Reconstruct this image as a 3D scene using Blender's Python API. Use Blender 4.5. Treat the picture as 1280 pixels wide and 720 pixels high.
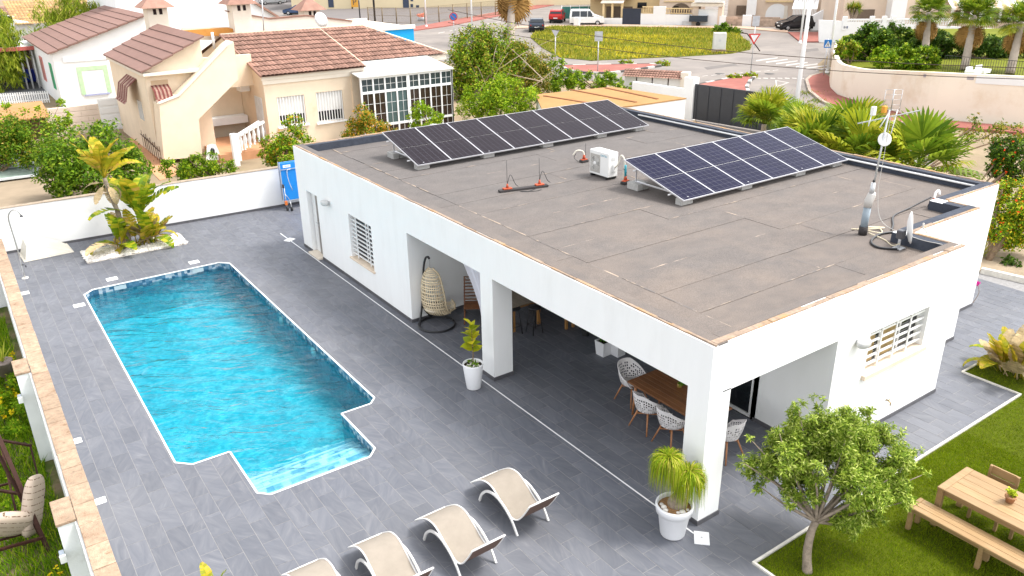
import bpy, math, random
import numpy as np
from mathutils import Vector, Matrix
for _o in list(bpy.data.objects): bpy.data.objects.remove(_o)
SC = bpy.context.scene; COL = SC.collection
random.seed(7); RNG = np.random.default_rng(7)
# ---------------------------------------------------------------- camera
CAMP = Vector((-8.48407, -6.94104, 8.72701)); YAW, PIT, ROL, FPX = 0.96146, 0.39958, -0.01364, 998.61
_f = Vector((math.cos(PIT)*math.cos(YAW), math.cos(PIT)*math.sin(YAW), -math.sin(PIT)))
_r0 = Vector((math.sin(YAW), -math.cos(YAW), 0)); _u0 = _r0.cross(_f)
_r = math.cos(ROL)*_r0+math.sin(ROL)*_u0; _u = -math.sin(ROL)*_r0+math.cos(ROL)*_u0
cam = bpy.data.cameras.new('camera'); cam.sensor_width = 36; cam.lens = FPX/1280*36; cam.clip_end = 2000; cam.clip_start = .1
camo = bpy.data.objects.new('camera', cam); COL.objects.link(camo)
_m = Matrix((_r, _u, -_f)).transposed().to_4x4(); _m.translation = CAMP; camo.matrix_world = _m
SC.camera = camo
def G(px, py, z=0.0):
    """point of the plane at height z that the photograph's pixel (1280x720) looks at"""
    d = _f+(px-640)/FPX*_r-(py-360)/FPX*_u
    return CAMP+d*((z-CAMP.z)/d.z)
# ---------------------------------------------------------------- light
SUN_EL, SUN_AZ = math.radians(58), math.radians(-30)     # azimuth of the sun from +x, counter-clockwise
w = bpy.data.worlds.new('World'); SC.world = w; w.use_nodes = True
wn = w.node_tree; wn.nodes.clear()
sky = wn.nodes.new('ShaderNodeTexSky'); sky.sky_type = 'NISHITA'; sky.sun_disc = False
sky.sun_elevation = SUN_EL; sky.sun_rotation = math.pi/2-SUN_AZ; sky.air_density = 1.0; sky.dust_density = 2.0; sky.ozone_density = 1.0
hs = wn.nodes.new('ShaderNodeHueSaturation'); hs.inputs['Saturation'].default_value = .14
bg = wn.nodes.new('ShaderNodeBackground'); bg.inputs['Strength'].default_value = 0.15
wo = wn.nodes.new('ShaderNodeOutputWorld')
wn.links.new(sky.outputs[0], hs.inputs['Color']); wn.links.new(hs.outputs[0], bg.inputs[0]); wn.links.new(bg.outputs[0], wo.inputs[0])
sl = bpy.data.lights.new('sun', 'SUN'); sl.energy = 1.15; sl.angle = math.radians(14); sl.color = (1, .96, .9)
so = bpy.data.objects.new('sun', sl); COL.objects.link(so); so.location = (0, 0, 40)
_sd = Vector((math.cos(SUN_EL)*math.cos(SUN_AZ), math.cos(SUN_EL)*math.sin(SUN_AZ), math.sin(SUN_EL)))
so.rotation_euler = _sd.to_track_quat('Z', 'Y').to_euler()
SC.view_settings.view_transform = 'Standard'; SC.view_settings.look = 'None'; SC.view_settings.gamma = 1
SC.view_settings.exposure = 1.74
SC.render.engine = 'CYCLES'; SC.cycles.use_denoising = True; SC.cycles.max_bounces = 8; SC.cycles.transparent_max_bounces = 12
# ---------------------------------------------------------------- materials
MATS = {}
def _new(name):
    m = bpy.data.materials.new(name); m.use_nodes = True; nt = m.node_tree
    b = nt.nodes['Principled BSDF']; MATS[name] = m
    return m, nt, b, nt.nodes.new, nt.links.new
def col4(c): return (c[0], c[1], c[2], 1)
def ramp(nt, stops):
    r = nt.nodes.new('ShaderNodeValToRGB'); e = r.color_ramp.elements
    while len(e) < len(stops): e.new(.5)
    for i, (p, c) in enumerate(stops): e[i].position = p; e[i].color = col4(c) if not isinstance(c, (int, float)) else (c, c, c, 1)
    return r
def noise(nt, scale, detail=4, vec=None, rough=.6, dist=0):
    n = nt.nodes.new('ShaderNodeTexNoise'); n.inputs['Scale'].default_value = scale; n.inputs['Detail'].default_value = detail
    n.inputs['Roughness'].default_value = rough; n.inputs['Distortion'].default_value = dist
    if vec is not None: nt.links.new(vec, n.inputs['Vector'])
    return n
def wpos(nt, scl=(1, 1, 1), rot=(0, 0, 0)):
    g = nt.nodes.new('ShaderNodeNewGeometry'); mp = nt.nodes.new('ShaderNodeMapping'); mp.inputs['Scale'].default_value = scl; mp.inputs['Rotation'].default_value = rot
    nt.links.new(g.outputs['Position'], mp.inputs['Vector']); return mp.outputs[0]
def math_(nt, op, a, b=None, clamp=False):
    n = nt.nodes.new('ShaderNodeMath'); n.operation = op; n.use_clamp = clamp
    for i, v in enumerate((a, b)):
        if v is None: continue
        if isinstance(v, (int, float)): n.inputs[i].default_value = v
        else: nt.links.new(v, n.inputs[i])
    return n.outputs[0]
def mixc(nt, f, a, b, mode='MIX'):
    n = nt.nodes.new('ShaderNodeMix'); n.data_type = 'RGBA'; n.blend_type = mode
    for s, v in ((0, f), (6, a), (7, b)):
        if isinstance(v, (int, float)): n.inputs[s].default_value = v
        elif isinstance(v, tuple): n.inputs[s].default_value = col4(v)
        else: nt.links.new(v, n.inputs[s])
    return n.outputs[2]
def bump(nt, b, h, strength=.3, dist=.01):
    n = nt.nodes.new('ShaderNodeBump'); n.inputs['Strength'].default_value = strength; n.inputs['Distance'].default_value = dist
    nt.links.new(h, n.inputs['Height']); nt.links.new(n.outputs[0], b.inputs['Normal'])
def mat(name, c, rough=.7, var=.12, scale=4, bmp=0, bscale=40, metal=0, dirt=None, dscale=1.5, dlo=.55, dhi=.75, stretch=(1, 1, 1), tint=0):
    """plain material: colour with two scales of noise, optional stains, fine relief, optional per-piece variation"""
    if name in MATS: return MATS[name]
    m, nt, b, N, L = _new(name)
    v = wpos(nt, stretch)
    n1 = noise(nt, scale, 5, v)
    lo = tuple(max(0, x*(1-var)) for x in c); hi = tuple(min(1, x*(1+var)) for x in c)
    r = ramp(nt, [(.3, lo), (.7, hi)]); L(n1.outputs[0], r.inputs[0]); out = r.outputs[0]
    if dirt:
        n2 = noise(nt, dscale, 6, v, .65); r2 = ramp(nt, [(dlo, 0.0), (dhi, 1.0)]); L(n2.outputs[0], r2.inputs[0])
        out = mixc(nt, r2.outputs[0], out, dirt)
    if tint:
        g = N('ShaderNodeNewGeometry'); oi = N('ShaderNodeObjectInfo')
        s = math_(nt, 'FRACT', math_(nt, 'ADD', g.outputs['Random Per Island'], oi.outputs['Random']))
        k = math_(nt, 'ADD', math_(nt, 'MULTIPLY', s, 2*tint), 1-tint)
        hsv = N('ShaderNodeHueSaturation'); L(k, hsv.inputs['Value']); L(out, hsv.inputs['Color']); out = hsv.outputs[0]
    L(out, b.inputs['Base Color']); b.inputs['Roughness'].default_value = rough; b.inputs['Metallic'].default_value = metal; b.inputs['Specular IOR Level'].default_value = .5 if rough < .6 else .15
    if bmp:
        nb = noise(nt, bscale, 4, v); bump(nt, b, nb.outputs[0], bmp, .02)
    return m
def leafmat(name, stops, rough=.5, trans=.35):
    """foliage: every leaf takes its own colour from a ramp; thin leaves let some light through"""
    if name in MATS: return MATS[name]
    m, nt, b, N, L = _new(name)
    g = N('ShaderNodeNewGeometry'); oi = N('ShaderNodeObjectInfo')
    s = math_(nt, 'FRACT', math_(nt, 'ADD', g.outputs['Random Per Island'], oi.outputs['Random']))
    r = ramp(nt, [(p, (min(.8, c[0]*1.3), min(.8, c[1]*1.3), c[2]*.9)) for p, c in stops]); L(s, r.inputs[0])
    n1 = noise(nt, 3.0, 2, wpos(nt)); 
    hsv = N('ShaderNodeHueSaturation'); L(r.outputs[0], hsv.inputs['Color']); n5 = noise(nt, .55, 3, wpos(nt)); L(math_(nt, 'ADD', math_(nt, 'ADD', math_(nt, 'MULTIPLY', n1.outputs[0], .7), math_(nt, 'MULTIPLY', n5.outputs[0], .7)), .3), hsv.inputs['Value'])
    L(hsv.outputs[0], b.inputs['Base Color']); b.inputs['Roughness'].default_value = rough; b.inputs['Specular IOR Level'].default_value = .12
    t = N('ShaderNodeBsdfTranslucent'); L(hsv.outputs[0], t.inputs['Color'])
    mx = N('ShaderNodeMixShader'); mx.inputs[0].default_value = trans
    L(b.outputs[0], mx.inputs[1]); L(t.outputs[0], mx.inputs[2]); L(mx.outputs[0], nt.nodes['Material Output'].inputs[0])
    return m
def woodmat(name, c1, c2, rough=.55, axis=0, scale=14, tint=.12):
    if name in MATS: return MATS[name]
    m, nt, b, N, L = _new(name)
    st = [1, 1, 1]; st[axis] = .07
    tc = N('ShaderNodeTexCoord'); mp = N('ShaderNodeMapping'); mp.inputs['Scale'].default_value = st; L(tc.outputs['Object'], mp.inputs[0])
    n1 = noise(nt, scale*3, 5, mp.outputs[0], .6, .6); n2 = noise(nt, 1.8, 3, wpos(nt))
    f = math_(nt, 'ADD', math_(nt, 'MULTIPLY', n1.outputs[0], .7), math_(nt, 'MULTIPLY', n2.outputs[0], .3))
    r = ramp(nt, [(.3, c1), (.68, c2)]); L(f, r.inputs[0])
    g = N('ShaderNodeNewGeometry'); oi = N('ShaderNodeObjectInfo')
    s = math_(nt, 'FRACT', math_(nt, 'ADD', g.outputs['Random Per Island'], oi.outputs['Random']))
    hsv = N('ShaderNodeHueSaturation'); L(r.outputs[0], hsv.inputs['Color']); L(math_(nt, 'ADD', math_(nt, 'MULTIPLY', s, 2*tint), 1-tint), hsv.inputs['Value'])
    L(hsv.outputs[0], b.inputs['Base Color']); b.inputs['Roughness'].default_value = rough
    bump(nt, b, n1.outputs[0], .15, .01)
    return m
# ---------------------------------------------------------------- mesh building
class MB:
    def __init__(s): s.v = []; s.f = []; s.mi = []; s.sm = []
    def add(s, vs, fs, mi=0, sm=False):
        o = len(s.v); s.v.extend([tuple(v) for v in vs]); s.f.extend([tuple(i+o for i in f) for f in fs]); s.mi.extend([mi]*len(fs)); s.sm.extend([sm]*len(fs)); return s
    def box(s, x0, x1, y0, y1, z0, z1, mi=0):
        return s.add([(x0, y0, z0), (x1, y0, z0), (x1, y1, z0), (x0, y1, z0), (x0, y0, z1), (x1, y0, z1), (x1, y1, z1), (x0, y1, z1)],
                     [(0, 3, 2, 1), (4, 5, 6, 7), (0, 1, 5, 4), (1, 2, 6, 5), (2, 3, 7, 6), (3, 0, 4, 7)], mi)
    def bbox(s, x0, x1, y0, y1, z0, z1, b=.01, mi=0):
        """box with chamfered edges"""
        vs = []
        for (x, sx) in ((x0, 1), (x1, -1)):
            for (y, sy) in ((y0, 1), (y1, -1)):
                for (z, sz) in ((z0, 1), (z1, -1)):
                    vs += [(x, y+sy*b, z+sz*b), (x+sx*b, y, z+sz*b), (x+sx*b, y+sy*b, z)]
        import itertools
        I = lambda i, j, k, a: (i*4+j*2+k)*3+a
        fs = []
        for i in (0, 1): fs.append([I(i, 0, 0, 0), I(i, 1, 0, 0), I(i, 1, 1, 0), I(i, 0, 1, 0)][::(1 if i else -1)])
        for j in (0, 1): fs.append([I(0, j, 0, 1), I(1, j, 0, 1), I(1, j, 1, 1), I(0, j, 1, 1)][::(-1 if j else 1)])
        for k in (0, 1): fs.append([I(0, 0, k, 2), I(1, 0, k, 2), I(1, 1, k, 2), I(0, 1, k, 2)][::(1 if k else -1)])
        c = Vector(((x0+x1)/2, (y0+y1)/2, (z0+z1)/2))
        def q(ids):
            P = [Vector(vs[t]) for t in ids]; n = (P[1]-P[0]).cross(P[2]-P[0]); m_ = sum(P, Vector())/len(P)-c
            fs.append(ids if n.dot(m_) > 0 else ids[::-1])
        for i in (0, 1):
            for j in (0, 1): q([I(i, j, 0, 0), I(i, j, 1, 0), I(i, j, 1, 1), I(i, j, 0, 1)])
            for k in (0, 1): q([I(i, 0, k, 0), I(i, 1, k, 0), I(i, 1, k, 2), I(i, 0, k, 2)])
        for j in (0, 1):
            for k in (0, 1): q([I(0, j, k, 1), I(1, j, k, 1), I(1, j, k, 2), I(0, j, k, 2)])
        for i in (0, 1):
            for j in (0, 1):
                for k in (0, 1): q([I(i, j, k, 0), I(i, j, k, 1), I(i, j, k, 2)])
        return s.add(vs, fs, mi)
    def obox(s, a, b, w, h, mi=0, up=(0, 0, 1)):
        """bar from a to b of section w x h"""
        a, b = Vector(a), Vector(b); d = (b-a).normalized(); u = Vector(up)
        if abs(d.dot(u)) > .98: u = Vector((1, 0, 0))
        sd = d.cross(u).normalized(); u = sd.cross(d)
        vs = [p+sd*x*w/2+u*y*h/2 for p in (a, b) for (x, y) in ((-1, -1), (1, -1), (1, 1), (-1, 1))]
        return s.add(vs, [(3, 2, 1, 0), (4, 5, 6, 7), (0, 1, 5, 4), (1, 2, 6, 5), (2, 3, 7, 6), (3, 0, 4, 7)], mi)
    def tube(s, pts, r, n=8, mi=0, cap=True, sm=True):
        pts = [Vector(p) for p in pts]; k = len(pts); R = r if isinstance(r, (list, tuple)) else [r]*k
        vs = []; side = None
        for i, p in enumerate(pts):
            d = (pts[min(i+1, k-1)]-pts[max(i-1, 0)]).normalized()
            if side is None:
                side = d.cross(Vector((0, 0, 1)) if abs(d.z) < .9 else Vector((1, 0, 0))).normalized()
            else: side = (side-d*side.dot(d)).normalized()
            w_ = d.cross(side)
            for j in range(n):
                a = 2*math.pi*j/n; vs.append(p+(side*math.cos(a)+w_*math.sin(a))*R[i])
        fs = [(i*n+j, i*n+(j+1) % n, (i+1)*n+(j+1) % n, (i+1)*n+j) for i in range(k-1) for j in range(n)]
        s.add(vs, fs, mi, sm)
        if cap: s.add([], []); o = len(s.v)-k*n; s.f += [tuple(o+j for j in range(n))[::-1], tuple(o+(k-1)*n+j for j in range(n))]; s.mi += [mi]*2; s.sm += [False]*2
        return s
    def lathe(s, prof, n=24, c=(0, 0, 0), mi=0, sm=True, sx=1, sy=1):
        k = len(prof); vs = [(c[0]+r*sx*math.cos(2*math.pi*j/n), c[1]+r*sy*math.sin(2*math.pi*j/n), c[2]+z) for r, z in prof for j in range(n)]
        return s.add(vs, [(i*n+j, i*n+(j+1) % n, (i+1)*n+(j+1) % n, (i+1)*n+j) for i in range(k-1) for j in range(n)], mi, sm)
    def prism(s, poly, z0, z1, mi=0, top=None, bottom=True):
        n = len(poly); a = sum(poly[i][0]*poly[(i+1) % n][1]-poly[(i+1) % n][0]*poly[i][1] for i in range(n))
        if a < 0: poly = poly[::-1]
        vs = [(p[0], p[1], z0) for p in poly]+[(p[0], p[1], z1) for p in poly]
        s.add(vs, [(i, (i+1) % n, n+(i+1) % n, n+i) for i in range(n)]+([tuple(range(n))[::-1]] if bottom else []), mi)
        o = len(s.v)-2*n; s.f.append(tuple(o+n+i for i in range(n))); s.mi.append(mi if top is None else top); s.sm.append(False); return s
    def vprism(s, poly, axis, a0, a1, mi=0):
        """polygon in a vertical plane, (horizontal, z), pushed along axis 'x' or 'y'"""
        P = (lambda h, z, a: (h, a, z)) if axis == 'y' else (lambda h, z, a: (a, h, z))
        n = len(poly); vs = [P(h, z, a0) for h, z in poly]+[P(h, z, a1) for h, z in poly]
        fs = [(i, (i+1) % n, n+(i+1) % n, n+i) for i in range(n)]+[tuple(range(n))[::-1], tuple(range(n, 2*n))]
        c = sum((Vector(v) for v in vs), Vector())/len(vs); out = []
        ar = sum(poly[i][0]*poly[(i+1) % n][1]-poly[(i+1) % n][0]*poly[i][1] for i in range(n))
        flip = (ar > 0) == (axis == 'y')
        flip = flip if a1 > a0 else not flip
        for f in fs: out.append(f[::-1] if flip else f)
        return s.add(vs, out, mi)
    def quad(s, a, b, c, d, mi=0): return s.add([a, b, c, d], [(0, 1, 2, 3)], mi)
    def ball(s, c, r, n=10, m=6, mi=0, sz=1):
        prof = [(max(1e-4, r*math.sin(math.pi*i/m)), -r*sz*math.cos(math.pi*i/m)) for i in range(m+1)]
        return s.lathe(prof, n, c, mi)
    def build(s, name, m, parent=None, loc=None, kind=None):
        me = bpy.data.meshes.new(name); me.from_pydata(s.v, [], s.f)
        for x in (m if isinstance(m, (list, tuple)) else [m]): me.materials.append(x)
        me.polygons.foreach_set('material_index', s.mi); me.polygons.foreach_set('use_smooth', s.sm); me.update()
        return link(name, me, parent, loc, kind)
def link(name, me, parent=None, loc=None, kind=None):
    o = bpy.data.objects.new(name, me); COL.objects.link(o)
    if parent is not None: o.parent = parent
    if loc is not None: o.location = loc
    if kind: o['kind'] = kind
    return o
def tag(o, label, cat, group=None):
    o['label'] = label; o['category'] = cat
    if group: o['group'] = group
    return o
def thing(name, label, cat, loc=(0, 0, 0), rz=0, group=None):
    o = bpy.data.objects.new(name, None); COL.objects.link(o); o.empty_display_size = .3
    o.location = loc; o.rotation_euler = (0, 0, rz); return tag(o, label, cat, group)
def kids(o): return [c for c in bpy.data.objects if c.parent == o]
def copy_tree(o, parent=None, tree=None):
    tree = tree or kids_map()
    c = o.copy(); COL.objects.link(c)
    if parent: c.parent = parent
    for ch in tree.get(o.name, []): copy_tree(ch, c, tree)
    return c
def kids_map():
    t = {}
    for c in bpy.data.objects:
        if c.parent: t.setdefault(c.parent.name, []).append(c)
    return t
def fastmesh(name, V, F, mats, mi=None, smooth=False):
    """V (n,3) F (m,k) arrays"""
    me = bpy.data.meshes.new(name); V = np.asarray(V, np.float32); F = np.asarray(F, np.int32); k = F.shape[1]
    me.vertices.add(len(V)); me.vertices.foreach_set('co', V.ravel())
    me.loops.add(F.size); me.loops.foreach_set('vertex_index', F.ravel())
    me.polygons.add(len(F)); me.polygons.foreach_set('loop_start', np.arange(0, F.size, k, dtype=np.int32)); me.polygons.foreach_set('loop_total', np.full(len(F), k, np.int32))
    for x in mats: me.materials.append(x)
    if mi is not None: me.polygons.foreach_set('material_index', np.asarray(mi, np.int32))
    me.polygons.foreach_set('use_smooth', np.full(len(F), smooth)); me.update(calc_edges=True); return me
def unit(a): return a/np.maximum(np.linalg.norm(a, axis=1, keepdims=True), 1e-9)
def leafmesh(name, blobs, n, size, mats, aspect=.45, clump=.32, up=.5, nclump=26, droop=0, seed=0, weights=None):
    """n small folded leaves gathered in clumps spread through the given ellipsoids (x,y,z,rx,ry,rz)"""
    r = np.random.default_rng(seed+len(blobs)*13+n); B = np.array(blobs, float)
    wgt = (B[:, 3]*B[:, 4]*B[:, 5])**(2/3); wgt /= wgt.sum()
    K = max(4, int(nclump)); bi = r.choice(len(B), K, p=wgt)
    d = unit(r.normal(size=(K, 3))); rad = r.uniform(.45, 1.0, (K, 1))**.6
    cc = B[bi, :3]+d*rad*B[bi, 3:]; cr = clump*B[bi, 3:].min(1)*r.uniform(.6, 1.3, K)
    ci = r.choice(K, n, p=cr**1.5/(cr**1.5).sum())
    off = unit(r.normal(size=(n, 3)))*(r.uniform(0, 1, (n, 1))**.45)*cr[ci][:, None]
    P = cc[ci]+off
    out = unit(P-B[bi[ci], :3]); nor = unit(out*.6+np.array([0, 0, up])+r.normal(size=(n, 3))*.55)
    t = unit(np.cross(nor, r.normal(size=(n, 3)))); t[:, 2] -= droop; t = unit(t); sd = unit(np.cross(t, nor)); nor = np.cross(sd, t)
    L = (size*r.uniform(.6, 1.4, n))[:, None]; W = L*aspect
    V = np.stack([P, P+t*L*.5+sd*W*.5+nor*W*.18, P+t*L, P+t*L*.5-sd*W*.5+nor*W*.18], 1).reshape(-1, 3)
    F = np.arange(4*n).reshape(-1, 4)
    mi = None
    if len(mats) > 1:
        pw = weights or [1/len(mats)]*len(mats); mi = r.choice(len(mats), n, p=pw)
    return fastmesh(name, V, F, mats, mi)
def grassmesh(name, P, h, w_, mats, lean=.5, seed=0, weights=None):
    r = np.random.default_rng(seed); n = len(P); P = np.asarray(P, float)
    a = r.uniform(0, 2*math.pi, n); sd = np.stack([np.cos(a), np.sin(a), np.zeros(n)], 1)
    H = (h*r.uniform(.5, 1.4, n))[:, None]; ln = unit(np.concatenate([r.normal(size=(n, 2)), np.zeros((n, 1))], 1))*lean*r.uniform(0, 1, (n, 1))
    tip = P+np.concatenate([ln[:, :2], np.ones((n, 1))], 1)*H
    V = np.stack([P-sd*w_/2, P+sd*w_/2, tip], 1).reshape(-1, 3)
    mi = None
    if len(mats) > 1: mi = r.choice(len(mats), n, p=weights or [1/len(mats)]*len(mats))
    return fastmesh(name, V, np.arange(3*n).reshape(-1, 3), mats, mi)
# ---------------------------------------------------------------- polygon clipping helpers
def clip_half(poly, nx, ny, c):
    """part of a convex polygon where nx*x+ny*y <= c"""
    out = []
    for i in range(len(poly)):
        a, b = poly[i], poly[(i+1) % len(poly)]; da, db = nx*a[0]+ny*a[1]-c, nx*b[0]+ny*b[1]-c
        if da <= 0: out.append(a)
        if (da < 0 < db) or (db < 0 < da): t = da/(da-db); out.append((a[0]+(b[0]-a[0])*t, a[1]+(b[1]-a[1])*t))
    return out
def area(p): return abs(sum(p[i][0]*p[(i+1) % len(p)][1]-p[(i+1) % len(p)][0]*p[i][1] for i in range(len(p))))/2 if len(p) > 2 else 0
def edges(conv):   # ccw convex -> outward half planes
    for i in range(len(conv)):
        a, b = conv[i], conv[(i+1) % len(conv)]; nx, ny = b[1]-a[1], a[0]-b[0]; yield nx, ny, nx*a[0]+ny*a[1]
def subtract(polys, conv):
    out = []
    for p in polys:
        rest = p
        for nx, ny, c in edges(conv):
            o = clip_half(rest, -nx, -ny, -c)
            if area(o) > 2e-4: out.append(o)
            rest = clip_half(rest, nx, ny, c)
            if area(rest) < 2e-4: break
    return out
def rect(x0, x1, y0, y1): return [(x0, y0), (x1, y0), (x1, y1), (x0, y1)]
PX1, PX3, SX1, SX3, PY1, PY2, PY3 = -6.52, -2.46, -5.58, -3.29, 4.95, 6.69, 17.08
POOL_MAIN = [(-6.27, PY2), (-2.63, PY2), (PX3, PY2+.17), (PX3, PY3-.27), (PX3-.25, PY3), (PX1+.25, PY3), (PX1, PY3-.27), (PX1, PY2+.25)]
POOL_STEP = [(SX1+.18, PY1), (SX3-.2, PY1), (SX3, PY1+.2), (SX3, PY2+.02), (SX1, PY2+.02), (SX1, PY1+.18)]
# ---------------------------------------------------------------- materials of the plot
WHITE = mat('white_render', (.82, .82, .81), .85, .02, 3, .12, 120, dirt=(.75, .745, .73), dscale=1.6, dlo=.52, dhi=.85, stretch=(1, 1, .25))
WHITE_P = mat('white_paint', (.78, .78, .77), .45, .02)
SKIRT = mat('skirting_slate', (.085, .083, .09), .5, .2, 6)
CAP = mat('parapet_mortar', (.30, .225, .17), .9, .25, 9, .5, 60, dirt=(.42, .24, .09), dscale=2.2, dlo=.5, dhi=.7)
LINING = mat('membrane_lining', (.055, .062, .08), .85, .2, 6, .4, 90)
TRAV = mat('travertine', (.35, .255, .178), .8, .28, 9, .8, 45, dirt=(.15, .08, .045), dscale=4.5, dlo=.54, dhi=.74, tint=.12)
GLASSD = mat('dark_glass', (.015, .017, .02), .08, .1)
STEEL = mat('brushed_steel', (.5, .5, .5), .35, .08, metal=.9)
BLACK = mat('black_metal', (.018, .018, .02), .4, .1)
GALV = mat('galvanised', (.55, .56, .57), .45, .1, 8, metal=.5)
def tile_mat():
    m, nt, b, N, L = _new('slate_tile')
    g = N('ShaderNodeNewGeometry'); oi = N('ShaderNodeObjectInfo')
    s = math_(nt, 'FRACT', math_(nt, 'ADD', g.outputs['Random Per Island'], math_(nt, 'MULTIPLY', oi.outputs['Random'], 7.31)))
    # every tile shows another cut of the slate: shift the noise by the tile's own random number
    ad = N('ShaderNodeVectorMath'); ad.operation = 'ADD'; L(wpos(nt), ad.inputs[0])
    cb = N('ShaderNodeCombineXYZ'); L(math_(nt, 'MULTIPLY', s, 57.0), cb.inputs[0]); L(math_(nt, 'MULTIPLY', s, 91.0), cb.inputs[2]); L(cb.outputs[0], ad.inputs[1])
    rt = N('ShaderNodeVectorRotate'); rt.rotation_type = 'Z_AXIS'; L(ad.outputs[0], rt.inputs['Vector']); L(math_(nt, 'MULTIPLY', math_(nt, 'SUBTRACT', s, .5), 1.6), rt.inputs['Angle'])
    mp = N('ShaderNodeMapping'); mp.inputs['Scale'].default_value = (5.0, 1.0, 1); L(rt.outputs[0], mp.inputs[0])
    n1 = noise(nt, 1.5, 7, mp.outputs[0], .62, 1.2)
    n2 = noise(nt, 5, 4, ad.outputs[0], .6, .4)
    r1 = ramp(nt, [(.28, (.080, .086, .106)), (.5, (.114, .120, .140)), (.62, (.140, .144, .161)), (.76, (.215, .215, .226))]); L(n1.outputs[0], r1.inputs[0])
    c = mixc(nt, .35, r1.outputs[0], mixc(nt, n2.outputs[0], (.086, .092, .112), (.150, .154, .170)))
    n4 = noise(nt, .28, 5, wpos(nt), .6); dust = ramp(nt, [(.45, 0.0), (.75, .30)]); L(n4.outputs[0], dust.inputs[0]); c = mixc(nt, dust.outputs[0], c, (.205, .203, .206))
    hsv = N('ShaderNodeHueSaturation'); L(c, hsv.inputs['Color']); s2 = math_(nt, 'FRACT', math_(nt, 'MULTIPLY', s, 13.7))
    L(math_(nt, 'ADD', math_(nt, 'MULTIPLY', s2, .17), .915), hsv.inputs['Value']); L(hsv.outputs[0], b.inputs['Base Color'])
    rr = ramp(nt, [(.3, .42), (.7, .62)]); L(n2.outputs[0], rr.inputs[0]); L(rr.outputs[0], b.inputs['Roughness'])
    bump(nt, b, n1.outputs[0], .25, .006); b.inputs['Specular IOR Level'].default_value = .35; return m
TILE = tile_mat()
GROUT = mat('tile_grout', (.25, .242, .24), .9, .15, 12)
def membrane_mat():
    m, nt, b, N, L = _new('roof_membrane')
    p = wpos(nt)
    n1 = noise(nt, .55, 7, p, .68, .3); n2 = noise(nt, 60, 3, p); n3 = noise(nt, 2.0, 6, wpos(nt, (.75, 1.1, 1)), .7)
    base = ramp(nt, [(.3, (.112, .103, .100)), (.7, (.138, .127, .122))]); L(n3.outputs[0], base.inputs[0])
    sand = ramp(nt, [(.38, .12), (.78, .66)]); L(math_(nt, 'ADD', math_(nt, 'MULTIPLY', n1.outputs[0], .7), math_(nt, 'MULTIPLY', n3.outputs[0], .3)), sand.inputs[0])
    # wind-blown sand lies thicker at the low (front) half of the roof
    sx = N('ShaderNodeSeparateXYZ'); L(p, sx.inputs[0]); lowp = math_(nt, 'SUBTRACT', 1.0, math_(nt, 'MULTIPLY', sx.outputs[1], .085), True)
    c = mixc(nt, math_(nt, 'MULTIPLY', sand.outputs[0], math_(nt, 'ADD', math_(nt, 'MULTIPLY', lowp, .75), .12)), base.outputs[0], (.285, .212, .158))
    gr = ramp(nt, [(.35, .78), (.65, 1.15)]); L(n2.outputs[0], gr.inputs[0])
    L(mixc(nt, 1.0, c, gr.outputs[0], 'MULTIPLY'), b.inputs['Base Color']); b.inputs['Roughness'].default_value = .9; b.inputs['Specular IOR Level'].default_value = .15
    bump(nt, b, n2.outputs[0], .3, .01); return m
MEMB = membrane_mat()
SANDLINE = mat('seam_sand', (.34, .27, .21), .95, .3, 3, dirt=(.15, .135, .128), dscale=2.2, dlo=.42, dhi=.55)
# ---------------------------------------------------------------- terrace and its tiles
HX, H = 12.28, 3.3
terr = MB(); TZ = -.0026
DECK = [rect(-8.0, 0, -14, 22.2), rect(0, 3.27, 0, 9.68), rect(0, 13.6, 16.92, 22.2)]
RIGHT = [rect(0, 8.55, -1.12, 0), rect(8.55, 18, .10, 1.06), rect(7.23, 8.55, 0, 1.06), rect(9.97, 18, 1.06, 1.79), rect(12.28, 18, 1.79, 4.6), rect(-.0, .04, -14, -1.12)]
def grow(poly, d):
    cx, cy = sum(a for a, _ in poly)/len(poly), sum(b for _, b in poly)/len(poly)
    return [(a+d*math.copysign(1, a-cx), b+d*math.copysign(1, b-cy)) for a, b in poly]
CUTM, CUTS = grow(POOL_MAIN, .006), grow(POOL_STEP, .006)
sl_ = subtract(subtract([rect(-8.0, 0, -14, 22.2)], CUTM), CUTS)
for p in sl_+DECK[1:]+RIGHT: terr.prism(p, -.25, TZ)
TERR = terr.build('terrace', GROUT, kind='structure')
TW, TL, GAP = .2985, .6235, .0048
pieces = []
def tile_cell(x, y, x1, y1, regions):
    t = rect(x+GAP, x1-GAP, y+GAP, y1-GAP); out = []
    for (a0, a1, b0, b1) in regions:
        q = clip_half(clip_half(clip_half(clip_half(t, 1, 0, a1), -1, 0, -a0), 0, 1, b1), 0, -1, -b0)
        if area(q) > 4e-4: out.append(q)
    if out and x1 > PX1-.1 and x < PX3+.1 and y1 > PY1-.1 and y < PY3+.1: out = subtract(subtract(out, CUTM), CUTS)
    return [q for q in out if area(q) > 6e-4]
bb = lambda p: (min(a for a, _ in p), max(a for a, _ in p), min(b for _, b in p), max(b for _, b in p))
regs = [bb(p) for p in DECK+RIGHT[:5]]
for i in range(-27, 48):
    x = i*TW-.298*0+.008
    off = .035+(TL/2 if i % 2 else 0)
    for j in range(-8, 36):
        y = j*TL+off
        c = tile_cell(x, y, x+TW, y+TL, regs)
        if c: pieces.append((x+TW/2, y+TL/2, c))
def px_size(x, y):
    d = Vector((x, y, 0))-CAMP; z = d.dot(_f)
    if z < 1: return 0
    u, v = FPX*d.dot(_r)/z, FPX*d.dot(_u)/z
    return FPX/z if abs(u) < 655 and abs(v) < 375 else 0
pieces.sort(key=lambda t: -px_size(t[0], t[1])*math.sqrt(sum(area(q) for q in t[2])))
rest = MB()
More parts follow.
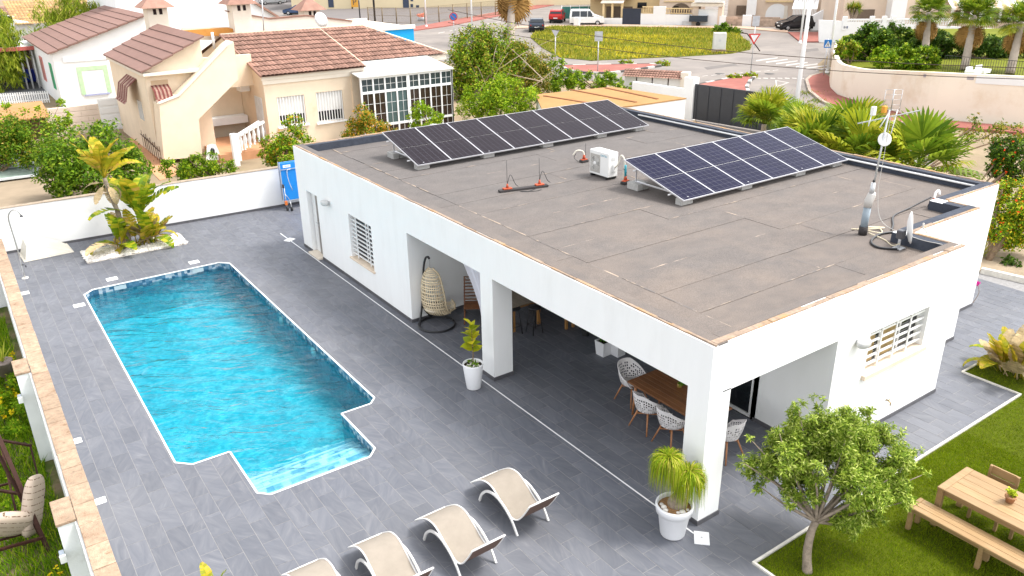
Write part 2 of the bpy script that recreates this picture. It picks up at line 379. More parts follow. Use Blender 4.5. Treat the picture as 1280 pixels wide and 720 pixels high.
for k, (x, y, c) in enumerate(pieces):
    m = MB() if k < 298 else rest; dz = random.uniform(-.0012, .0012)
    for q in c: m.prism([(a-x, b-y) for a, b in q] if k < 298 else q, -.02, dz, bottom=False)
    if k < 298: m.build('tile', TILE, TERR, (x, y, 0))
rest.build('tile', TILE, TERR, kind='stuff')
# ---------------------------------------------------------------- pool
def mosaic(name, a, b_, c, scale, mul=.5):
    m, nt, b, N, L = _new(name); p = wpos(nt)
    v = N('ShaderNodeTexVoronoi'); v.inputs['Scale'].default_value = scale; v.distance = 'CHEBYCHEV'; v.inputs['Randomness'].default_value = .35; L(p, v.inputs['Vector'])
    n1 = noise(nt, 1.7, 5, wpos(nt, (1, 1, 1), (0, 0, .6)), .65, 1.2)
    sx = N('ShaderNodeSeparateColor'); L(v.outputs['Color'], sx.inputs[0])
    f = math_(nt, 'ADD', math_(nt, 'MULTIPLY', sx.outputs[0], mul), math_(nt, 'MULTIPLY', n1.outputs[0], 1-mul))
    r = ramp(nt, [(.3, a), (.5, b_), (.68, c)]); L(f, r.inputs[0]); L(r.outputs[0], b.inputs['Base Color']); b.inputs['Roughness'].default_value = .25; return m
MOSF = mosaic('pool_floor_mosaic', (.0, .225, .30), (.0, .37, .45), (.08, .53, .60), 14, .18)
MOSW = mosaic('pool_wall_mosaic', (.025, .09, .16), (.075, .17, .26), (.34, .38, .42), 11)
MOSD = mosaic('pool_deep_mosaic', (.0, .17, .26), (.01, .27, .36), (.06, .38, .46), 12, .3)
MOSS = mosaic('pool_step_mosaic', (.06, .24, .38), (.28, .44, .54), (.70, .72, .76), 7)
pw = MB(); WZ = -.17; PD = -1.12
def ring(poly, z0, z1, m, mi=0, closed=True, skip=()):
    n = len(poly)
    for i in range(n):
        if i in skip: continue
        a, b = poly[i], poly[(i+1) % n]; m.quad((a[0], a[1], z0), (a[0], a[1], z1), (b[0], b[1], z1), (b[0], b[1], z0), mi)
OUT = [POOL_STEP[5], POOL_STEP[0], POOL_STEP[1], POOL_STEP[2], (SX3, PY2), POOL_MAIN[1], *POOL_MAIN[2:], POOL_MAIN[0], (SX1, PY2)]
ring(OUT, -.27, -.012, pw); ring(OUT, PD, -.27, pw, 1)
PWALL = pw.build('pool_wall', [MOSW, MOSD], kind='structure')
pf = MB(); pf.prism(rect(PX1-.05, PX3+.05, PY1-.1, PY3+.05), PD-.2, PD); pf.build('pool_floor', MOSF, PWALL)
for k in range(4):
    st = MB(); z = (-.20, -.255, -.32, -.40)[k]; y0, y1 = PY1+.004+.31*k, PY1+.31*(k+1)
    st.prism(clip_half(clip_half(POOL_STEP, 0, -1, -y0), 0, 1, y1), PD, z); st.build('pool_step', MOSS, PWALL)
    e = MB(); ys = y1
    e.box(SX1+.004, SX3-.004, ys-.045, ys+.004, z-.03, z+.006); e.build('step_nosing', WHITE_P, PWALL)
tr = MB()
for i in range(len(OUT)):
    a, b = Vector((*OUT[i], 0)), Vector((*OUT[(i+1) % len(OUT)], 0)); tr.obox(a+Vector((0, 0, -.004)), b+Vector((0, 0, -.004)), .034, .022)
tr.build('edge_trim', WHITE_P, PWALL)
for y in (12.45, 10.25):
    l = MB(); l.lathe([(.001, .05), (.10, .045), (.12, .02), (.125, 0)], 16); o = l.build('pool_light', WHITE_P, PWALL, (PX3-.002, y, -.32)); o.rotation_euler = (0, -math.pi/2, 0)
sk = MB(); 
for x in (-5.55, -3.35): sk.box(x-.16, x+.16, PY3-.012, PY3-.003, -.17, -.05)
sk.build('skimmer_mouth', mat('skimmer_grey', (.35, .42, .45), .5), PWALL)
def water_mat():
    m, nt, b, N, L = _new('pool_water'); out = nt.nodes['Material Output']; nt.nodes.remove(b)
    g = N('ShaderNodeNewGeometry'); mp = N('ShaderNodeMapping'); mp.vector_type = 'TEXTURE'; mp.inputs['Rotation'].default_value = (0, 0, -.55); mp.inputs['Scale'].default_value = (1.0, .42, 1); L(g.outputs['Position'], mp.inputs['Vector']); n1 = noise(nt, .95, 3, mp.outputs[0], .5, .9); n2 = noise(nt, 7, 3, wpos(nt, (1, 1.6, 1), (0, 0, -.2)), .5, .5)
    h = math_(nt, 'ADD', n1.outputs[0], math_(nt, 'MULTIPLY', n2.outputs[0], .07))
    bp = N('ShaderNodeBump'); bp.inputs['Strength'].default_value = 1; bp.inputs['Distance'].default_value = .15; L(h, bp.inputs['Height'])
    fr = N('ShaderNodeFresnel'); fr.inputs['IOR'].default_value = 1.34; L(bp.outputs[0], fr.inputs['Normal'])
    gl = N('ShaderNodeBsdfGlossy'); gl.inputs['Roughness'].default_value = .1; L(bp.outputs[0], gl.inputs['Normal'])
    rf = N('ShaderNodeBsdfRefraction'); rf.inputs['IOR'].default_value = 1.33; rf.inputs['Roughness'].default_value = .02; rf.inputs['Color'].default_value = (.60, .93, 1, 1); L(bp.outputs[0], rf.inputs['Normal'])
    tp = N('ShaderNodeBsdfTransparent'); tp.inputs['Color'].default_value = (.62, .95, 1, 1)
    m1 = N('ShaderNodeMixShader'); m1.inputs[0].default_value = .6; L(rf.outputs[0], m1.inputs[1]); L(tp.outputs[0], m1.inputs[2])
    m2 = N('ShaderNodeMixShader'); L(fr.outputs[0], m2.inputs[0]); L(m1.outputs[0], m2.inputs[1]); L(gl.outputs[0], m2.inputs[2]); L(m2.outputs[0], out.inputs[0]); return m
def water():
    s = .075; xs = np.arange(PX1+.004, PX3, s); xs = np.append(xs, PX3-.004); ys = np.append(np.arange(PY1+.004, PY3, s), PY3-.004)
    X, Y = np.meshgrid(xs, ys); Z = np.zeros_like(X); r = np.random.default_rng(3)
    for k in range(26):
        a = r.normal(.98, .5); lam = r.uniform(.4, 1.6); Z += .0042*lam**.8*np.sin((X*math.cos(a)+Y*math.sin(a))*2*math.pi/lam+r.uniform(0, 6.3))
    V = np.stack([X.ravel(), Y.ravel(), Z.ravel()+WZ], 1); nx = len(xs); F = []
    for j in range(len(ys)-1):
        for i in range(nx-1):
            if ys[j] < PY2-.02 and (xs[i] < SX1-.02 or xs[i+1] > SX3+.02): continue
            F.append((j*nx+i, j*nx+i+1, (j+1)*nx+i+1, (j+1)*nx+i))
    o = link('pool_water', fastmesh('pool_water', V, F, [water_mat()], smooth=True)); o['kind'] = 'structure'
water()
# ---------------------------------------------------------------- drain covers and lids on the deck
def lid(px, py, s, rz, label, name='drain_cover', z=.004):
    p = G(px, py); m = MB(); m.bbox(-s, s, -s*.8, s*.8, -.01, .014, .004); 
    o = m.build(name, WHITE_P); o.location = (p.x, p.y, z); o.rotation_euler = (0, 0, rz); tag(o, label, 'cover', 'white covers let into the terrace'); 
    d = MB(); d.lathe([(.016, .0), (.016, .003), (.001, .003)], 10, (0, 0, .0143)); d.build('screw', STEEL, o)
lid(140, 349, .15, 0, 'white square skimmer lid before the gravel bed at the far pool end')
lid(242.5, 328, .15, 0, 'white square skimmer lid by the far right corner of the pool')
lid(99, 382, .14, 0, 'white square lid beside the far left corner of the pool')
lid(29.5, 367, .14, 0, 'white square lid against the travertine wall near the shower')
lid(124, 627, .11, 0, 'white square lid against the travertine wall, nearest the front')
lid(877, 673, .15, .78, 'white drain cover on the tiles at the foot of the corner pillar')
lid(362, 300, .15, .5, 'white drain cover at the far end of the white floor strip beside the villa')
for q, l in (((94, 553), 'white floor socket against the travertine wall beside the lower pool end'),):
    p = G(*q); m = MB(); m.bbox(-.05, .09, -.09, -.02, 0, .03, .008); m.bbox(-.05, .09, .03, .10, 0, .03, .008); o = m.build('floor_socket', WHITE_P); o.location = (p.x+.03, p.y, .002); tag(o, l, 'socket')
st = MB(); st.box(-.205, -.18, -.26, 18.6, -.03, .005); st.build('floor_strip', WHITE_P, TERR)
# ---------------------------------------------------------------- villa
V = thing('villa', 'white flat roofed villa with a covered porch and solar panels on its roof', 'house', (0, 0, 0))
wl = MB()
T = .3
def wall_x(x0, x1, y0, y1, z0, z1, ops, m=wl):
    """wall lying along y with openings (ya, yb, za, zb)"""
    ys = sorted({y0, y1, *[o[0] for o in ops], *[o[1] for o in ops]})
    for a, b in zip(ys, ys[1:]):
        o = [q for q in ops if q[0] <= a and q[1] >= b]
        zs = [(z0, z1)] if not o else [(z0, o[0][2]), (o[0][3], z1)]
        for s, e in zs:
            if e-s > .005: m.box(x0, x1, a, b, s, e)
def wall_y(y0, y1, x0, x1, z0, z1, ops, m=wl):
    xs = sorted({x0, x1, *[o[0] for o in ops], *[o[1] for o in ops]})
    for a, b in zip(xs, xs[1:]):
        o = [q for q in ops if q[0] <= a and q[1] >= b]
        zs = [(z0, z1)] if not o else [(z0, o[0][2]), (o[0][3], z1)]
        for s, e in zs:
            if e-s > .005: m.box(a, b, y0, y1, s, e)
ZT = 3.27
wall_x(0, T, 9.68, 16.92, 0, ZT, [(15.38, 16.2, 0, 2.02), (11.72, 13.15, .76, 2.04)])
wall_x(0, T, 0, 9.68, 2.42, ZT, [])
wl.box(0, .49, 0, .44, 0, 2.42); wl.box(0, .5, 5.94, 6.40, 0, 2.42)
wall_y(9.68, 9.98, T, 3.27, 0, 2.95, [])
wall_y(0, T, T, 3.27, 2.40, ZT, [])
wall_y(0, T, 3.27, 7.23, 0, ZT, [(4.29, 6.27, 1.40, 2.25)])
wall_x(3.27, 3.57, T, 9.68, 0, 2.95, [(1.62, 9.2, 0, 2.2)])
wall_x(6.93, 7.23, T, 1.06, 0, ZT, []); wall_y(1.06, 1.36, 6.93, 9.97, 0, ZT, [])
wall_x(9.67, 9.97, 1.36, 1.79, 0, ZT, []); wall_y(1.79, 2.09, 9.67, HX, 0, ZT, [])
wall_x(HX-T, HX, 2.09, 16.62, 0, ZT, []); wall_y(16.62, 16.92, T, HX, 0, ZT, [])
wl.build('wall', WHITE, V)
ce = MB(); ce.box(T, 3.27, T, 9.68, 2.86, 2.95); ce.build('porch_ceiling', WHITE, V)
# roof deck
rf = MB(); RZ = 3.05
rpoly = [(.3, .3), (6.93, .3), (6.93, 1.36), (9.67, 1.36), (9.67, 2.09), (HX-.3, 2.09), (HX-.3, 16.62), (.3, 16.62)]
rf.prism(rpoly, 2.95, RZ-.02); ROOF = rf.build('roof', LINING, V)
def strip(x0, x1, y0, y1, z):
    out = []
    for lo, a1, b0 in ((.3, 6.93, .3), (6.93, 9.67, 1.36), (9.67, HX-.3, 2.09)):
        q = clip_half(clip_half(clip_half(rect(x0, x1, y0, y1), 1, 0, a1), -1, 0, -lo), 0, -1, -b0)
        if area(q) > .002: out.append(q)
    if not out: return
    m = MB(); 
    for q in out: m.prism(q, RZ-.02, z, bottom=False)
    m.build('membrane_strip', MEMB, ROOF)
    return out
rr_ = random.Random(4); seams = MB()
ys = [.3+.98*k for k in range(17)]+[16.62]
for k in range(len(ys)-1):
    xs = [1.12]; 
    while xs[-1] < 11.9: xs.append(min(HX-.3, xs[-1]+rr_.uniform(3.2, 5.5)))
    for a, b in zip(xs, xs[1:]):
        z = RZ+rr_.choice([0, .003, .006])+.0007*k; strip(a+.003, b-.003, ys[k]+.003, ys[k+1]-.003, z)
        for t in range(int((b-a)/.4)):     # blown sand caught along the lap in short broken runs
            if rr_.random() < .42:
                u = a+t*.4+rr_.uniform(0, .2); yy = ys[k]+rr_.uniform(.0, .02); w2 = rr_.uniform(.008, .024)
                if (u > 6.7 and yy < 1.5) or (u > 9.3 and yy < 2.3): continue
                z2 = z+.004+.0002*(t % 5); seams.add([(u, yy-w2*.3, z2), (u+.2, yy-w2, z2), (u+rr_.uniform(.35, .55), yy, z2), (u+.2, yy+w2, z2)], [(0, 1, 2, 3)])
        if rr_.random() < .8:
            w2 = .018; z2 = z+.0055; seams.add([(a-w2, ys[k]+.05, z2), (a+w2, ys[k]+.1, z2), (a+w2*.6, ys[k+1]-.1, z2), (a-w2, ys[k+1]-.15, z2)], [(0, 1, 2, 3)])
yy = .3
while yy < 16.5:
    e = min(16.62, yy+rr_.uniform(3, 5)); strip(.3, 1.112, yy+.006, e-.006, RZ+.007); 
    for t in range(int((e-yy)/.5)):
        if rr_.random() < .5: u = yy+t*.5; seams.add([(1.105, u, RZ+.0135), (1.135, u+.2, RZ+.0135), (1.115, u+.5, RZ+.0135), (1.095, u+.25, RZ+.0135)], [(0, 1, 2, 3)])
    yy = e
seams.build('blown_sand', SANDLINE, ROOF, kind='stuff')
li = MB(); e = .012
li.box(.3, .3+e, .3, 16.62, RZ, 3.262); li.box(.3, HX-.3, 16.62-e, 16.62, RZ, 3.262); li.box(HX-.3-e, HX-.3, 2.09, 16.6, RZ, 3.262)
li.box(.3, 6.93, .3, .3+e, RZ, 3.262); li.box(6.93-e, 6.93, .3, 1.36+e, RZ, 3.258); li.box(6.93, 9.67, 1.36, 1.36+e, RZ, 3.262); li.box(9.67-e, 9.67, 1.36+e, 2.09+e, RZ, 3.258); li.box(9.67, HX-.3, 2.09, 2.09+e, RZ, 3.262)
li.build('parapet_lining', LINING, V)
# parapet caps: rough mortar edge of short uneven runs between the render and the membrane flap
cap = MB(); flap = MB(); flap2 = MB()
def caprun(a, b, n, w0, w1, fl=None, fz=0, f0=None):
    """a->b outer edge on the ground plan, n = inward normal"""
    a, b, n = Vector(a), Vector(b), Vector(n); L_ = (b-a).length; d = (b-a).normalized(); t = 0
    while t < L_-.01:
        u = min(L_, t+rr_.uniform(.25, .7)); o = rr_.uniform(.0, .012); wi = rr_.uniform(w0, w1); zt = 3.287+rr_.uniform(0, .014)
        p, q = a+d*t+n*(.02+o), a+d*u+n*(.02+o)
        P = [p, q, q+n*wi, p+n*wi]; cap.prism([(v.x, v.y) for v in P], 3.265, zt); t = u
    a = Vector(f0) if f0 else a; p, q = a+n*(.05+(w0+w1)/2), b+n*(.05+(w0+w1)/2); P = [p, q, b+n*.312, a+n*.312]; (fl or flap2).prism([(v.x, v.y) for v in P], 3.262, 3.281+fz)
caprun((0, 0), (0, 16.92), (1, 0), .03, .07, flap); caprun((.09, 0), (7.23, 0), (0, 1), .08, .13, flap, .003, (.315, 0)); caprun((7.23, 0.3), (7.23, 1.06), (-1, 0), .05, .09)
caprun((7.23, 1.06), (9.97, 1.06), (0, 1), .05, .09); caprun((9.97, 1.36), (9.97, 1.79), (-1, 0), .05, .09); caprun((9.97, 1.79), (HX, 1.79), (0, 1), .05, .09)
caprun((HX, 2.09), (HX, 16.92), (-1, 0), .06, .10); caprun((.31, 16.92), (HX-.31, 16.92), (0, -1), .08, .13)
cap.build('parapet_edge', CAP, V); flap.build('membrane_flap', MEMB, V); flap2.build('membrane_flap', LINING, V)
co = MB(); co.tube([(HX-.33, 2.2, 3.20), (HX-.33, 14.2, 3.20)], .028, 8); co.build('roof_conduit', WHITE_P, V)
co = MB(); co.box(4.9, HX-.5, 16.36, 16.55, 3.12, 3.16); co.box(4.9, HX-.5, 16.36, 16.38, 3.16, 3.20); co.box(4.9, HX-.5, 16.53, 16.55, 3.16, 3.20); co.build('cable_tray', GALV, V)
co = MB(); co.tube([(4.85, 16.9, 3.31), (4.85, 16.7, 3.36), (4.9, 16.45, 3.17)], .018, 8); co.tube([(4.95, 16.9, 3.31), (4.97, 16.7, 3.34), (5.0, 16.45, 3.17)], .018, 8); co.build('cable_pipe', WHITE_P, V)
# skirting
sk = MB(); e = .018; hs_ = .085
for (a0, a1) in ((9.68, 15.38), (16.2, 16.92)):
    sk = MB(); sk.box(-e, 0, a0-e if a0 < 10 else a0, a1, 0, hs_)
    if a0 < 10: sk.box(0, T, 9.68-e, 9.68, 0, hs_); sk.box(T, 3.27, 9.68-e, 9.68, 0, hs_)
    sk.build('skirting', SKIRT, V)
for (x0, x1, y0, y1) in ((0, .49, 0, .44), (0, .5, 5.94, 6.40)):
    sk = MB(); sk.box(x0-e, x0, y0-e, y1+e, 0, hs_); sk.box(x1, x1+e, y0-e, y1+e, 0, hs_); sk.box(x0, x1, y0-e, y0, 0, hs_); sk.box(x0, x1, y1, y1+e, 0, hs_); sk.build('skirting', SKIRT, V)
sk = MB(); sk.box(3.27, 7.23+e, -e, 0, 0, hs_); sk.box(7.23, 7.23+e, 0, 1.06-e, 0, hs_); sk.box(7.23, 9.97+e, 1.06-e, 1.06, 0, hs_); sk.box(9.97, 9.97+e, 1.06, 1.79-e, 0, hs_); sk.box(9.97, HX+e, 1.79-e, 1.79, 0, hs_)
sk.box(3.27-e, 3.27, 0, 1.55, 0, hs_)
sk.build('skirting', SKIRT, V)
sc_ = MB(); sc_.bbox(-.16, .3, 15.38, 16.2, -.02, .055, .008); sc_.build('door_step', mat('pale_stone', (.66, .58, .48), .7, .08), V)
# front door: open recess with a grey steel leaf seen on edge
do = MB(); do.box(.13, .17, 15.42, 16.16, .06, 2.0); D = do.build('door', mat('white_door', (.70, .70, .69), .5), V)
b_ = MB()
for y in (15.62, 15.74): b_.box(.10, .13, y, y+.07, .06, 2.0)
b_.build('door_frame', mat('grey_frame', (.30, .28, .26), .5), D)
b_ = MB(); b_.box(.07, .10, 15.66, 15.72, .98, 1.12); b_.tube([(.07, 15.69, 1.08), (.05, 15.69, 1.08), (.05, 15.81, 1.08)], .011, 6); b_.build('handle', STEEL, D)
def window_front():
    y0, y1, z0, z1 = 11.72, 13.15, .76, 2.04
    f = MB()
    for a, b in ((y0, y0+.05), ((y0+y1)/2-.035, (y0+y1)/2+.035), (y1-.05, y1)): f.box(.17, .22, a, b, z0, z1)
    f.box(.17, .22, y0+.05, y1-.05, z0, z0+.05); f.box(.17, .22, y0+.05, y1-.05, z1-.05, z1); W = f.build('window', WHITE_P, V)
    for a, b in ((y0+.05, (y0+y1)/2-.035), ((y0+y1)/2+.035, y1-.05)): p = MB(); p.box(.19, .2, a, b, z0+.05, z1-.05); p.build('pane', GLASSD, W)
    for k in range(10): p = MB(); z = z0+.09+k*.125; p.box(.075, .10, y0, y1, z, z+.035); p.build('bar', WHITE_P, W)
    for y in (y0+.32, y1-.32): p = MB(); p.box(.058, .0745, y-.02, y+.02, z0+.02, z1); p.build('bar_upright', WHITE_P, W)
    p = MB(); p.bbox(-.05, .17, y0-.06, y1+.06, z0-.055, z0+.003, .006); p.build('sill', mat('sill_stone', (.70, .58, .45), .7, .12, 6), W)
window_front()
def window_side():
    x0, x1, z0, z1 = 4.29, 6.27, 1.40, 2.25; f = MB()
    for a, b in ((x0, x0+.05), (x0+.62, x0+.68), (x1-.68, x1-.62), (x1-.05, x1)): f.box(a, b, .17, .22, z0, z1)
    for a, b in ((x0+.05, x0+.62), (x0+.68, x1-.68), (x1-.62, x1-.05)):
        f.box(a, b, .17, .22, z0, z0+.06); f.box(a, b, .17, .22, z1-.05, z1)
    W = f.build('window', WHITE_P, V)
    blind = mat('wood_blind', (.36, .25, .10), .5, .2, 8)
    for i, (a, b) in enumerate(((x0+.05, x0+.62), (x0+.68, x1-.68), (x1-.62, x1-.05))):
        p = MB(); p.box(a, b, .19, .2, z0+.06, z1-.05); p.build('pane', GLASSD, W)
        if i < 2: p = MB(); p.box(a+.03, b-.12, .178, .188, z0+.08, z1-.06); p.build('blind', blind, W)
    for k in range(5): p = MB(); z = z0+.10+k*.155; p.box(x0, x1, .07, .095, z, z+.04); p.build('bar', WHITE_P, W)
    for x in (x0+.5, (x0+x1)/2, x1-.5): p = MB(); p.box(x-.018, x+.018, .052, .0695, z0+.02, z1); p.build('bar_upright', WHITE_P, W)
    p = MB(); p.bbox(x0-.07, x1+.07, -.07, .17, z0-.10, z0+.003, .012); p.build('sill', mat('sill_stone', (.70, .58, .45), .7, .12, 6), W)
window_side()
def wall_lamp(loc, rz):
    m = MB(); m.lathe([(.001, .06), (.14, .06), (.165, .035), (.165, -.035), (.14, -.06), (.001, -.06)], 20, (0, .12, 0), sy=.62); L_ = m.build('wall_lamp', mat('lamp_shade_grey', (.50, .50, .49), .5), V, loc); L_.rotation_euler = (0, 0, rz)
    b2 = MB(); b2.box(-.05, .05, -.002, .03, -.045, .045); b2.build('lamp_bracket', GALV, L_)
wall_lamp((0, 14.5, 2.04), math.pi/2); wall_lamp((3.9, 0, 2.21), math.pi)
tp = MB(); tp.tube([(5.29, 0, .5), (5.29, -.07, .5), (5.29, -.10, .47), (5.29, -.10, .42)], .013, 8); tp.tube([(5.25, -.06, .53), (5.33, -.06, .53)], .009, 6); tp.lathe([(.03, 0), (.03, .008)], 10, (5.29, 0, .5)); tp.build('garden_tap', mat('brass', (.35, .25, .12), .4, metal=.7), V)
sp = MB(); sp.bbox(4.72, 4.80, -.012, 0, .28, .36, .003); sp.build('socket', WHITE_P, V)
sp = MB(); sp.bbox(3.258, 3.27, .62, .70, .35, .43, .003); sp.build('socket', WHITE_P, V)
# sliding glass doors at the back of the porch
sd = MB(); fx0, fx1 = 3.30, 3.37
for y in (1.62, 3.45, 5.35, 7.25, 9.13): sd.box(fx0, fx1, y, y+.07, 0, 2.2)
for a, b in ((1.69, 3.45), (3.52, 5.35), (5.42, 7.25), (7.32, 9.13)): sd.box(fx0, fx1, a, b, 0, .07); sd.box(fx0, fx1, a, b, 2.12, 2.2)
SD = sd.build('sliding_door', WHITE_P, V)
for a, b in ((1.69, 3.45), (3.52, 5.35), (5.42, 7.25), (7.32, 9.13)): p = MB(); p.box(3.33, 3.34, a, b, .07, 2.12); p.build('pane', GLASSD, SD)
fl = MB(); fl.box(3.27, 3.29, 1.50, 1.62, 0, 2.28); fl.build('door_trim', WHITE_P, SD)
# ================================================================ things on the terrace
def At(px, py, ref):
    """point on the pixel's ray at the same distance from the camera plane as the ground point ref"""
    d = _f+(px-640)/FPX*_r-(py-360)/FPX*_u
    return CAMP+d*(Vector(ref)-CAMP).dot(_f)
def spline(pts, n=24):
    """Catmull-Rom through the points"""
    P = [Vector(p) for p in pts]; P = [P[0]*2-P[1]]+P+[P[-1]*2-P[-2]]; out = []
    m = len(P)-3
    for i in range(m):
        k = max(2, n//m)
        for j in range(k+(i == m-1)):
            t = j/k; a, b, c, d = P[i:i+4]
            out.append(.5*((2*b)+(c-a)*t+(2*a-5*b+4*c-d)*t*t+(3*b-a-3*c+d)*t*t*t))
    return out
def text_mesh(s, size, depth=.001):
    c = bpy.data.curves.new('t', 'FONT'); c.body = s; c.size = size; c.extrude = depth; c.align_x = 'CENTER'; c.align_y = 'CENTER'
    o = bpy.data.objects.new('t', c); COL.objects.link(o); dg = bpy.context.evaluated_depsgraph_get(); me = bpy.data.meshes.new_from_object(o.evaluated_get(dg))
    bpy.data.objects.remove(o); return me
def mtx(loc, x, y, z):
    m = Matrix((x, y, z)).transposed().to_4x4(); m.translation = loc; return m
def grid_shell(fn, nu, nv, hole=.3, keep=None, mi=0, m=None, closed=False):
    """curved sheet of cells, each with a real hole in it (hole = share of the cell left open; keep(i,j) -> no hole)"""
    m = m or MB()
    for i in range(nu):
        for j in range(nv):
            c = [Vector(fn(u/nu, v/nv)) for u, v in ((i, j), (i+1, j), (i+1, j+1), (i, j+1))]
            if keep and keep(i, j): m.add(c, [(0, 1, 2, 3)], mi, True); continue
            ce = sum(c, Vector())/4; q = [ce+(p-ce)*hole for p in c]
            m.add(c+q, [(0, 1, 5, 4), (1, 2, 6, 5), (2, 3, 7, 6), (3, 0, 4, 7)], mi, True)
    return m
# ---------------------------------------------------------------- sun loungers
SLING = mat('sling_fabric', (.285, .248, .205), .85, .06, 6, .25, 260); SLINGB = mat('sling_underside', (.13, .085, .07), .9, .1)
LFRAME = mat('lounger_frame', (.74, .72, .69), .35, .03)
def make_lounger():
    root = thing('sun_lounger', '', 'sun lounger', group='beige sun loungers in a row by the pool')
    prof = spline([(1.74, .17), (1.62, .27), (1.36, .45), (1.10, .50), (.86, .40), (.64, .27), (.46, .235), (.30, .32), (.14, .53), (.0, .76)], 54)
    pr = [(p.x, p.y) for p in prof]; W = .275
    s = MB(); n = len(pr)
    for i in range(n-1):
        (a, za), (b, zb) = pr[i], pr[i+1]; s.add([(-W, a, za), (W, a, za), (W, b, zb), (-W, b, zb)], [(0, 1, 2, 3)], 0, True)
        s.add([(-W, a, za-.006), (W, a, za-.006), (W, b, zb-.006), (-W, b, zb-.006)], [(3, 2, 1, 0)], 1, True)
    s.build('sling', [SLING, SLINGB], root)
    f = MB()
    for sx in (-1, 1): f.tube([(sx*(W+.012), y, z) for y, z in pr], .0125, 8)
    f.build('frame_rail', LFRAME, root)
    for y, z in (pr[0], pr[-1]): f = MB(); f.tube([(-W-.012, y, z), (W+.012, y, z)], .016, 8); f.build('end_rail', LFRAME, root)
    for y, z in ((.50, .215), (1.1, .478)): f = MB(); f.tube([(-W, y, z), (W, y, z)], .012, 8); f.build('cross_bar', LFRAME, root)
    for sx in (-1, 1):
        a = spline([(sx*.315, 1.42, .012), (sx*.315, 1.33, .20), (sx*.315, 1.16, .36), (sx*.315, .92, .42), (sx*.315, .68, .36), (sx*.315, .46, .22), (sx*.315, .30, .012)], 30)
        f = MB()
        for i in range(len(a)-1): f.obox(a[i], a[i+1]+(a[i+1]-a[i]).normalized()*.004, .026, .042, up=(0, .01, 1))
        f.build('leg', LFRAME, root)
    return root
lg = make_lounger(); tr_ = kids_map()
for k, (x, y, l) in enumerate(((-2.225, 1.22, 'beige sling sun lounger with white bent legs, nearest the porch pillars'), (-3.48, .91, 'beige sling sun lounger between the front one and the one cut by the frame edge'),
                               (-4.68, .95, 'beige sling sun lounger cut by the bottom edge of the picture, third from the porch'), (-5.72, .98, 'beige sun lounger of which only the foot end peeps in at the bottom edge'))):
    o = lg if k == 0 else copy_tree(lg, None, tr_); o.location = (x, y, 0); o['label'] = l; o.rotation_euler.z = (0, .01, -.015, 0)[k]
# ---------------------------------------------------------------- potted plants
POTW = mat('pot_white', (.78, .78, .79), .35, .02); SOIL = mat('soil', (.30, .17, .08), .95, .35, 25, .6, 60); SOILD = mat('dark_soil', (.03, .022, .016), .95, .3, 25)
PEBB = mat('white_pebble', (.72, .68, .62), .7, .12, 10, tint=.12); BARK = mat('bark', (.20, .14, .09), .9, .3, 14, .8, 40); BARKG = mat('bark_grey', (.26, .21, .16), .9, .3, 14, .8, 40)
LEAF_FIG = leafmat('fig_leaf', [(0, (.17, .22, .015)), (.5, (.36, .36, .02)), (.8, (.50, .42, .02)), (1, (.16, .24, .02))])
def pebbles(m, c, R, z, n, s0=.02, s1=.045, seed=1):
    r = random.Random(seed)
    for _ in range(n):
        a, d = r.uniform(0, 6.28), R*math.sqrt(r.random()); s = r.uniform(s0, s1); m.ball((c[0]+d*math.cos(a), c[1]+d*math.sin(a), z+s*.3), s, 6, 4, 0, .65)
def round_leaf(L, W, fold=.15, curl=.2, n=5):
    m = MB(); vs = []; 
    for i in range(n+1):
        t = i/n; w_ = W/2*math.sin(math.pi*min(1, .06+.94*t)**.8)*(1 if t < 1 else 0); y = L*t; z = -curl*L*t*t
        vs += [(-w_, y, z+fold*w_), (0, y, z), (w_, y, z+fold*w_)]
    for i in range(n): a = i*3; m.add([], []); m.f += [(a, a+1, a+4, a+3), (a+1, a+2, a+5, a+4)]; m.mi += [0, 0]; m.sm += [True, True]
    m.v = vs; return m
def place(me_or_mb, name, m, parent, loc, az, el, roll=0, s=1):
    """a leaf that grows from loc towards azimuth az, elevation el"""
    o = me_or_mb.build(name, m, parent) if isinstance(me_or_mb, MB) else link(name, me_or_mb, parent)
    o.matrix_local = Matrix.Translation(loc) @ Matrix.Rotation(az-math.pi/2, 4, 'Z') @ Matrix.Rotation(el, 4, 'X') @ Matrix.Rotation(roll, 4, 'Y') @ Matrix.Scale(s, 4); return o
def mesh_of(mb, m):
    o = mb.build('tmp', m); me = o.data; bpy.data.objects.remove(o); return me
r = random.Random(5)
F = thing('potted_fig', 'young fiddle leaf fig in a tall white pot beside the middle porch pillar', 'potted plant', (-.52, 5.97, 0))
m = MB(); m.lathe([(.001, .01), (.15, .01), (.155, .02), (.225, .58), (.222, .6), (.205, .6), (.2, .55), (.001, .55)], 28); m.build('pot', POTW, F)
m = MB(); m.lathe([(.2, .552), (.001, .562)], 16); m.build('soil', SOILD, F); m = MB(); pebbles(m, (0, 0), .17, .56, 34, .015, .035); m.build('pebble', PEBB, F, kind='stuff')
m = MB(); m.tube([(0, 0, .55), (.02, .01, .8), (.0, .0, 1.05), (.01, .02, 1.42)], [.016, .013, .011, .006], 7); m.build('stem', BARK, F)
me = mesh_of(round_leaf(.26, .19, .25, .25), LEAF_FIG)
for k in range(18): z = .88+.035*k; place(me, 'leaf', LEAF_FIG, F, (0, 0, z), k*2.4+r.uniform(-.3, .3), r.uniform(.1, .5)+k*.035, r.uniform(-.4, .4), r.uniform(.7, 1.1))
lm_ = leafmesh('low_leaves', [(0, 0, .58, .15, .15, .04)], 90, .07, [leafmat('succulent', [(0, (.07, .14, .02)), (1, (.22, .34, .06))])], .5, .5, 1.0, 10); link('ground_leaves', lm_, F, None, 'stuff')
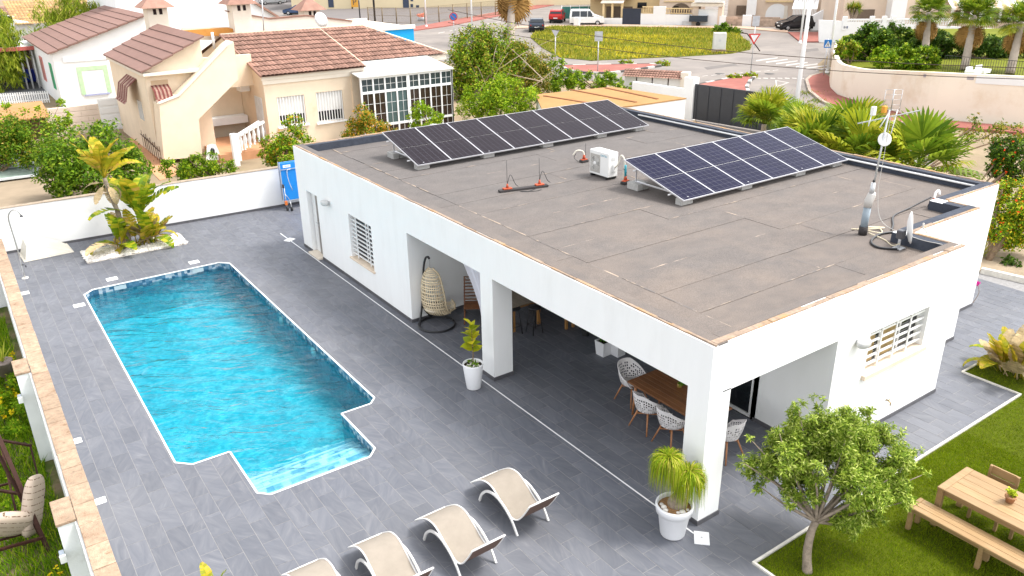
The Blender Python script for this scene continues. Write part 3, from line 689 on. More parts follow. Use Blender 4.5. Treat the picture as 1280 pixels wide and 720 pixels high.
P = thing('potted_ponytail_palm', 'ponytail palm with two drooping heads in a white rimmed pot by the corner pillar', 'potted plant', (-.47, .10, 0))
m = MB(); m.lathe([(.001, .01), (.19, .01), (.2, .03), (.255, .44), (.265, .45), (.29, .455), (.305, .58), (.30, .595), (.27, .595), (.262, .53), (.001, .53)], 32); m.build('pot', POTW, P)
m = MB(); m.lathe([(.262, .532), (.15, .555), (.001, .56)], 20); m.build('soil', SOIL, P)
m = MB()
for x, y, s in ((-.17, .07, .05), (-.15, .14, .035), (-.20, -.0, .045), (-.02, -.19, .055), (.08, -.20, .03), (-.09, -.16, .03)): m = MB(); m.ball((x, y, .56), s, 8, 5, 0, .6); m.build('stone', PEBB, P)
m = MB(); m.lathe([(.16, .54), (.15, .62), (.09, .72), (.05, .80)], 14, (.06, 0, 0)); m.tube([(.06, 0, .75), (-.06, .07, 1.05), (-.10, .12, 1.34)], [.045, .032, .03], 8); m.tube([(.06, 0, .75), (.14, -.08, .92), (.17, -.1, 1.08)], [.045, .034, .03], 8); m.build('trunk', BARKG, P)
def drooping_head(c, n, L, seed):
    r = np.random.default_rng(seed); V = []; Fc = []; segs = 7
    for k in range(n):
        az = r.uniform(0, 2*math.pi); el = r.uniform(.2, 1.45); l = L*r.uniform(.7, 1.15); d = np.array([math.cos(az), math.sin(az), 0]); sd = np.array([-d[1], d[0], 0]); p = np.array(c)+r.normal(size=3)*.015; e = el; o = len(V)
        for i in range(segs+1):
            w_ = .0075*(1-.85*i/segs); V += [p-sd*w_, p+sd*w_]; p = p+(d*math.cos(e)+np.array([0, 0, math.sin(e)]))*l/segs; e = max(-1.5, e-(.55+.12*i)*r.uniform(.8, 1.2))
        Fc += [(o+2*i, o+2*i+1, o+2*i+3, o+2*i+2) for i in range(segs)]
    return fastmesh('foliage', V, Fc, [leafmat('grassy_leaf', [(0, (.10, .17, .01)), (.5, (.22, .29, .015)), (.8, (.33, .36, .03)), (1, (.42, .33, .12))])])
link('foliage', drooping_head((-.10, .12, 1.34), 760, .62, 1), P, None, 'stuff'); link('foliage', drooping_head((.17, -.1, 1.08), 860, .62, 2), P, None, 'stuff')
# ---------------------------------------------------------------- hanging egg chair
E_ = thing('hanging_chair', 'straw coloured woven hanging egg chair on a black stand under the porch', 'hanging chair', (.42, 9.17, 0))
RAT = mat('rattan', (.66, .54, .36), .7, .18, 30, .4, 120, tint=.08)
m = MB(); m.tube([(.46*math.cos(a), .46*math.sin(a), .03) for a in [2*math.pi*k/40 for k in range(41)]], .026, 8); m.build('base_ring', BLACK, E_)
m = MB(); bx, by = -.42, .2
m.tube(spline([(-.30, .34, .03), (-.20, .34, .5), (-.15, .30, 1.1), (-.16, .22, 1.55), (-.14, .14, 1.80), (-.10, .07, 1.85), (-.08, .06, 1.80)], 30), .028, 10); m.build('post', BLACK, E_)
m = MB(); m.tube([(.1, .44, .03), (-.10, .40, .3), (-.20, .34, .50)], .02, 8); m.tube([(-.44, .1, .03), (-.30, .26, .3), (-.20, .34, .48)], .02, 8); m.build('brace', BLACK, E_)
hx, hy = bx+.34, by-.14
m = MB()
for k in range(7): m.lathe([(.012, -.006), (.018, 0), (.012, .006)], 6, (hx, hy, 1.79-.035*k))
m.build('chain', STEEL, E_)
fw = Vector((.95, .31, 0)); sdv = Vector((-.31, .95, 0))
bp_ = spline([(.44, .50, .30), (.40, .36, .36), (.22, .26, .40), (-.04, .30, .42), (-.18, .52, .42), (-.22, .85, .41), (-.21, 1.15, .36), (-.14, 1.40, .26), (-.02, 1.55, .06)], 48)
def egg(u, v):
    p = bp_[min(len(bp_)-1, int(round(u*(len(bp_)-1))))]; a = (v-.5)*3.3; q = p.z*.84
    return Vector((hx, hy, 0))+fw*(.02+p.x+q*.85*(1-math.cos(a))*(1 if u > .25 else u*4*.6+.1))+sdv*q*math.sin(a)+Vector((0, 0, p.y+(.10*(1-math.cos(a)) if u < .4 else 0)))
m = grid_shell(egg, 30, 18, .60); m.build('basket', RAT, E_)
m = MB()
for v in (0, 1): m.tube([egg(u/30, v) for u in range(31)], .022, 6)
m.build('rim', RAT, E_)
m = MB(); q = Vector((hx, hy, 0))+fw*.12
m.lathe([(.001, .335), (.2, .34), (.28, .38), (.27, .43), (.15, .46), (.001, .465)], 16, (q.x, q.y, .05)); m.build('seat_cushion', mat('cushion_cream', (.55, .47, .36), .9, .06), E_)
# curtain tied to the middle pillar
cu = thing('curtain', 'white sheer curtain gathered beside the middle porch pillar', 'curtain', (.42, 7.1, 0))
CUR = mat('sheer_white', (.68, .68, .74), .9, .03)
cw = [(8.05, 2.4), (7.85, 2.2), (7.42, 1.75), (7.10, 1.30), (7.0, .95), (7.0, .10)]; cwr = [(7.15, 2.4), (7.05, 2.2), (6.85, 1.75), (6.72, 1.30), (6.70, .95), (6.62, .10)]
m = MB(); nv = 30; rows = []
for (a, z), (b, _) in zip(spline([(a, z, 0) for a, z in cw], 20) and cw, cwr): rows.append([( .04*math.sin(t*1.15*3.1)+.02*math.sin(t*2.3), a+(b-a)*t/nv-7.1, z) for t in range(nv+1)])
vs = [p for row in rows for p in row]; k = nv+1; m.add(vs, [(i*k+j, i*k+j+1, (i+1)*k+j+1, (i+1)*k+j) for i in range(len(rows)-1) for j in range(nv)], 0, True); m.build('drape', CUR, cu)
m = MB(); m.tube([(0, -.75, 2.405), (0, 1.2, 2.405)], .012, 6); m.build('curtain_rod', BLACK, cu)
# slatted wooden lounge chair behind the curtain
TEAKD = woodmat('dark_teak', (.10, .035, .012), (.26, .10, .035), .5, 2)
ch = thing('slatted_chair', 'dark brown slatted wooden folding chair behind the curtain', 'chair', (1.45, 8.95, 0), -.6)
for sx in (-.27, .27):
    m = MB(); m.obox((sx, -.05, .42), (sx, .34, 1.02), .03, .05); m.build('back_post', TEAKD, ch)
    for a, b in (((sx, -.4, 0), (sx, .12, .46)), ((sx, .35, 0), (sx, -.32, .44))): m = MB(); m.obox(a, b, .03, .05); m.build('leg', TEAKD, ch)
for k in range(9): t = k/8; m = MB(); m.obox((-.29, -.04+.38*t, .46+.55*t), (.29, -.04+.38*t, .46+.55*t), .045, .018); m.build('slat', TEAKD, ch)
for k in range(6): m = MB(); y = -.4+.085*k; m.obox((-.28, y, .45), (.28, y, .45), .06, .02); m.build('seat_slat', TEAKD, ch)
# ---------------------------------------------------------------- porch table with stools, console, planters
WOODG = woodmat('grey_wood', (.20, .155, .115), (.33, .265, .20), .7, 1); OAK = woodmat('orange_oak', (.33, .15, .04), (.52, .27, .09), .5, 2)
t = thing('porch_table', 'weathered grey plank table with stools tucked under it at the back of the porch', 'table', (2.15, 8.35, 0))
for k in range(5): m = MB(); x = -.5+.2*k; m.bbox(x+.002, x+.198, -.78, .85, .71, .75, .004); m.build('plank', WOODG, t)
for x in (-.42, .36):
    for y in (-.68, .7): m = MB(); m.box(x, x+.07, y, y+.07, 0, .709); m.build('leg', OAK, t)
m = MB(); m.box(-.42, .43, -.665, -.635, .60, .70); m.build('apron', OAK, t)
def stool(x, y, label):
    s = thing('stool', label, 'stool', (x, y, 0), group='black metal stools at the porch table')
    m = MB(); m.lathe([(.001, .66), (.15, .66), (.17, .675), (.17, .70), (.15, .715), (.001, .715)], 20); m.build('seat', BLACK, s)
    for k in range(4): a = math.pi/4+k*math.pi/2; m = MB(); m.tube([(.12*math.cos(a), .12*math.sin(a), .66), (.21*math.cos(a), .21*math.sin(a), .0)], .012, 6); m.build('leg', BLACK, s)
    m = MB(); m.tube([(.18*math.cos(a), .18*math.sin(a), .22) for a in [math.pi/4+k*math.pi/2 for k in range(5)]], .009, 6); m.build('foot_rest', BLACK, s)
stool(1.72, 7.62, 'black metal stool at the left of the porch table front'); stool(2.16, 7.36, 'black metal stool at the right of the porch table front')
c = thing('wooden_bench', 'low orange wooden bench along the back wall of the porch', 'bench', (3.02, 7.7, 0))
m = MB(); m.bbox(-.16, .16, -.72, .9, .40, .45, .006); m.build('seat', OAK, c)
for x in (-.14, .08):
    for y in (-.69, .80): m = MB(); m.box(x, x+.06, y, y+.06, 0, .40); m.build('leg', OAK, c)
CACT = leafmat('cactus', [(0, (.03, .10, .015)), (1, (.08, .20, .03))], .5, .1)
def planter(x, y, label, h=.36, w_=.15):
    p = thing('square_planter', label, 'planter', (x, y, 0), .05, 'white square planters on the porch')
    m = MB(); b = w_*.8
    vs = [(-b, -b, 0), (b, -b, 0), (b, b, 0), (-b, b, 0), (-w_, -w_, h), (w_, -w_, h), (w_, w_, h), (-w_, w_, h)]; i = w_-.015
    vs += [(-i, -i, h), (i, -i, h), (i, i, h), (-i, i, h), (-i, -i, h-.04), (i, -i, h-.04), (i, i, h-.04), (-i, i, h-.04)]
    m.add(vs, [(0, 3, 2, 1), (0, 1, 5, 4), (1, 2, 6, 5), (2, 3, 7, 6), (3, 0, 4, 7), (4, 5, 9, 8), (5, 6, 10, 9), (6, 7, 11, 10), (7, 4, 8, 11), (8, 9, 13, 12), (9, 10, 14, 13), (10, 11, 15, 14), (11, 8, 12, 15)]); m.build('pot', POTW, p)
    m = MB(); m.box(-i, i, -i, i, h-.10, h-.035); m.build('soil', SOILD, p)
    m = MB()
    for a, b2, hh in ((0, 0, .55), (.05, -.03, .3), (-.05, .04, .38)): m.tube([(a, b2, h-.04), (a*1.3, b2*1.3, h+hh*.6), (a*1.4, b2*1.4, h+hh)], [.024, .028, .008], 7)
    m.build('cactus', CACT, p)
planter(2.76, 5.47, 'white square planter with a cactus, standing clear of the beam'); planter(3.02, 5.26, 'white square planter half hidden behind the porch beam')
gp = thing('spiky_plant', 'small dark green spiky plant on the porch floor by the back wall', 'plant', (3.08, 6.5, 0))
m = MB(); m.lathe([(.09, 0), (.11, .16), (.10, .16), (.001, .15)], 14); m.build('pot', mat('dark_pot', (.03, .03, .03), .6), gp)
me = mesh_of(round_leaf(.42, .07, .4, .05), CACT)
for k in range(9): place(me, 'leaf', CACT, gp, (0, 0, .15), k*2.4, r.uniform(.8, 1.35), 0, r.uniform(.7, 1))
# ---------------------------------------------------------------- dining set under the porch
TEAK = woodmat('teak', (.12, .045, .016), (.25, .105, .038), .42, 1); TEAKL = woodmat('teak_leg', (.30, .12, .045), (.42, .19, .08), .5, 2)
t = thing('dining_table', 'brown teak plank dining table under the porch beam', 'table', (1.86, 2.3, 0))
for k in range(7): m = MB(); x = -.445+.1272*k; m.bbox(x+.001, x+.126, -.98, .95, .715, .75, .004); m.build('plank', TEAK, t)
m = MB(); m.box(-.38, .38, -.80, .80, .66, .714); m.build('apron', TEAK, t)
for x in (-.36, .36):
    for y in (-.78, .78): m = MB(); m.tube([(x, y, .66), (x*1.05, y*1.05, 0)], [.035, .022], 8); m.build('leg', TEAKL, t)
SHELL = mat('shell_white', (.72, .69, .68), .5, .03)
def dining_chair(x, y, rz, label):
    c = thing('dining_chair', label, 'chair', (x, y, 0), rz, 'white perforated chairs round the dining table')
    # shell: seat at .44, wrapping up to arms .66 and back .84; faces +y
    def fn(u, v):
        a = (u-.5)*2*2.35                # angle round the seat, 0 = back
        top = .84 if abs(a) < .6 else max(.60, .84-(abs(a)-.6)*.20)
        top = top if abs(a) < 1.9 else max(.46, top-(abs(a)-1.9)*.5)
        rr = .16+.115*math.sin(v*math.pi/2)**.8; h = .43+(top-.43)*max(0, (v-.25)/.75)**1.25
        return (rr*1.05*math.sin(a), -rr*math.cos(a)*(1.05+.25*max(0, v-.4)), h)
    rk = random.Random(2); hs2 = {(i, j) for i in range(30) for j in range(10) if rk.random() < .22}
    m = grid_shell(fn, 30, 10, .62, lambda i, j: j < 2 or (i, j) in hs2 or j == 9); m.build('shell', SHELL, c)
    m = MB(); m.lathe([(.001, .425), (.17, .43), (.19, .445), (.001, .45)], 18); m.build('seat', SHELL, c)
    m = MB(); m.tube([fn(k/30, 1) for k in range(31)], .010, 6); m.build('rim', SHELL, c)
    for sx in (-1, 1):
        for sy in (-1, 1): m = MB(); m.tube([(sx*.12, sy*.12, .43), (sx*.25, sy*.25, 0)], [.02, .013], 8); m.build('leg', TEAKL, c)
    m = MB(); m.obox((-.155, -.155, .31), (.155, .155, .31), .03, .022); m.build('stretcher', TEAKL, c); m = MB(); m.obox((-.155, .155, .335), (.155, -.155, .335), .03, .022); m.build('stretcher', TEAKL, c)
dining_chair(1.85, 3.55, math.pi, 'white perforated chair at the far end of the dining table')
dining_chair(1.40, 2.62, -math.pi/2, 'white perforated chair on the long side of the table nearest its far end')
dining_chair(1.37, 1.95, -math.pi/2, 'white perforated chair partly behind the corner pillar, on the pool side')
dining_chair(1.90, 1.08, 0, 'white perforated chair showing at the right of the corner pillar')
p = thing('table_plant', 'small green plant in a golden pot on the dining table', 'potted plant', (2.07, 2.45, .751))
m = MB(); m.lathe([(.001, 0), (.045, 0), (.055, .09), (.045, .09), (.001, .08)], 14); m.build('pot', mat('ochre_pot', (.30, .20, .05), .5), p); link('foliage', leafmesh('fol', [(0, 0, .13, .07, .07, .05)], 130, .05, [leafmat('herb_leaf', [(0, (.04, .12, .01)), (1, (.16, .30, .03))])], .6, .5, .8, 9), p, None, 'stuff')
bn = thing('blue_basket', 'teal basket seen through the dark glass door', 'basket', (2.9, 2.2, 0))
m = MB(); m.lathe([(.001, .02), (.13, .02), (.16, .24), (.17, .24), (.165, .26), (.145, .25), (.12, .04), (.001, .04)], 18); m.build('bowl', mat('teal', (.03, .14, .14), .5), bn)
# ---------------------------------------------------------------- lawn, olive, garden table set
LAWNB = mat('lawn_base', (.062, .080, .002), .95, .3, 8)
lw = MB(); 
for q in (rect(.07, 30, -14, -1.15), rect(8.58, 30, -1.15, .07)): lw.prism(q, -.2, .002)
LAWN = lw.build('lawn', LAWNB, kind='structure')
EDGE = mat('edging_concrete', (.62, .59, .53), .85, .12, 8, .3)
for a in ((.02, .06, -14, -1.10), (.0602, 8.53, -1.14, -1.10), (8.53, 8.57, -1.14, .11), (8.5702, 18, .07, .11)): m = MB(); m.box(*a, -.1, .03); m.build('lawn_edging', EDGE, LAWN)
def scatter(n, x0, x1, y0, y1, z=0, seed=0):
    r = np.random.default_rng(seed); return np.stack([r.uniform(x0, x1, n), r.uniform(y0, y1, n), np.full(n, z)], 1)
TURF = leafmat('turf_blade', [(0, (.065, .115, .001)), (.4, (.115, .175, .001)), (.75, (.155, .215, .002)), (1, (.22, .24, .012))], .6, .3)
Pn = np.concatenate([scatter(90000, .1, 6.2, -5, -1.18, .0, 1), scatter(30000, 4, 9.5, -3.2, -1.18, 0, 2), scatter(16000, 8.6, 12.5, -2.5, .05, 0, 3)])
tf = link('grass', grassmesh('grass', Pn, .032, .009, [TURF], .9, 4), LAWN, None, 'stuff')
def branchy(m, base, tips, r0, r1, seed=0, wob=.06):
    r = random.Random(seed); base = Vector(base)
    for t in tips:
        t = Vector(t); mid = base.lerp(t, .5)+Vector((r.uniform(-wob, wob), r.uniform(-wob, wob), r.uniform(0, wob))); m.tube(spline([base, mid, t], 8), [r0+(r1-r0)*k/8 for k in range(9)], 6)
OL = thing('olive_tree', 'small olive tree with a leaning grey trunk at the corner of the lawn', 'tree', (.55, -1.72, 0))
ref = (.55, -1.72, 0); O0 = Vector(ref)
def ob(px, py, rx, dd=0, rz=None): q = At(px, py, ref)+_f*dd-O0; return (q.x, q.y, q.z, rx, rx, rz or rx*.8)
blobs = [ob(985, 572, .46), ob(1042, 545, .50), ob(1098, 570, .50), ob(1110, 610, .34), ob(1062, 600, .5, -.2), ob(1005, 610, .36, .1), ob(1060, 650, .28, -.1), ob(1012, 535, .34), ob(955, 590, .28, .2), ob(1085, 545, .40, .3), ob(1020, 560, .45, .4)]
blobs = [(x, y, z, a*.86, b*.86, c*.86) for x, y, z, a, b, c in blobs]+[ob(x, y, rr, dd) for x, y, rr, dd in ((928, 578, .13, 0), (942, 552, .13, .1), (968, 530, .15, -.1), (998, 512, .16, 0), (1024, 503, .13, .1), (1056, 516, .14, -.1), (1086, 518, .14, 0), (1120, 543, .16, .1), (1140, 560, .15, 0), (1148, 592, .13, -.1), (1136, 626, .14, 0), (1098, 648, .15, .1), (1072, 664, .16, 0), (985, 622, .14, -.1), (950, 608, .13, 0), (1044, 528, .2, -.5), (1000, 580, .2, -.5), (1090, 590, .2, -.5))]
fork = At(1020, 652, ref)-O0; trk = MB(); trk.tube(spline([(0, 0, -.05), At(1009, 690, ref)-O0, At(1014, 665, ref)-O0, fork], 12), [.085, .075, .068, .066, .064, .062, .06, .06, .058, .056, .055, .055, .055], 10)
branchy(trk, fork, [(b[0], b[1], b[2]) for b in blobs], .030, .006, 3); trk.build('trunk', BARKG, OL)
OLIVE = leafmat('olive_leaf', [(0, (.06, .11, .012)), (.4, (.14, .21, .026)), (.75, (.27, .34, .06)), (1, (.46, .50, .22))], .5, .35)
link('crown', leafmesh('crown', blobs, 60000, .068, [OLIVE], .27, .40, .7, 420, seed=3), OL, None, 'stuff')
PINE = woodmat('garden_wood', (.25, .145, .055), (.36, .235, .115), .6, 1, 10)
b = thing('garden_bench', 'long backless light wood bench on the lawn beside the table', 'bench', (2.82, -3.25, 0))
for k in range(3): m = MB(); x = -.185+.1235*k; m.bbox(x+.001, x+.1225, -1.0, 1.17, .41, .45, .008); m.build('plank', PINE, b)
m = MB(); m.bbox(-.186, .186, 1.172, 1.24, .409, .452, .008); m.build('end_board', PINE, b)
m = MB(); m.box(-.15, .15, -.9, 1.15, .35, .409); m.build('apron', PINE, b)
for x in (-.17, .10):
    for y in (1.15, .05, -.98): m = MB(); m.bbox(x, x+.07, y, y+.07, 0, .408, .006); m.build('leg', PINE, b)
t = thing('garden_table', 'light wood garden table on the lawn with a plant pot on it', 'table', (3.52, -3.55, 0))
for k in range(5): m = MB(); x = -.455+.182*k; m.bbox(x+.0008, x+.1812, -1.0, 1.23, .71, .75, .006); m.build('plank', PINE, t)
m = MB(); m.bbox(-.457, .457, 1.232, 1.35, .709, .752, .008); m.build('end_board', PINE, t)
m = MB(); m.box(-.40, .40, -.9, 1.25, .62, .709); m.build('apron', PINE, t)
for x in (-.45, .36):
    for y in (1.25, -.95): m = MB(); m.bbox(x, x+.09, y, y+.09, 0, .708, .008); m.build('leg', PINE, t)
def garden_chair(y, label):
    c = thing('garden_chair', label, 'chair', (3.93, y, 0), 0, 'wooden chairs at the garden table')
    for k in range(4): m = MB(); x = -.2+.105*k; m.bbox(x, x+.095, -.23, .23, .42, .45, .004); m.build('seat_slat', PINE, c)
    for z in (.56, .72): m = MB(); m.obox((.215+(z-.45)*.12, -.23, z+.07), (.215+(z-.45)*.12, .23, z+.07), .025, .145); m.build('back_board', PINE, c)
    for y2 in (-.21, .21):
        m = MB(); m.obox((.20, y2, 0), (.235, y2, .86), .04, .04); m.build('leg', PINE, c); m = MB(); m.box(-.2, -.15, y2-.022, y2+.022, 0, .42); m.build('leg', PINE, c)
garden_chair(-2.70, 'light wood chair with a boarded back behind the plant pot on the garden table'); garden_chair(-3.36, 'light wood garden chair at the right edge of the picture')
TERRA = mat('terracotta', (.42, .22, .12), .85, .12, 12, .2)
p = thing('terracotta_pot', 'small terracotta pot of yellow green succulents on the garden table', 'potted plant', (3.58, -3.06, .752))
m = MB(); m.lathe([(.001, 0), (.055, 0), (.075, .09), (.085, .09), (.087, .12), (.07, .12), (.068, .10), (.001, .10)], 18); m.build('pot', TERRA, p)
link('foliage', leafmesh('fol', [(0, 0, .15, .07, .07, .05), (-.06, .03, .20, .04, .04, .05)], 170, .045, [leafmat('lime_leaf', [(0, (.16, .26, .02)), (1, (.42, .44, .04))])], .6, .5, .8, 12), p, None, 'stuff')
# ================================================================ garden walls, plants, roof equipment
# ---------------------------------------------------------------- ground
EARTH = mat('earth', (.26, .20, .13), .95, .2, .6, .4, 14, dirt=(.20, .17, .09), dscale=.5)
gm = MB()
for q in (rect(-8.36, 0, -60, -14), rect(0, 260, -60, -14), rect(-8.3, 260, 22.1, 330), rect(18, 260, -14, 4.6), rect(13.55, 260, 4.6, 22.1), rect(12.2, 13.55, 4.6, 17), rect(-300, -8.3, 22.1, 330), rect(7.3, 18, .2, 1.0)): gm.prism(q, -.6, -.03)
gm.build('ground', EARTH, kind='structure')
# ---------------------------------------------------------------- far garden wall
WW = mat('garden_wall_white', (.76, .76, .755), .88, .03, 2, .15, 60, dirt=(.60, .57, .52), dscale=1.3, dlo=.62, dhi=.9)
gw = thing('garden_wall', 'white rendered boundary wall behind the pool terrace', 'wall', (-8.0, 22.0, 0))
dirw = Vector((9.5, -.42, 0)); L_ = 24; ang = math.atan2(dirw.y, dirw.x); gw.rotation_euler = (0, 0, ang)
m = MB(); m.box(-.55, L_, 0, .22, -2.2, 1.46); m.build('wall', WW, gw)
m = MB(); x = -.55
while x < L_: e = min(L_, x+random.uniform(1.4, 2.6)); m.box(x, e-.008, -.012, .235, 1.461, 1.475+random.uniform(0, .012)); x = e
m.build('coping', mat('mortar_top', (.30, .24, .18), .9, .25, 7), gw)
m = MB(); m.box(-.0, L_, -.015, 0, 0, .085); m.build('skirting', SKIRT, gw)
# ---------------------------------------------------------------- travertine topped wall on the left
tw = thing('travertine_wall', 'low white wall with a travertine coping along the left side of the pool terrace', 'wall', (0, 0, 0))
WA = mat('garden_wall_grey', (.74, .76, .75), .9, .05, 2, .25, 50, dirt=(.50, .51, .46), dscale=1.6, dlo=.55, dhi=.8)
m = MB(); m.box(-8.335, -8.02, -2, 21.9, -1.9, .50); m.build('wall', WA, tw)
y = -2.0
while y < 21.8:
    e = min(21.9, y+.60); m = MB(); x0 = -8.30+random.uniform(-.004, .004); m.bbox(x0, -7.985+random.uniform(-.004, .004), y+.006, e-.006, .501, .55+random.uniform(-.003, .003), .006); m.build('coping_stone', TRAV, tw); y = e
for (ya, yb) in ((5.45, 6.12), (11.45, 12.15)):
    m = MB(); m.box(-8.58, -8.336, ya, yb, -1.9, .50); PIL = m.build('pilaster', WA, tw)
    m = MB(); m.bbox(-8.60, -8.309, ya-.02, yb+.02, .501, .553, .006); m.build('capstone', TRAV, PIL)
    m = MB(); m.bbox(-8.66, -8.585, ya-.10, ya+.02, -.10, .06, .008); LB = m.build('lamp_box', mat('lamp_grey', (.25, .29, .34), .4), PIL)
    m = MB(); m.bbox(-8.668, -8.575, ya-.15, ya-.102, -.09, .05, .004); m.build('diffuser', mat('lamp_white', (.72, .74, .72), .3), LB)
# ---------------------------------------------------------------- sunken side garden
GZ = -1.72
sg = MB(); sg.prism(rect(-40, -8.28, -6, 21.95), GZ-.3, GZ); SG = sg.build('side_garden_ground', mat('garden_soil', (.20, .15, .09), .95, .3, 4, .5, 20, dirt=(.07, .10, .02), dscale=1.2, dlo=.4, dhi=.6), kind='structure')
WILD = leafmat('wild_grass', [(0, (.05, .12, .004)), (.5, (.13, .25, .008)), (.8, (.23, .34, .014)), (1, (.36, .38, .04))], .6, .35); YEL = leafmat('yellow_petal', [(0, (.60, .38, .01)), (1, (.75, .55, .02))], .6, .3)
r_ = np.random.default_rng(9); Pn = scatter(26000, -10.6, -8.5, 2.5, 21, GZ, 11)
link('grass', grassmesh('grass', Pn[:24000], .20, .022, [WILD], .9, 5), SG, None, 'stuff')
fl = [(-9.3, 5.6, GZ+.28, .65, 1.0, .08), (-8.85, 6.6, GZ+.35, .22, .5, .1), (-8.9, 14.4, GZ+.35, .3, 1.3, .12), (-8.8, 16.5, GZ+.5, .3, .5, .2)]
link('wildflowers', leafmesh('flowers', fl, 700, .055, [YEL], .8, .3, 1.2, 60, seed=2), SG, None, 'stuff')
link('low_shrubs', leafmesh('shrubs', [(-8.85, 13.6, GZ+.3, .35, 1.2, .3), (-8.9, 15.3, GZ+.4, .35, .9, .45), (-9.3, 11.0, GZ+.15, .5, 1.6, .18)], 7000, .07, [WILD], .45, .35, .6, 90, seed=4), SG, None, 'stuff')
RUST = mat('brown_steel', (.040, .016, .011), .6, .2, 8, dirt=(.09, .045, .03), dscale=6)
sw = thing('garden_swing', 'brown framed garden swing seat with patterned cushions behind the white wall', 'garden swing', (0, 0, 0))
def bar(a, b, w_=.055, n='frame_bar'): m = MB(); m.obox(a, b, w_, w_); m.build(n, RUST, sw)
Q = lambda x, y, z: G(x, y, z)
bar(Q(62, 692, GZ), Q(-8, 532, .35), .075, 'leg'); bar(Q(50, 668, -1.45), Q(-12, 548, .1), .06, 'leg')
bar(Q(54, 623, -1.45), Q(38, 557, -.75), .035, 'arm_post'); bar(Q(39, 557, -.75), Q(-12, 548, -.70), .045, 'arm_rail'); bar(Q(55, 622, -.95), Q(-14, 611, -.92), .05, 'arm_rail'); bar(Q(54, 672, -1.35), Q(-25, 694, -1.35), .05, 'seat_rail'); bar(Q(40, 664, -1.42), Q(-25, 682, -1.42), .04, 'seat_rail'); bar(Q(16, 603, -1.2), Q(-18, 612, -1.2), .04, 'seat_rail'); bar(Q(20, 640, -1.3), Q(2, 560, -.5), .04, 'back_post')
def cushion_mat():
    m, nt, b, N, L = _new('patterned_cushion'); tc = N('ShaderNodeTexCoord'); wv = N('ShaderNodeTexWave'); wv.bands_direction = 'Z'; wv.inputs['Scale'].default_value = 2.6; wv.inputs['Distortion'].default_value = .6; L(tc.outputs['Object'], wv.inputs[0])
    n1 = noise(nt, 24, 2, tc.outputs['Object']); k = math_(nt, 'MULTIPLY', math_(nt, 'GREATER_THAN', wv.outputs['Fac'], .965), math_(nt, 'GREATER_THAN', n1.outputs[0], .47))
    L(mixc(nt, k, (.50, .40, .32), (.12, .07, .04)), b.inputs['Base Color']); b.inputs['Roughness'].default_value = .9; return m
CUSH = cushion_mat()
def cushion(c, sx, sy, sz, rot, label):
    m = MB(); n, k = 16, 10; vs = []
    for i in range(k+1):
        v = i/k*math.pi; 
        for j in range(n):
            u = 2*math.pi*j/n; f = lambda t, e: math.copysign(abs(t)**e, t)
            vs.append((sx*f(math.sin(v), .5)*f(math.cos(u), .45), sy*f(math.sin(v), .8)*f(math.sin(u), .8), -sz*f(math.cos(v), .6)))
    m.add(vs, [(i*n+j, i*n+(j+1) % n, (i+1)*n+(j+1) % n, (i+1)*n+j) for i in range(k) for j in range(n)], 0, True)
    o = m.build('cushion', CUSH); o.location = c; o.rotation_euler = rot; tag(o, label, 'cushion', 'patterned cushions on the garden swing')
cushion(Q(41, 632, -1.0), .24, .12, .60, (.1, .38, .9), 'tall beige cushion with rows of dark dashes on the swing'); cushion(Q(12, 655, -1.1), .36, .13, .32, (.5, .5, .2), 'striped beige cushion lying at the left end of the swing')
pp = Q(5, 458, -1.1); p = thing('flower_pot', 'grey flower pot with a spiky plant beside the wall pilaster', 'potted plant', (pp.x, pp.y, pp.z-.25))
m = MB(); m.lathe([(.001, 0), (.15, 0), (.21, .36), (.23, .36), (.23, .42), (.2, .42), (.19, .38), (.001, .38)], 18); m.build('pot', mat('pot_taupe', (.30, .24, .22), .8), p); m = MB(); m.box(-.06, .06, -.06, .06, -.5, -.005); m.build('stand', mat('earth_block', (.2, .14, .1), .9), p)
SPIKE = leafmat('spike_leaf', [(0, (.14, .2, .02)), (1, (.40, .38, .08))]); me = mesh_of(round_leaf(.55, .05, .4, .1), SPIKE)
for k in range(12): place(me, 'leaf', SPIKE, p, (0, 0, .38), k*2.4, r.uniform(.6, 1.4), 0, r.uniform(.7, 1.1))
# ---------------------------------------------------------------- shower, pool hatch, gravel bed with strelitzias
s = thing('pool_shower', 'thin steel pool shower with a curved neck by the travertine wall', 'shower', (-7.72, 19.25, 0))
m = MB(); m.tube(spline([(0, 0, 0), (0, .02, 1.0), (-.02, .05, 1.75), (.03, .03, 1.98), (.14, -.02, 2.08), (.25, -.06, 2.04), (.30, -.08, 1.92)], 30), .02, 10); m.build('pole', STEEL, s)
m = MB(); m.lathe([(.02, .05), (.05, 0), (.001, -.005)], 14, (.305, -.082, 1.86)); m.build('shower_head', mat('dark_steel', (.12, .12, .13), .4, metal=.6), s); m = MB(); m.lathe([(.001, .02), (.09, .02), (.09, 0)], 18); m.build('base_plate', PEBB, s); m = MB(); m.tube([(0, 0, .42), (.09, -.03, .42), (.09, -.03, .34)], .022, 8); m.build('tap', mat('dark_steel', (.12, .12, .13), .4, metal=.6), s)
h = thing('pump_house', 'cream plastic pool pump housing by the far garden wall', 'pump housing', (-6.93, 21.35, 0), .06)
CRM = mat('cream_plastic', (.60, .56, .48), .5, .03, 2)
m = MB()
m.add([(-.64, -.50, .0), (.66, -.50, 0), (.66, .42, 0), (-.64, .42, 0), (-.64, -.50, .05), (.66, -.50, .05), (.66, .42, .05), (-.64, .42, .05)], [(0, 1, 5, 4), (1, 2, 6, 5), (2, 3, 7, 6), (3, 0, 4, 7)])
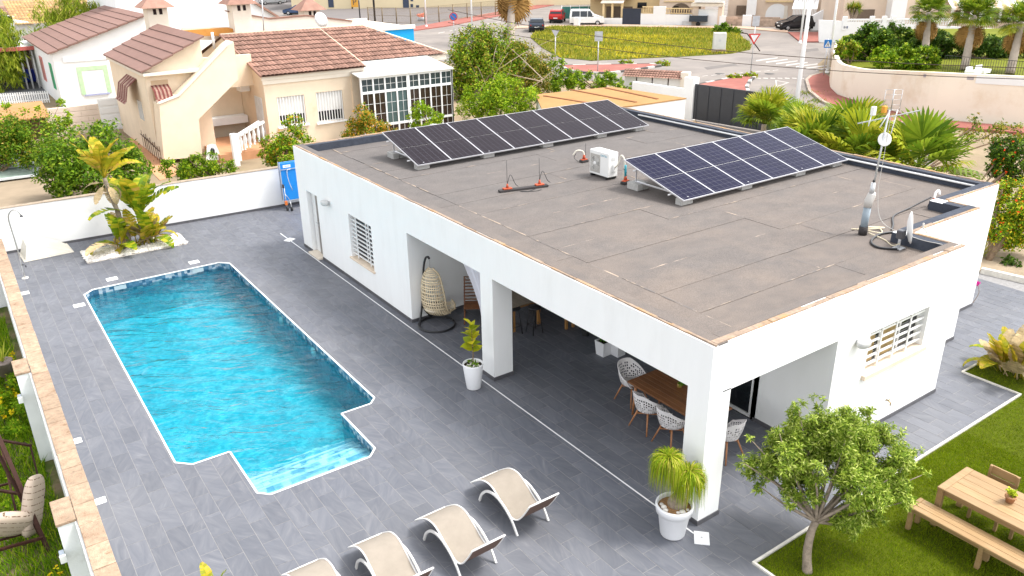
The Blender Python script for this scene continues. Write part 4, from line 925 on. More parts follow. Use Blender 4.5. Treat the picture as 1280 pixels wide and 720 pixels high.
m.add([(-.64, -.50, .05), (.66, -.50, .05), (.66, .42, .05), (-.64, .42, .05), (-.50, -.30, .42), (-.30, -.30, .44), (.45, -.34, .12), (-.48, .34, .52), (-.20, .34, .54), (.42, .34, .24)],
      [(0, 1, 6, 5, 4), (1, 2, 9, 6), (3, 0, 4, 7), (4, 5, 8, 7), (5, 6, 9, 8), (2, 3, 7, 8, 9)]); m.build('lid', CRM, h)
m = MB(); m.bbox(-.70, .72, -.56, .48, 0.0, .03, .008); m.build('base', CRM, h)
gb = MB(); gb.prism([(-6.02, 19.42), (-3.05, 19.42), (-2.95, 20.55), (-6.02, 20.80)], -.02, .02); GB = gb.build('gravel_bed', mat('pale_gravel', (.56, .51, .45), .9, .2, 20), kind='structure')
def stones_mesh(n, fn, s0, s1, m, seed, name):
    r = np.random.default_rng(seed); base = np.array([(1, 0, 0), (-1, 0, 0), (0, 1, 0), (0, -1, 0), (0, 0, 1), (0, 0, -1)], float); fc = np.array([(0, 2, 4), (2, 1, 4), (1, 3, 4), (3, 0, 4), (2, 0, 5), (1, 2, 5), (3, 1, 5), (0, 3, 5)])
    V, Fc = [], []
    for k in range(n):
        s = r.uniform(s0, s1)*r.uniform(.6, 1.2, 3); a = r.uniform(0, 6.28); c, q = math.cos(a), math.sin(a); b = base*s; b = np.stack([b[:, 0]*c-b[:, 1]*q, b[:, 0]*q+b[:, 1]*c, b[:, 2]*.7], 1)+fn(r); V.append(b); Fc.append(fc+6*k)
    return fastmesh(name, np.concatenate(V), np.concatenate(Fc), [m])
GRAVW = mat('gravel_white', (.74, .70, .64), .75, .1, 10, tint=.22)
link('gravel', stones_mesh(5200, lambda r: np.array([r.uniform(-6.0, -3.03), r.uniform(19.44, 20.6), r.uniform(.02, .06)]), .03, .075, GRAVW, 4, 'gravel'), GB, None, 'stuff')
STREL = leafmat('strelitzia_leaf', [(0, (.06, .12, .008)), (.4, (.13, .20, .012)), (.7, (.23, .27, .015)), (1, (.36, .33, .03))], .45, .35); STRELY = leafmat('strelitzia_yellow', [(0, (.17, .19, .015)), (.5, (.30, .26, .02)), (.85, (.40, .29, .035)), (1, (.32, .20, .07))], .5, .35); STEMY = mat('yellow_stem', (.40, .36, .06), .6, .2); DRY = mat('dry_leaf', (.42, .32, .18), .85, .25, 8)
def banana_leaf(L, W, petiole=.5, bend=.9, n=10, torn=.35, seed=0):
    """stalk, midrib and a blade of strips split towards the rim"""
    r = random.Random(seed); m = MB(); pts = []; p = Vector((0, 0, 0)); e = 0.0; tot = L+petiole
    N_ = n+3
    for i in range(N_+1): pts.append(p.copy()); s = tot/N_; p = p+Vector((0, math.cos(e), math.sin(e)))*s; e -= bend/N_*(.3 if i < 3 else 1.3)
    m.tube(pts, [.018*(1-.85*i/N_) for i in range(N_+1)], 5, 1)
    for i in range(3, N_):
        t0, t1 = (i-3)/n, (i-2)/n; w0, w1 = (W*math.sin(math.pi*(.08+.90*t))**.65/2 for t in (t0, t1))
        for sx in (-1, 1):
            g = r.uniform(0, torn)*.5; dr0, dr1 = r.uniform(.1, .45), r.uniform(.1, .45); a, b = pts[i], pts[i+1]; f = Vector((0, .25*W, 0))
            m.add([a, b, b+Vector((sx*w1, 0, -w1*dr1+.25*w1))+f*.5-(b-a)*g, a+Vector((sx*w0, 0, -w0*dr0+.25*w0))+f*.5], [(0, 1, 2, 3) if sx > 0 else (3, 2, 1, 0)], 0)
    return m
def strelitzia(loc, label, trunks, leaves, group=None, name='strelitzia', cat='plant'):
    t = thing(name, label, cat, loc, 0, group)
    for k, (a, b, r0, r1) in enumerate(trunks):
        m = MB(); a, b = Vector(a), Vector(b); n = 14; rr = random.Random(k); m.tube([a.lerp(b, i/n)+Vector((rr.uniform(-.012, .012), rr.uniform(-.012, .012), 0)) for i in range(n+1)], [(r0+(r1-r0)*i/n)*(1.12 if i % 2 else .94) for i in range(n+1)], 9); m.build('trunk', BARKG, t)
    vs = [mesh_of(banana_leaf(1, .34, .45, b, seed=k), None) for k, b in enumerate((.5, .9, 1.4, 2.0))]
    for q in vs: q.transform(Matrix.Diagonal((1.35, 1, 1, 1)))
    for (p, az, el, L, yel, dead) in leaves:
        me = random.choice(vs[:2] if el > .9 else vs).copy(); me.materials.clear(); me.materials.append(DRY if dead else (STRELY if random.random() < yel else STREL)); me.materials.append(STEMY)
        place(me, 'leaf', None, t, p, az, el, random.uniform(-.3, .3), L)
    return t
random.seed(21); lv = []
top = (-.40, .10, 2.35)
for k in range(12): lv.append((top, k*2.4+.5, random.uniform(.75, 1.5), random.uniform(.8, 1.15), .9, 0))
for k in range(5): lv.append(((top[0], top[1], top[2]-.15), k*1.3, random.uniform(-.9, .1), .55, .5, 1))
for k in range(15): lv.append(((.38, .1, .85+.02*k*(k%2)), k*2.4, random.uniform(.75, 1.5), random.uniform(.85, 1.25), .08, 0))
for k in range(26): lv.append(((random.uniform(-.55, .6), random.uniform(-.2, .1), .05), k*2.4, random.uniform(.4, 1.4), random.uniform(.6, 1.05), .3, k % 6 == 0))
for k in range(14): lv.append(((random.uniform(.45, .75), random.uniform(-.15, .1), .05), k*2.4, random.uniform(.7, 1.35), random.uniform(.55, .95), .75, k % 4 == 0))
strelitzia((-4.55, 20.1, .02), 'tall yellowing strelitzia clump growing from the white gravel bed', [((-.05, 0, 0), top, .085, .06), ((.34, .1, 0), (.38, .1, .95), .09, .07), ((-.25, -.1, 0), (-.45, -.05, 1.0), .06, .05)], lv)
# front leaf tip poking up at the bottom edge of the picture
q = G(256, 722, .35); strelitzia((q.x+.02, q.y-.35, 0), 'potted yellow leaved plant of which one leaf tip shows at the bottom edge', [], [((0, 0, .25), 1.6+k*2.1, 1.1+.1*k, .36, .8, 0) for k in range(3)])
# ---------------------------------------------------------------- folded table tennis table
pt = thing('table_tennis_table', 'folded blue table tennis table on wheels against the far wall', 'table tennis table', (.93, 21.12, 0), -.045)
BLUE = mat('bright_blue', (.008, .21, .62), .4, .04)
for y in (.0, .16): m = MB(); m.bbox(0, 1.5, y, y+.03, .34, 1.74, .006); TT = m.build('table_half', BLUE, pt); m = MB(); m.box(-.025, 0, y-.004, y+.034, .32, 1.76); m.box(0, 1.5, y-.004, y+.034, .315, .339); m.build('edge_frame', GALV, TT)
m = MB(); m.box(.10, .38, -.006, -.002, 1.56, 1.66); m.build('logo_plate', WHITE_P, pt)
me = text_mesh('TENNIS', .055); o = link('plate_lettering', me, pt, (.24, -.007, 1.61)); o.rotation_euler = (math.pi/2, 0, 0); me.materials.append(BLUE)
m = MB(); m.tube([(.0, -.02, 1.50), (1.5, -.02, 1.50)], .012, 6); m.build('rail', GALV, pt); m = MB(); m.tube(spline([(.36, -.03, 1.49), (.22, -.05, 1.46), (.22, -.10, 1.1), (.32, -.10, .72)], 16), .013, 6); m.build('fold_arm', GALV, pt)
m = MB(); m.tube([(.03, -.08, .9), (.03, -.10, .15), (.12, .10, .15)], .016, 6); m.tube([(.03, -.09, .62), (.2, -.04, .35)], .012, 6); m.build('leg', GALV, pt)
for x, y, w_ in ((.03, -.16, .07), (.16, -.28, .075)): m = MB(); m.lathe([(.001, -.02), (w_, -.02), (w_, .02), (.001, .02)], 16); o = m.build('wheel', BLACK, pt, (x, y, w_)); o.rotation_euler = (0, math.pi/2, .2)
m = MB(); m.bbox(-.02, .07, -.14, -.06, .20, .36, .01); m.build('brake_block', mat('orange_plastic', (.62, .16, .03), .5), pt); m = MB(); m.tube([(.16, -.28, .1), (.16, -.2, .3), (.2, .05, .33)], .012, 6); m.build('caster_fork', GALV, pt); m = MB(); m.bbox(-.03, .03, -.12, -.04, .84, .98, .01); m.build('handle', BLACK, pt)
# ---------------------------------------------------------------- solar arrays
def cell_mat(name, squares):
    m, nt, b, N, L = _new(name); tc = N('ShaderNodeTexCoord'); sp = N('ShaderNodeSeparateXYZ'); L(tc.outputs['Object'], sp.inputs[0])
    def line(v, n, w_): return math_(nt, 'LESS_THAN', math_(nt, 'ABSOLUTE', math_(nt, 'SUBTRACT', math_(nt, 'FRACT', math_(nt, 'MULTIPLY', v, n)), .5)), w_)
    lx = line(sp.outputs[0], 6/1.07, .020 if squares else .022); ly = line(sp.outputs[1], 12/2.19, .017 if squares else .005)
    k = math_(nt, 'MAXIMUM', lx, ly); base = (.006, .006, .020) if squares else (.013, .010, .013)
    n1 = noise(nt, 2, 2, tc.outputs['Object']); c0 = mixc(nt, n1.outputs[0], base, tuple(x*1.7 for x in base))
    L(mixc(nt, math_(nt, 'MULTIPLY', k, .75 if squares else .6), c0, (.115, .115, .14)), b.inputs['Base Color']); b.inputs['Roughness'].default_value = .25; b.inputs['Specular IOR Level'].default_value = .04; return m
ALU = mat('anodised_aluminium', (.62, .62, .64), .38, .04, metal=.6); BLOCK = mat('concrete_block', (.42, .41, .39), .95, .15, 12, .5, 60)
def solar_array(name, label, x0, y0, zl, zr, dy, n, pw_, cm):
    a = thing(name, label, 'solar panels', (x0, y0, 0), 0, 'solar arrays on the villa roof'); sl_ = math.hypot(dy, zr-zl); tilt = math.atan2(zr-zl, dy)
    for k in range(n):
        o = thing('tmp', '', '') if 0 else None
        f = MB(); w2, e = pw_-.006, .015
        f.box(0, w2, 0, e, -.02, .015); f.box(0, w2, sl_-e, sl_, -.02, .015); f.box(0, e, e, sl_-e, -.02, .015); f.box(w2-e, w2, e, sl_-e, -.02, .015)
        p = f.build('solar_panel', ALU, a); p.location = (k*pw_, 0, zl); p.rotation_euler = (tilt, 0, 0)
        c = MB()
        for s, e2 in ((.017, sl_/2-.011), (sl_/2+.011, sl_-.017)): c.box(.017, w2-.017, s, e2, 0, .010)
        c.box(.0155, w2-.0155, .0155, sl_-.0155, -.008, -.001, 1)
        c.build('cell_sheet', [cm, WHITE_P], p)
    for x in [.25+k*2*pw_ for k in range((n+1)//2)]+[n*pw_-.3]:
        m = MB(); m.obox((x, .12, zl-.03), (x, dy-.15, zl-.03+(zr-zl)*.92), .035, .035); m.obox((x, .1, RZ+.20), (x, dy-.2, RZ+.20), .035, .03); m.obox((x, dy-.22, RZ+.2), (x, dy-.22, zr-.08), .03, .03); m.build('rack_frame', ALU, a)
    for t in (.2, .78): m = MB(); y = dy*t; z = zl+(zr-zl)*t-.045; m.obox((-.10, y, z), (n*pw_+.10, y, z), .03, .03); m.build('rail', ALU, a)
    return a
CELLN, CELLF = cell_mat('cells_near', True), cell_mat('cells_far', False)
A1 = (5.27, 5.62, 3.22, 3.80, 2.12, 6, 1.09); A2 = (1.93, 12.50, 3.22, 3.80, 2.12, 8, 1.112)
solar_array('solar_array', 'tilted row of six blue black solar panels with white cell grids, nearer one', *A1, CELLN)
solar_array('solar_array', 'tilted row of eight dark brownish solar panels by the far parapet', *A2, CELLF)
def block(x, y, rz, lab): m = MB(); m.bbox(-.20, .20, -.10, .10, 0, .17, .008); o = m.build('concrete_block', BLOCK); o.location = (x, y, RZ+.009); o.rotation_euler = (0, 0, rz); tag(o, lab, 'block', 'concrete blocks under the solar racks'); return o
for (x0, y0, zl, zr, dy, n, pw_), arr in ((A1, 'nearer'), (A2, 'far')):
    for i, x in enumerate([.25+k*2*pw_ for k in range((n+1)//2)]+[n*pw_-.3]):
        od = ('first', 'second', 'third', 'fourth', 'fifth')[i]
        block(x0+x, y0+.22, 0, f'grey concrete block under the front edge of the {arr} solar row, {od} from the left'); block(x0+x-.05, y0+dy-.25, math.pi/2, f'left concrete block of the {od} pair from the left behind the {arr} solar row'); block(x0+x+.17, y0+dy-.24, math.pi/2, f'right concrete block of the {od} pair from the left behind the {arr} solar row')
# ---------------------------------------------------------------- outdoor air conditioning unit
ac = thing('air_conditioner', 'white outdoor air conditioning unit on the roof beside the nearer solar panels', 'air conditioner', (5.47, 8.53, RZ+.01))
ACW = mat('ac_white', (.76, .76, .74), .4, .02)
m = MB(); m.bbox(0, .34, 0, .76, .07, .72, .012); m.build('casing', ACW, ac)
m = MB(); m.box(-.004, -.0005, .33, .73, .13, .62); m.build('grille_shade', mat('ac_shadow', (.42, .40, .37), .7, .1), ac)  # flat sheet; the shadow behind the fan guard is put into its grey
m = MB()
for k in range(9): rr = .03+.02*k; m.tube([(-.012, .53+rr*math.cos(a), .375+rr*math.sin(a)) for a in [2*math.pi*i/28 for i in range(29)]], .0025, 4, cap=False)
for k in range(8): a = k*math.pi/4; m.tube([(-.014, .53+.04*math.cos(a), .375+.04*math.sin(a)), (-.014, .53+.2*math.cos(a), .375+.2*math.sin(a))], .003, 4)
m.build('fan_guard', ACW, ac)
m = MB(); m.lathe([(.001, .012), (.05, .01), (.055, 0)], 16, (0, 0, 0)); o = m.build('fan_hub', ACW, ac, (-.016, .53, .375)); o.rotation_euler = (0, -math.pi/2, 0)
for a in (.9, 3.0, 5.1): m = MB(); b_ = [(-.009, .53+rr*math.cos(a+t), .375+rr*math.sin(a+t)) for rr, t in ((.05, 0), (.19, -.25), (.19, .45), (.05, .3))]; m.add(b_+[(x+.003, y, z) for x, y, z in b_], [(0, 1, 2, 3), (7, 6, 5, 4), (0, 4, 5, 1), (1, 5, 6, 2), (2, 6, 7, 3), (3, 7, 4, 0)]); m.build('fan_blade', mat('fan_grey', (.20, .19, .17), .6), ac)
me = text_mesh('DAITSU', .075); o = link('brand_lettering', me, ac, (-.003, .20, .63)); o.matrix_local = mtx((-.003, .19, .62), (0, -1, 0), (0, 0, 1), (-1, 0, 0)); me.materials.append(mat('logo_blue', (.06, .32, .45), .5))
for y in (.06, .66): m = MB(); m.bbox(.0, .36, y, y+.06, 0, .069, .006); m.build('foot', BLACK, ac)
m = MB(); m.bbox(.14, .26, -.05, -.0005, .22, .42, .01); m.build('valve_cover', ACW, ac)
m = MB(); m.box(.10, .24, -.004, -.0005, .50, .60); m.build('rating_plate', mat('plate_grey', (.55, .55, .54), .5), ac)
m = MB(); m.tube(spline([(.2, -.05, .34), (.22, -.14, .44), (.24, -.2, .66), (.25, -.28, .66), (.26, -.34, .5), (.25, -.33, .1), (.3, -.4, .02)], 28), .022, 8); m.build('insulated_pipe', mat('pipe_cream', (.66, .62, .53), .7), ac)
# ---------------------------------------------------------------- roof feet with wires and hoses
REDP = mat('red_lead', (.42, .085, .04), .7, .2, 9)
def foot(x, y, rz, label, size=(.24, .16)):
    f = thing('pipe_outlet', label, 'roof outlet', (x, y, RZ+.008), rz, 'red roof outlets'); a, b = size
    m = MB(); m.bbox(-a/2, a/2, -b/2, b/2, 0, .075, .01); m.build('base', mat('outlet_black', (.05, .045, .045), .8), f); m = MB(); m.bbox(-a/2+.02, a/2-.02, -b/2+.02, b/2-.02, .0755, .10, .008); m.tube([(0, 0, .1), (0, 0, .22)], [.05, .03], 8); m.build('red_cap', REDP, f); return f
f = foot(5.62, 8.02, .3, 'red outlet with a teal sleeve next to the air conditioner'); m = MB(); m.tube([(.0, .0, .15), (-.02, .0, .5)], .03, 8); m.build('sleeve', mat('sleeve_teal', (.02, .28, .36), .5), f); m = MB(); m.tube(spline([(.06, .02, .1), (.12, .05, .25), (.06, .0, .3), (-.1, .02, .42)], 16), .008, 5); m.build('wire', BLACK, f)
f = foot(6.25, 10.45, .0, 'red outlet with a bent white hose behind the air conditioner'); m = MB(); m.tube(spline([(.02, 0, .2), (-.02, .05, .32), (-.14, .16, .33), (-.24, .22, .2)], 18), .022, 7); m.build('hose', mat('pipe_cream', (.66, .62, .53), .7), f); m = MB(); m.tube([(.05, 0, .2), (.05, 0, .55)], .006, 5); m.build('rod', BLACK, f); m = MB(); m.tube(spline([(-.12, .1, .02), (-.2, .2, .12), (-.14, .2, .25)], 12), .009, 5); m.build('wire', BLACK, f)
f = foot(9.92, 1.98-.0+.15, 0, 'red outlet with a white bend where the roof steps back', (.22, .14)); m = MB(); m.tube(spline([(0, 0, .2), (.02, .0, .34), (.1, -.02, .38), (.16, -.03, .28)], 14), .028, 8); m.build('pipe_bend', WHITE_P, f)
ab = thing('antenna_bracket', 'flat black bracket with two red bases and thin vertical aerial rods', 'aerial bracket', (3.2, 9.22, RZ+.008), -.22)
m = MB(); m.bbox(-.68, .68, -.07, .07, 0, .06, .01); m.build('base', mat('outlet_black', (.05, .045, .045), .8), ab)
for x in (-.45, .45): m = MB(); m.bbox(x-.12, x+.12, -.06, .06, .061, .10, .01); m.tube([(x, 0, .1), (x, 0, .2)], [.04, .02], 8); m.build('red_cap', REDP, ab); m = MB(); m.tube([(x, 0, .2), (x-.01, .0, .78 if x > 0 else .82)], .006, 5); m.build('rod', BLACK, ab); m = MB(); m.tube(spline([(x, .02, .15), (x+.1, .03, .42), (x+.22, .0, .18), (x+.3, -.02, .1)], 14), .008, 5); m.build('wire', BLACK, ab)
m = MB(); m.tube(spline([(.3, -.1, .01), (.0, -.25, .01), (-.15, -.15, .01), (.15, -.3, .012), (.4, -.25, .01)], 24), .008, 5); m.build('cable', BLACK, ab)
# ---------------------------------------------------------------- aerial mast with TV antenna, small round dish, and the satellite dish by the notch
am = thing('aerial_mast', 'grey roof mast carrying a television aerial and a small round white dish', 'aerial mast', (6.88, 1.98, RZ+.008))
PVC = mat('pvc_grey', (.24, .29, .33), .5, .08, 5); WPL = mat('pipe_white', (.48, .46, .43), .5, .08)
m = MB(); m.tube([(0, 0, 0), (0, 0, .18)], .09, 12); m.build('flange', mat('outlet_black', (.05, .045, .045), .8), am); m = MB(); m.tube([(0, 0, .1), (.02, 0, .62)], .075, 14); m.build('sleeve', PVC, am)
m = MB(); m.tube([(.02, 0, .60), (.03, 0, .74), (.07, -.02, .86), (.10, -.02, .92)], [.085, .088, .085, .06], 14); m.build('pipe_bend', WPL, am); m = MB(); m.tube([(.05, -.02, .85), (.06, -.02, 1.12)], [.055, .045], 10); m.build('pipe_end', GALV, am)
tip = Vector((.16, -.04, 2.62)); m = MB(); m.tube([(.06, -.02, .9), tip], .02, 8); m.build('mast', GALV, am)
m = MB(); m.lathe([(.025, -.02), (.03, 0), (.025, .02)], 8, (.065, -.02, 1.16)); m.build('clamp', BLACK, am)
dc = Vector((.13, -.06, 2.03)); m = MB(); m.lathe([(.001, -.035), (.06, -.03), (.11, -.015), (.14, .0), (.135, .006), (.08, -.012), (.001, -.02)], 24); o = m.build('round_dish', WHITE_P, am, dc); o.rotation_euler = Vector((-.55, -.75, .25)).to_track_quat('Z', 'Y').to_euler()
aa, bb2 = Vector((.50, -.50, 2.62)), Vector((-.18, .40, 2.30)); bd = (bb2-aa).normalized(); sd2 = bd.cross(Vector((0, 0, 1))).normalized(); up2 = sd2.cross(bd)
yg = MB(); yg.obox(aa+Vector((0, 0, .02)), bb2+Vector((0, 0, .02)), .02, .02)
for k in range(9): c = aa.lerp(bb2, .12+.1*k); yg.tube([c-sd2*.12, c+sd2*.12], .004, 4)
yg.build('aerial_boom', GALV, am)
ra = aa+bd*.05; rx_, ry_ = Vector((.80, -.58, 0)), Vector((0, 0, 1)); m = MB(); rc = tip+Vector((.02, -.02, .18))
for s in (-1, 0, 1): m.tube([rc+rx_*s*.17-ry_*.20, rc+rx_*s*.17+ry_*.22], .006 if s else .012, 5)
for k in range(5): m.tube([rc-rx_*.17+ry_*(-.18+.1*k), rc+rx_*.17+ry_*(-.18+.1*k)], .004, 4)
m.build('reflector_grid', STEEL, am)
m = MB(); m.bbox(-.05, .05, -.04, .04, -.06, .08, .01); o = m.build('dipole_box', mat('orange_plastic', (.62, .16, .03), .5) if 0 else mat('amber_plastic', (.62, .28, .02), .5), am, tip+Vector((-.09, .06, .0))); m = MB(); m.bbox(-.05, .05, -.04, .04, -.08, .10, .01); m.build('amplifier', WHITE_P, am, tip+Vector((-.25, .19, -.03)))
for a, b in ((tip+Vector((.12, -.1, .0)), dc+Vector((.06, -.08, .12))), (tip+Vector((-.28, .2, -.1)), tip+Vector((-.33, .2, -.32))), (tip+Vector((0, 0, -.05)), tip+Vector((-.16, .05, -.34)))): m = MB(); m.tube([a, b], .012, 6); m.build('brace', WHITE_P, am)
m = MB(); m.tube(spline([tip+Vector((.02, -.04, -.1)), (.14, -.10, 1.6), (.09, -.14, .9), (.02, -.4, .35), (-.05, -1.2, .25), (-.08, -1.72, .28)], 30), .006, 5); m.build('cable', WPL, am)
sd_ = thing('satellite_dish', 'white satellite dish seen edge on at the notched roof corner', 'satellite dish', (6.78, .98, RZ+.008))
m = MB(); m.tube([(-.14, .05, 0), (-.14, .05, .34)], .03, 8); m.bbox(-.22, -.02, -.04, .14, 0, .03, .006); m.build('stand', GALV, sd_); m = MB(); m.bbox(-.20, -.06, -.02, .12, .22, .40, .015); m.build('bracket', mat('dark_steel', (.12, .12, .13), .4, metal=.6), sd_)
m = MB(); m.lathe([(.001, -.06), (.15, -.05), (.27, -.02), (.33, .012), (.325, .02), (.26, -.008), (.001, -.045)], 30); o = m.build('reflector', WHITE_P, sd_, (.08, .0, .42)); o.rotation_euler = Vector((.56, -.82, .10)).to_track_quat('Z', 'Y').to_euler(); m = MB(); m.tube([(.12, .0, .12), (.62, .02, .30)], .014, 6); m.tube([(.62, .02, .30), (.64, .03, .40)], .02, 6); m.tube([(.62, .02, .32), (.66, -.08, .20)], .014, 6); m.build('feed_arm', WPL, sd_)
hz = RZ+.03
for pts, mm, rr, l in (([(9.9, 2.2, hz+.2), (9.2, 2.35, hz), (8.5, 2.25, hz), (7.9, 1.9, hz), (7.6, 1.75, hz)], BLACK, .02, 'black hose running from the rear red outlet across the roof'), ([(7.75, 1.5, hz), (7.2, 1.72, hz), (6.6, 1.6, hz), (6.35, 1.3, hz), (6.55, 1.0, hz)], BLACK, .024, 'black hose bent round behind the satellite dish'),
                       ([(6.98, 1.95, hz+.05), (7.2, 1.75, hz), (7.45, 1.95, hz), (7.3, 2.15, hz), (7.05, 2.2, hz), (7.4, 2.12, hz), (7.55, 1.9, hz+.01), (7.1, 2.1, hz+.01), (6.95, 2.3, hz)], mat('cable_cream', (.66, .58, .42), .7), .014, 'cream cable lying in a loose coil between mast and hose'), ([(6.95, 1.9, hz+.02), (6.9, 1.5, hz-.01), (6.7, 1.2, hz-.01), (6.6, 1.0, hz+.1)], mat('cable_cream', (.66, .58, .42), .7), .012, 'cream cable running from the mast to the satellite dish')):
    m = MB(); m.tube(spline(pts, 40), rr, 6); tag(m.build('roof_cable', mm), l, 'cable')
# ================================================================ neighbouring plots
class Facade:
    """vertical plane through O along unit direction d (plan); n points away from the camera side. sz() reads (s, z) of a pixel on the plane pushed back by k"""
    def __init__(s, O, d):
        s.O = Vector((O[0], O[1], 0)); s.d = Vector((d[0], d[1], 0)).normalized(); s.n = Vector((-s.d.y, s.d.x, 0))
    def sz(s, px, py, k=0):
        e = _f+(px-640)/FPX*_r-(py-360)/FPX*_u; o = s.O+s.n*k; t = (o-CAMP).dot(s.n)/e.dot(s.n); p = CAMP+e*t-s.O; return p.dot(s.d), p.z
    def P(s, a, z, k=0): return s.O+s.d*a+s.n*k+Vector((0, 0, z))
    def box(s, m, a0, a1, z0, z1, k0, k1, mi=0):
        q = [s.P(a, z, k) for (a, k) in ((a0, k0), (a1, k0), (a1, k1), (a0, k1)) for z in (z0,)]+[s.P(a, z1, k) for (a, k) in ((a0, k0), (a1, k0), (a1, k1), (a0, k1))]
        m.add(q, [(0, 3, 2, 1), (4, 5, 6, 7), (0, 1, 5, 4), (1, 2, 6, 5), (2, 3, 7, 6), (3, 0, 4, 7)], mi); return m
    def rect(s, m, px0, py0, px1, py1, k0, k1, mi=0):
        a0, z1 = s.sz(px0, py0, k0); a1, z0 = s.sz(px1, py1, k0); return s.box(m, a0, a1, z0, z1, k0, k1, mi)
    def poly(s, m, pts, k0, k1, mi=0):
        q = [s.sz(x, y, k0) for x, y in pts]; n = len(q); ar = sum(q[i][0]*q[(i+1) % n][1]-q[(i+1) % n][0]*q[i][1] for i in range(n))
        if ar < 0: q = q[::-1]
        vs = [s.P(a, z, k0) for a, z in q]+[s.P(a, z, k1) for a, z in q]
        return m.add(vs, [tuple(range(n)), tuple(range(n, 2*n))[::-1]]+[(i, n+i, n+(i+1) % n, (i+1) % n) for i in range(n)], mi)
CREAM = mat('cream_render', (.72, .595, .45), .9, .05, 1.5, .15, 30, dirt=(.62, .47, .30), dscale=.9, dlo=.62, dhi=.85)
CREAM2 = mat('pale_cream', (.72, .65, .55), .9, .05, 1.5, .1, 30)
WHITEF = mat('far_white', (.78, .78, .77), .85, .03, 1.2)
ROOFT = mat('clay_tile', (.255, .145, .110), .8, .16, 3, .3, 20, tint=.22); ROOFP = mat('roof_panel_brown', (.215, .125, .102), .7, .08, 1.5, .1, 20, tint=.06)
ORANGE = mat('ochre_band', (.52, .24, .06), .8, .1); TERRC = mat('terracotta_floor', (.50, .26, .14), .85, .1, 3)
def roof_tiles(name, O, U, Vv, nu, nv, parent, m=ROOFT, inside=None):
    """humped clay tiles laid in stepped courses over the slope O + u U + v Vv (v up the slope)"""
    O, U, Vv = Vector(O), Vector(U), Vector(Vv); N_ = U.cross(Vv).normalized(); mb = MB(); h = (U.length/nu)*.22; lift = .045
    for j in range(nv):
        for i in range(nu):
            if inside and not inside((i+.5)/nu, (j+.5)/nv): continue
            a, b, c, d = i/nu, (i+1)/nu, j/nv, (j+1.08)/nv; row = []
            for t, hh in ((0, 0), (.25, .75), (.5, 1), (.75, .75), (1, 0)):
                row.append((O+U*(a+(b-a)*t)+Vv*c+N_*(h*hh+lift), O+U*(a+(b-a)*t)+Vv*d+N_*(h*hh)))
            vs = [p for q in row for p in q]; mb.add(vs, [(2*k, 2*k+2, 2*k+3, 2*k+1) for k in range(4)], 0, False)
    return mb.build(name, m, parent, kind='stuff')
LEAFG = leafmat('leaf_green', [(0, (.03, .075, .006)), (.5, (.075, .15, .01)), (.85, (.15, .24, .018)), (1, (.26, .31, .04))])
LEAFB = leafmat('leaf_bright', [(0, (.06, .13, .006)), (.5, (.15, .25, .01)), (.85, (.27, .36, .02)), (1, (.40, .42, .05))])
LEAFO = leafmat('leaf_dry', [(0, (.10, .12, .012)), (.5, (.20, .19, .03)), (.8, (.30, .22, .04)), (1, (.40, .30, .10))])
LEAFD = leafmat('leaf_dark', [(0, (.018, .045, .008)), (.6, (.045, .09, .014)), (1, (.10, .16, .03))])
REDF = leafmat('red_flower', [(0, (.55, .03, .01)), (1, (.65, .10, .02))], .6, .2); ORF = leafmat('orange_leaf', [(0, (.40, .16, .02)), (1, (.52, .30, .05))], .6, .3)
def bush(name, label, cat, base, spots, n, size, mats, weights=None, clump=.36, aspect=.5, trunk=None, group=None, bark=BARK, seed=1, part='crown', flat=1.0, up=.5, nclump=None, dd=None):
    """shrub or tree rooted at base; spots = (px, py, radius in px [, metres nearer/farther]) read at the distance of the base"""
    base = Vector(base); t = thing(name, label, cat, base, 0, group); dep = (base-CAMP).dot(_f); bl = []
    rr = random.Random(seed)
    for s in spots:
        rad = s[2]*dep/FPX; off = s[3] if len(s) > 3 else rr.uniform(-.4, .4)*rad
        c = At(s[0], s[1], base)+_f*off*.8-base; bl.append((c.x, c.y, c.z, rad, rad, rad*flat))
    tk = MB(); z0 = -.1
    for b in bl: tk.tube(spline([(rr.uniform(-.06, .06), rr.uniform(-.06, .06), z0), (b[0]*.4+rr.uniform(-.1, .1), b[1]*.4+rr.uniform(-.1, .1), b[2]*.55), (b[0], b[1], b[2]), (b[0]+rr.uniform(-.3, .3)*b[3], b[1]+rr.uniform(-.3, .3)*b[3], b[2]+b[5]*.6)], 12), [(trunk or .05)*(1-.07*k) for k in range(13)], 6)
    tk.build('trunk', bark, t)
    link(part, leafmesh(part, bl, n, size, mats, aspect, clump, up, nclump or max(30, n//70), seed=seed, weights=weights), t, None, 'stuff'); return t
# ---------------------------------------------------------------- cream house
Hs = thing('cream_house', 'cream house with brown tiled roof, outside staircase and glazed sunroom', 'house', (0, 0, 0))
FA = Facade((0, 31), (1, 0)); FY = 31.0; FACX = Facade((0, 30.0), (1, 0)).sz(452, 120)[0]-.05
xl, xr, EZ = 3.95, 9.05, 3.42
wins = [FA.sz(345.5, 122), FA.sz(384, 154), FA.sz(394.5, 116), FA.sz(431, 149)]
w1 = (wins[0][0], wins[1][0], wins[1][1], wins[0][1]); w2 = (wins[2][0], wins[3][0], wins[3][1], wins[2][1])
m = MB(); wall_y(FY, FY+.3, xl, xr, -.2, EZ, [w1, w2], m); m.box(xl, xl+.3, FY+.3, 36, -.2, EZ); m.box(xr, FACX, 30.9, 31.2, -.2, 3.3); m.box(xr, 14.6, 32.9, 33.2, -.2, EZ); m.box(14.3, 14.6, 33.2, 40, -.2, EZ)
m.vprism([(31.0, EZ), (41.5, EZ), (36.25, 4.88)], 'x', xl+.002, xl+.25); m.build('wall', CREAM, Hs)
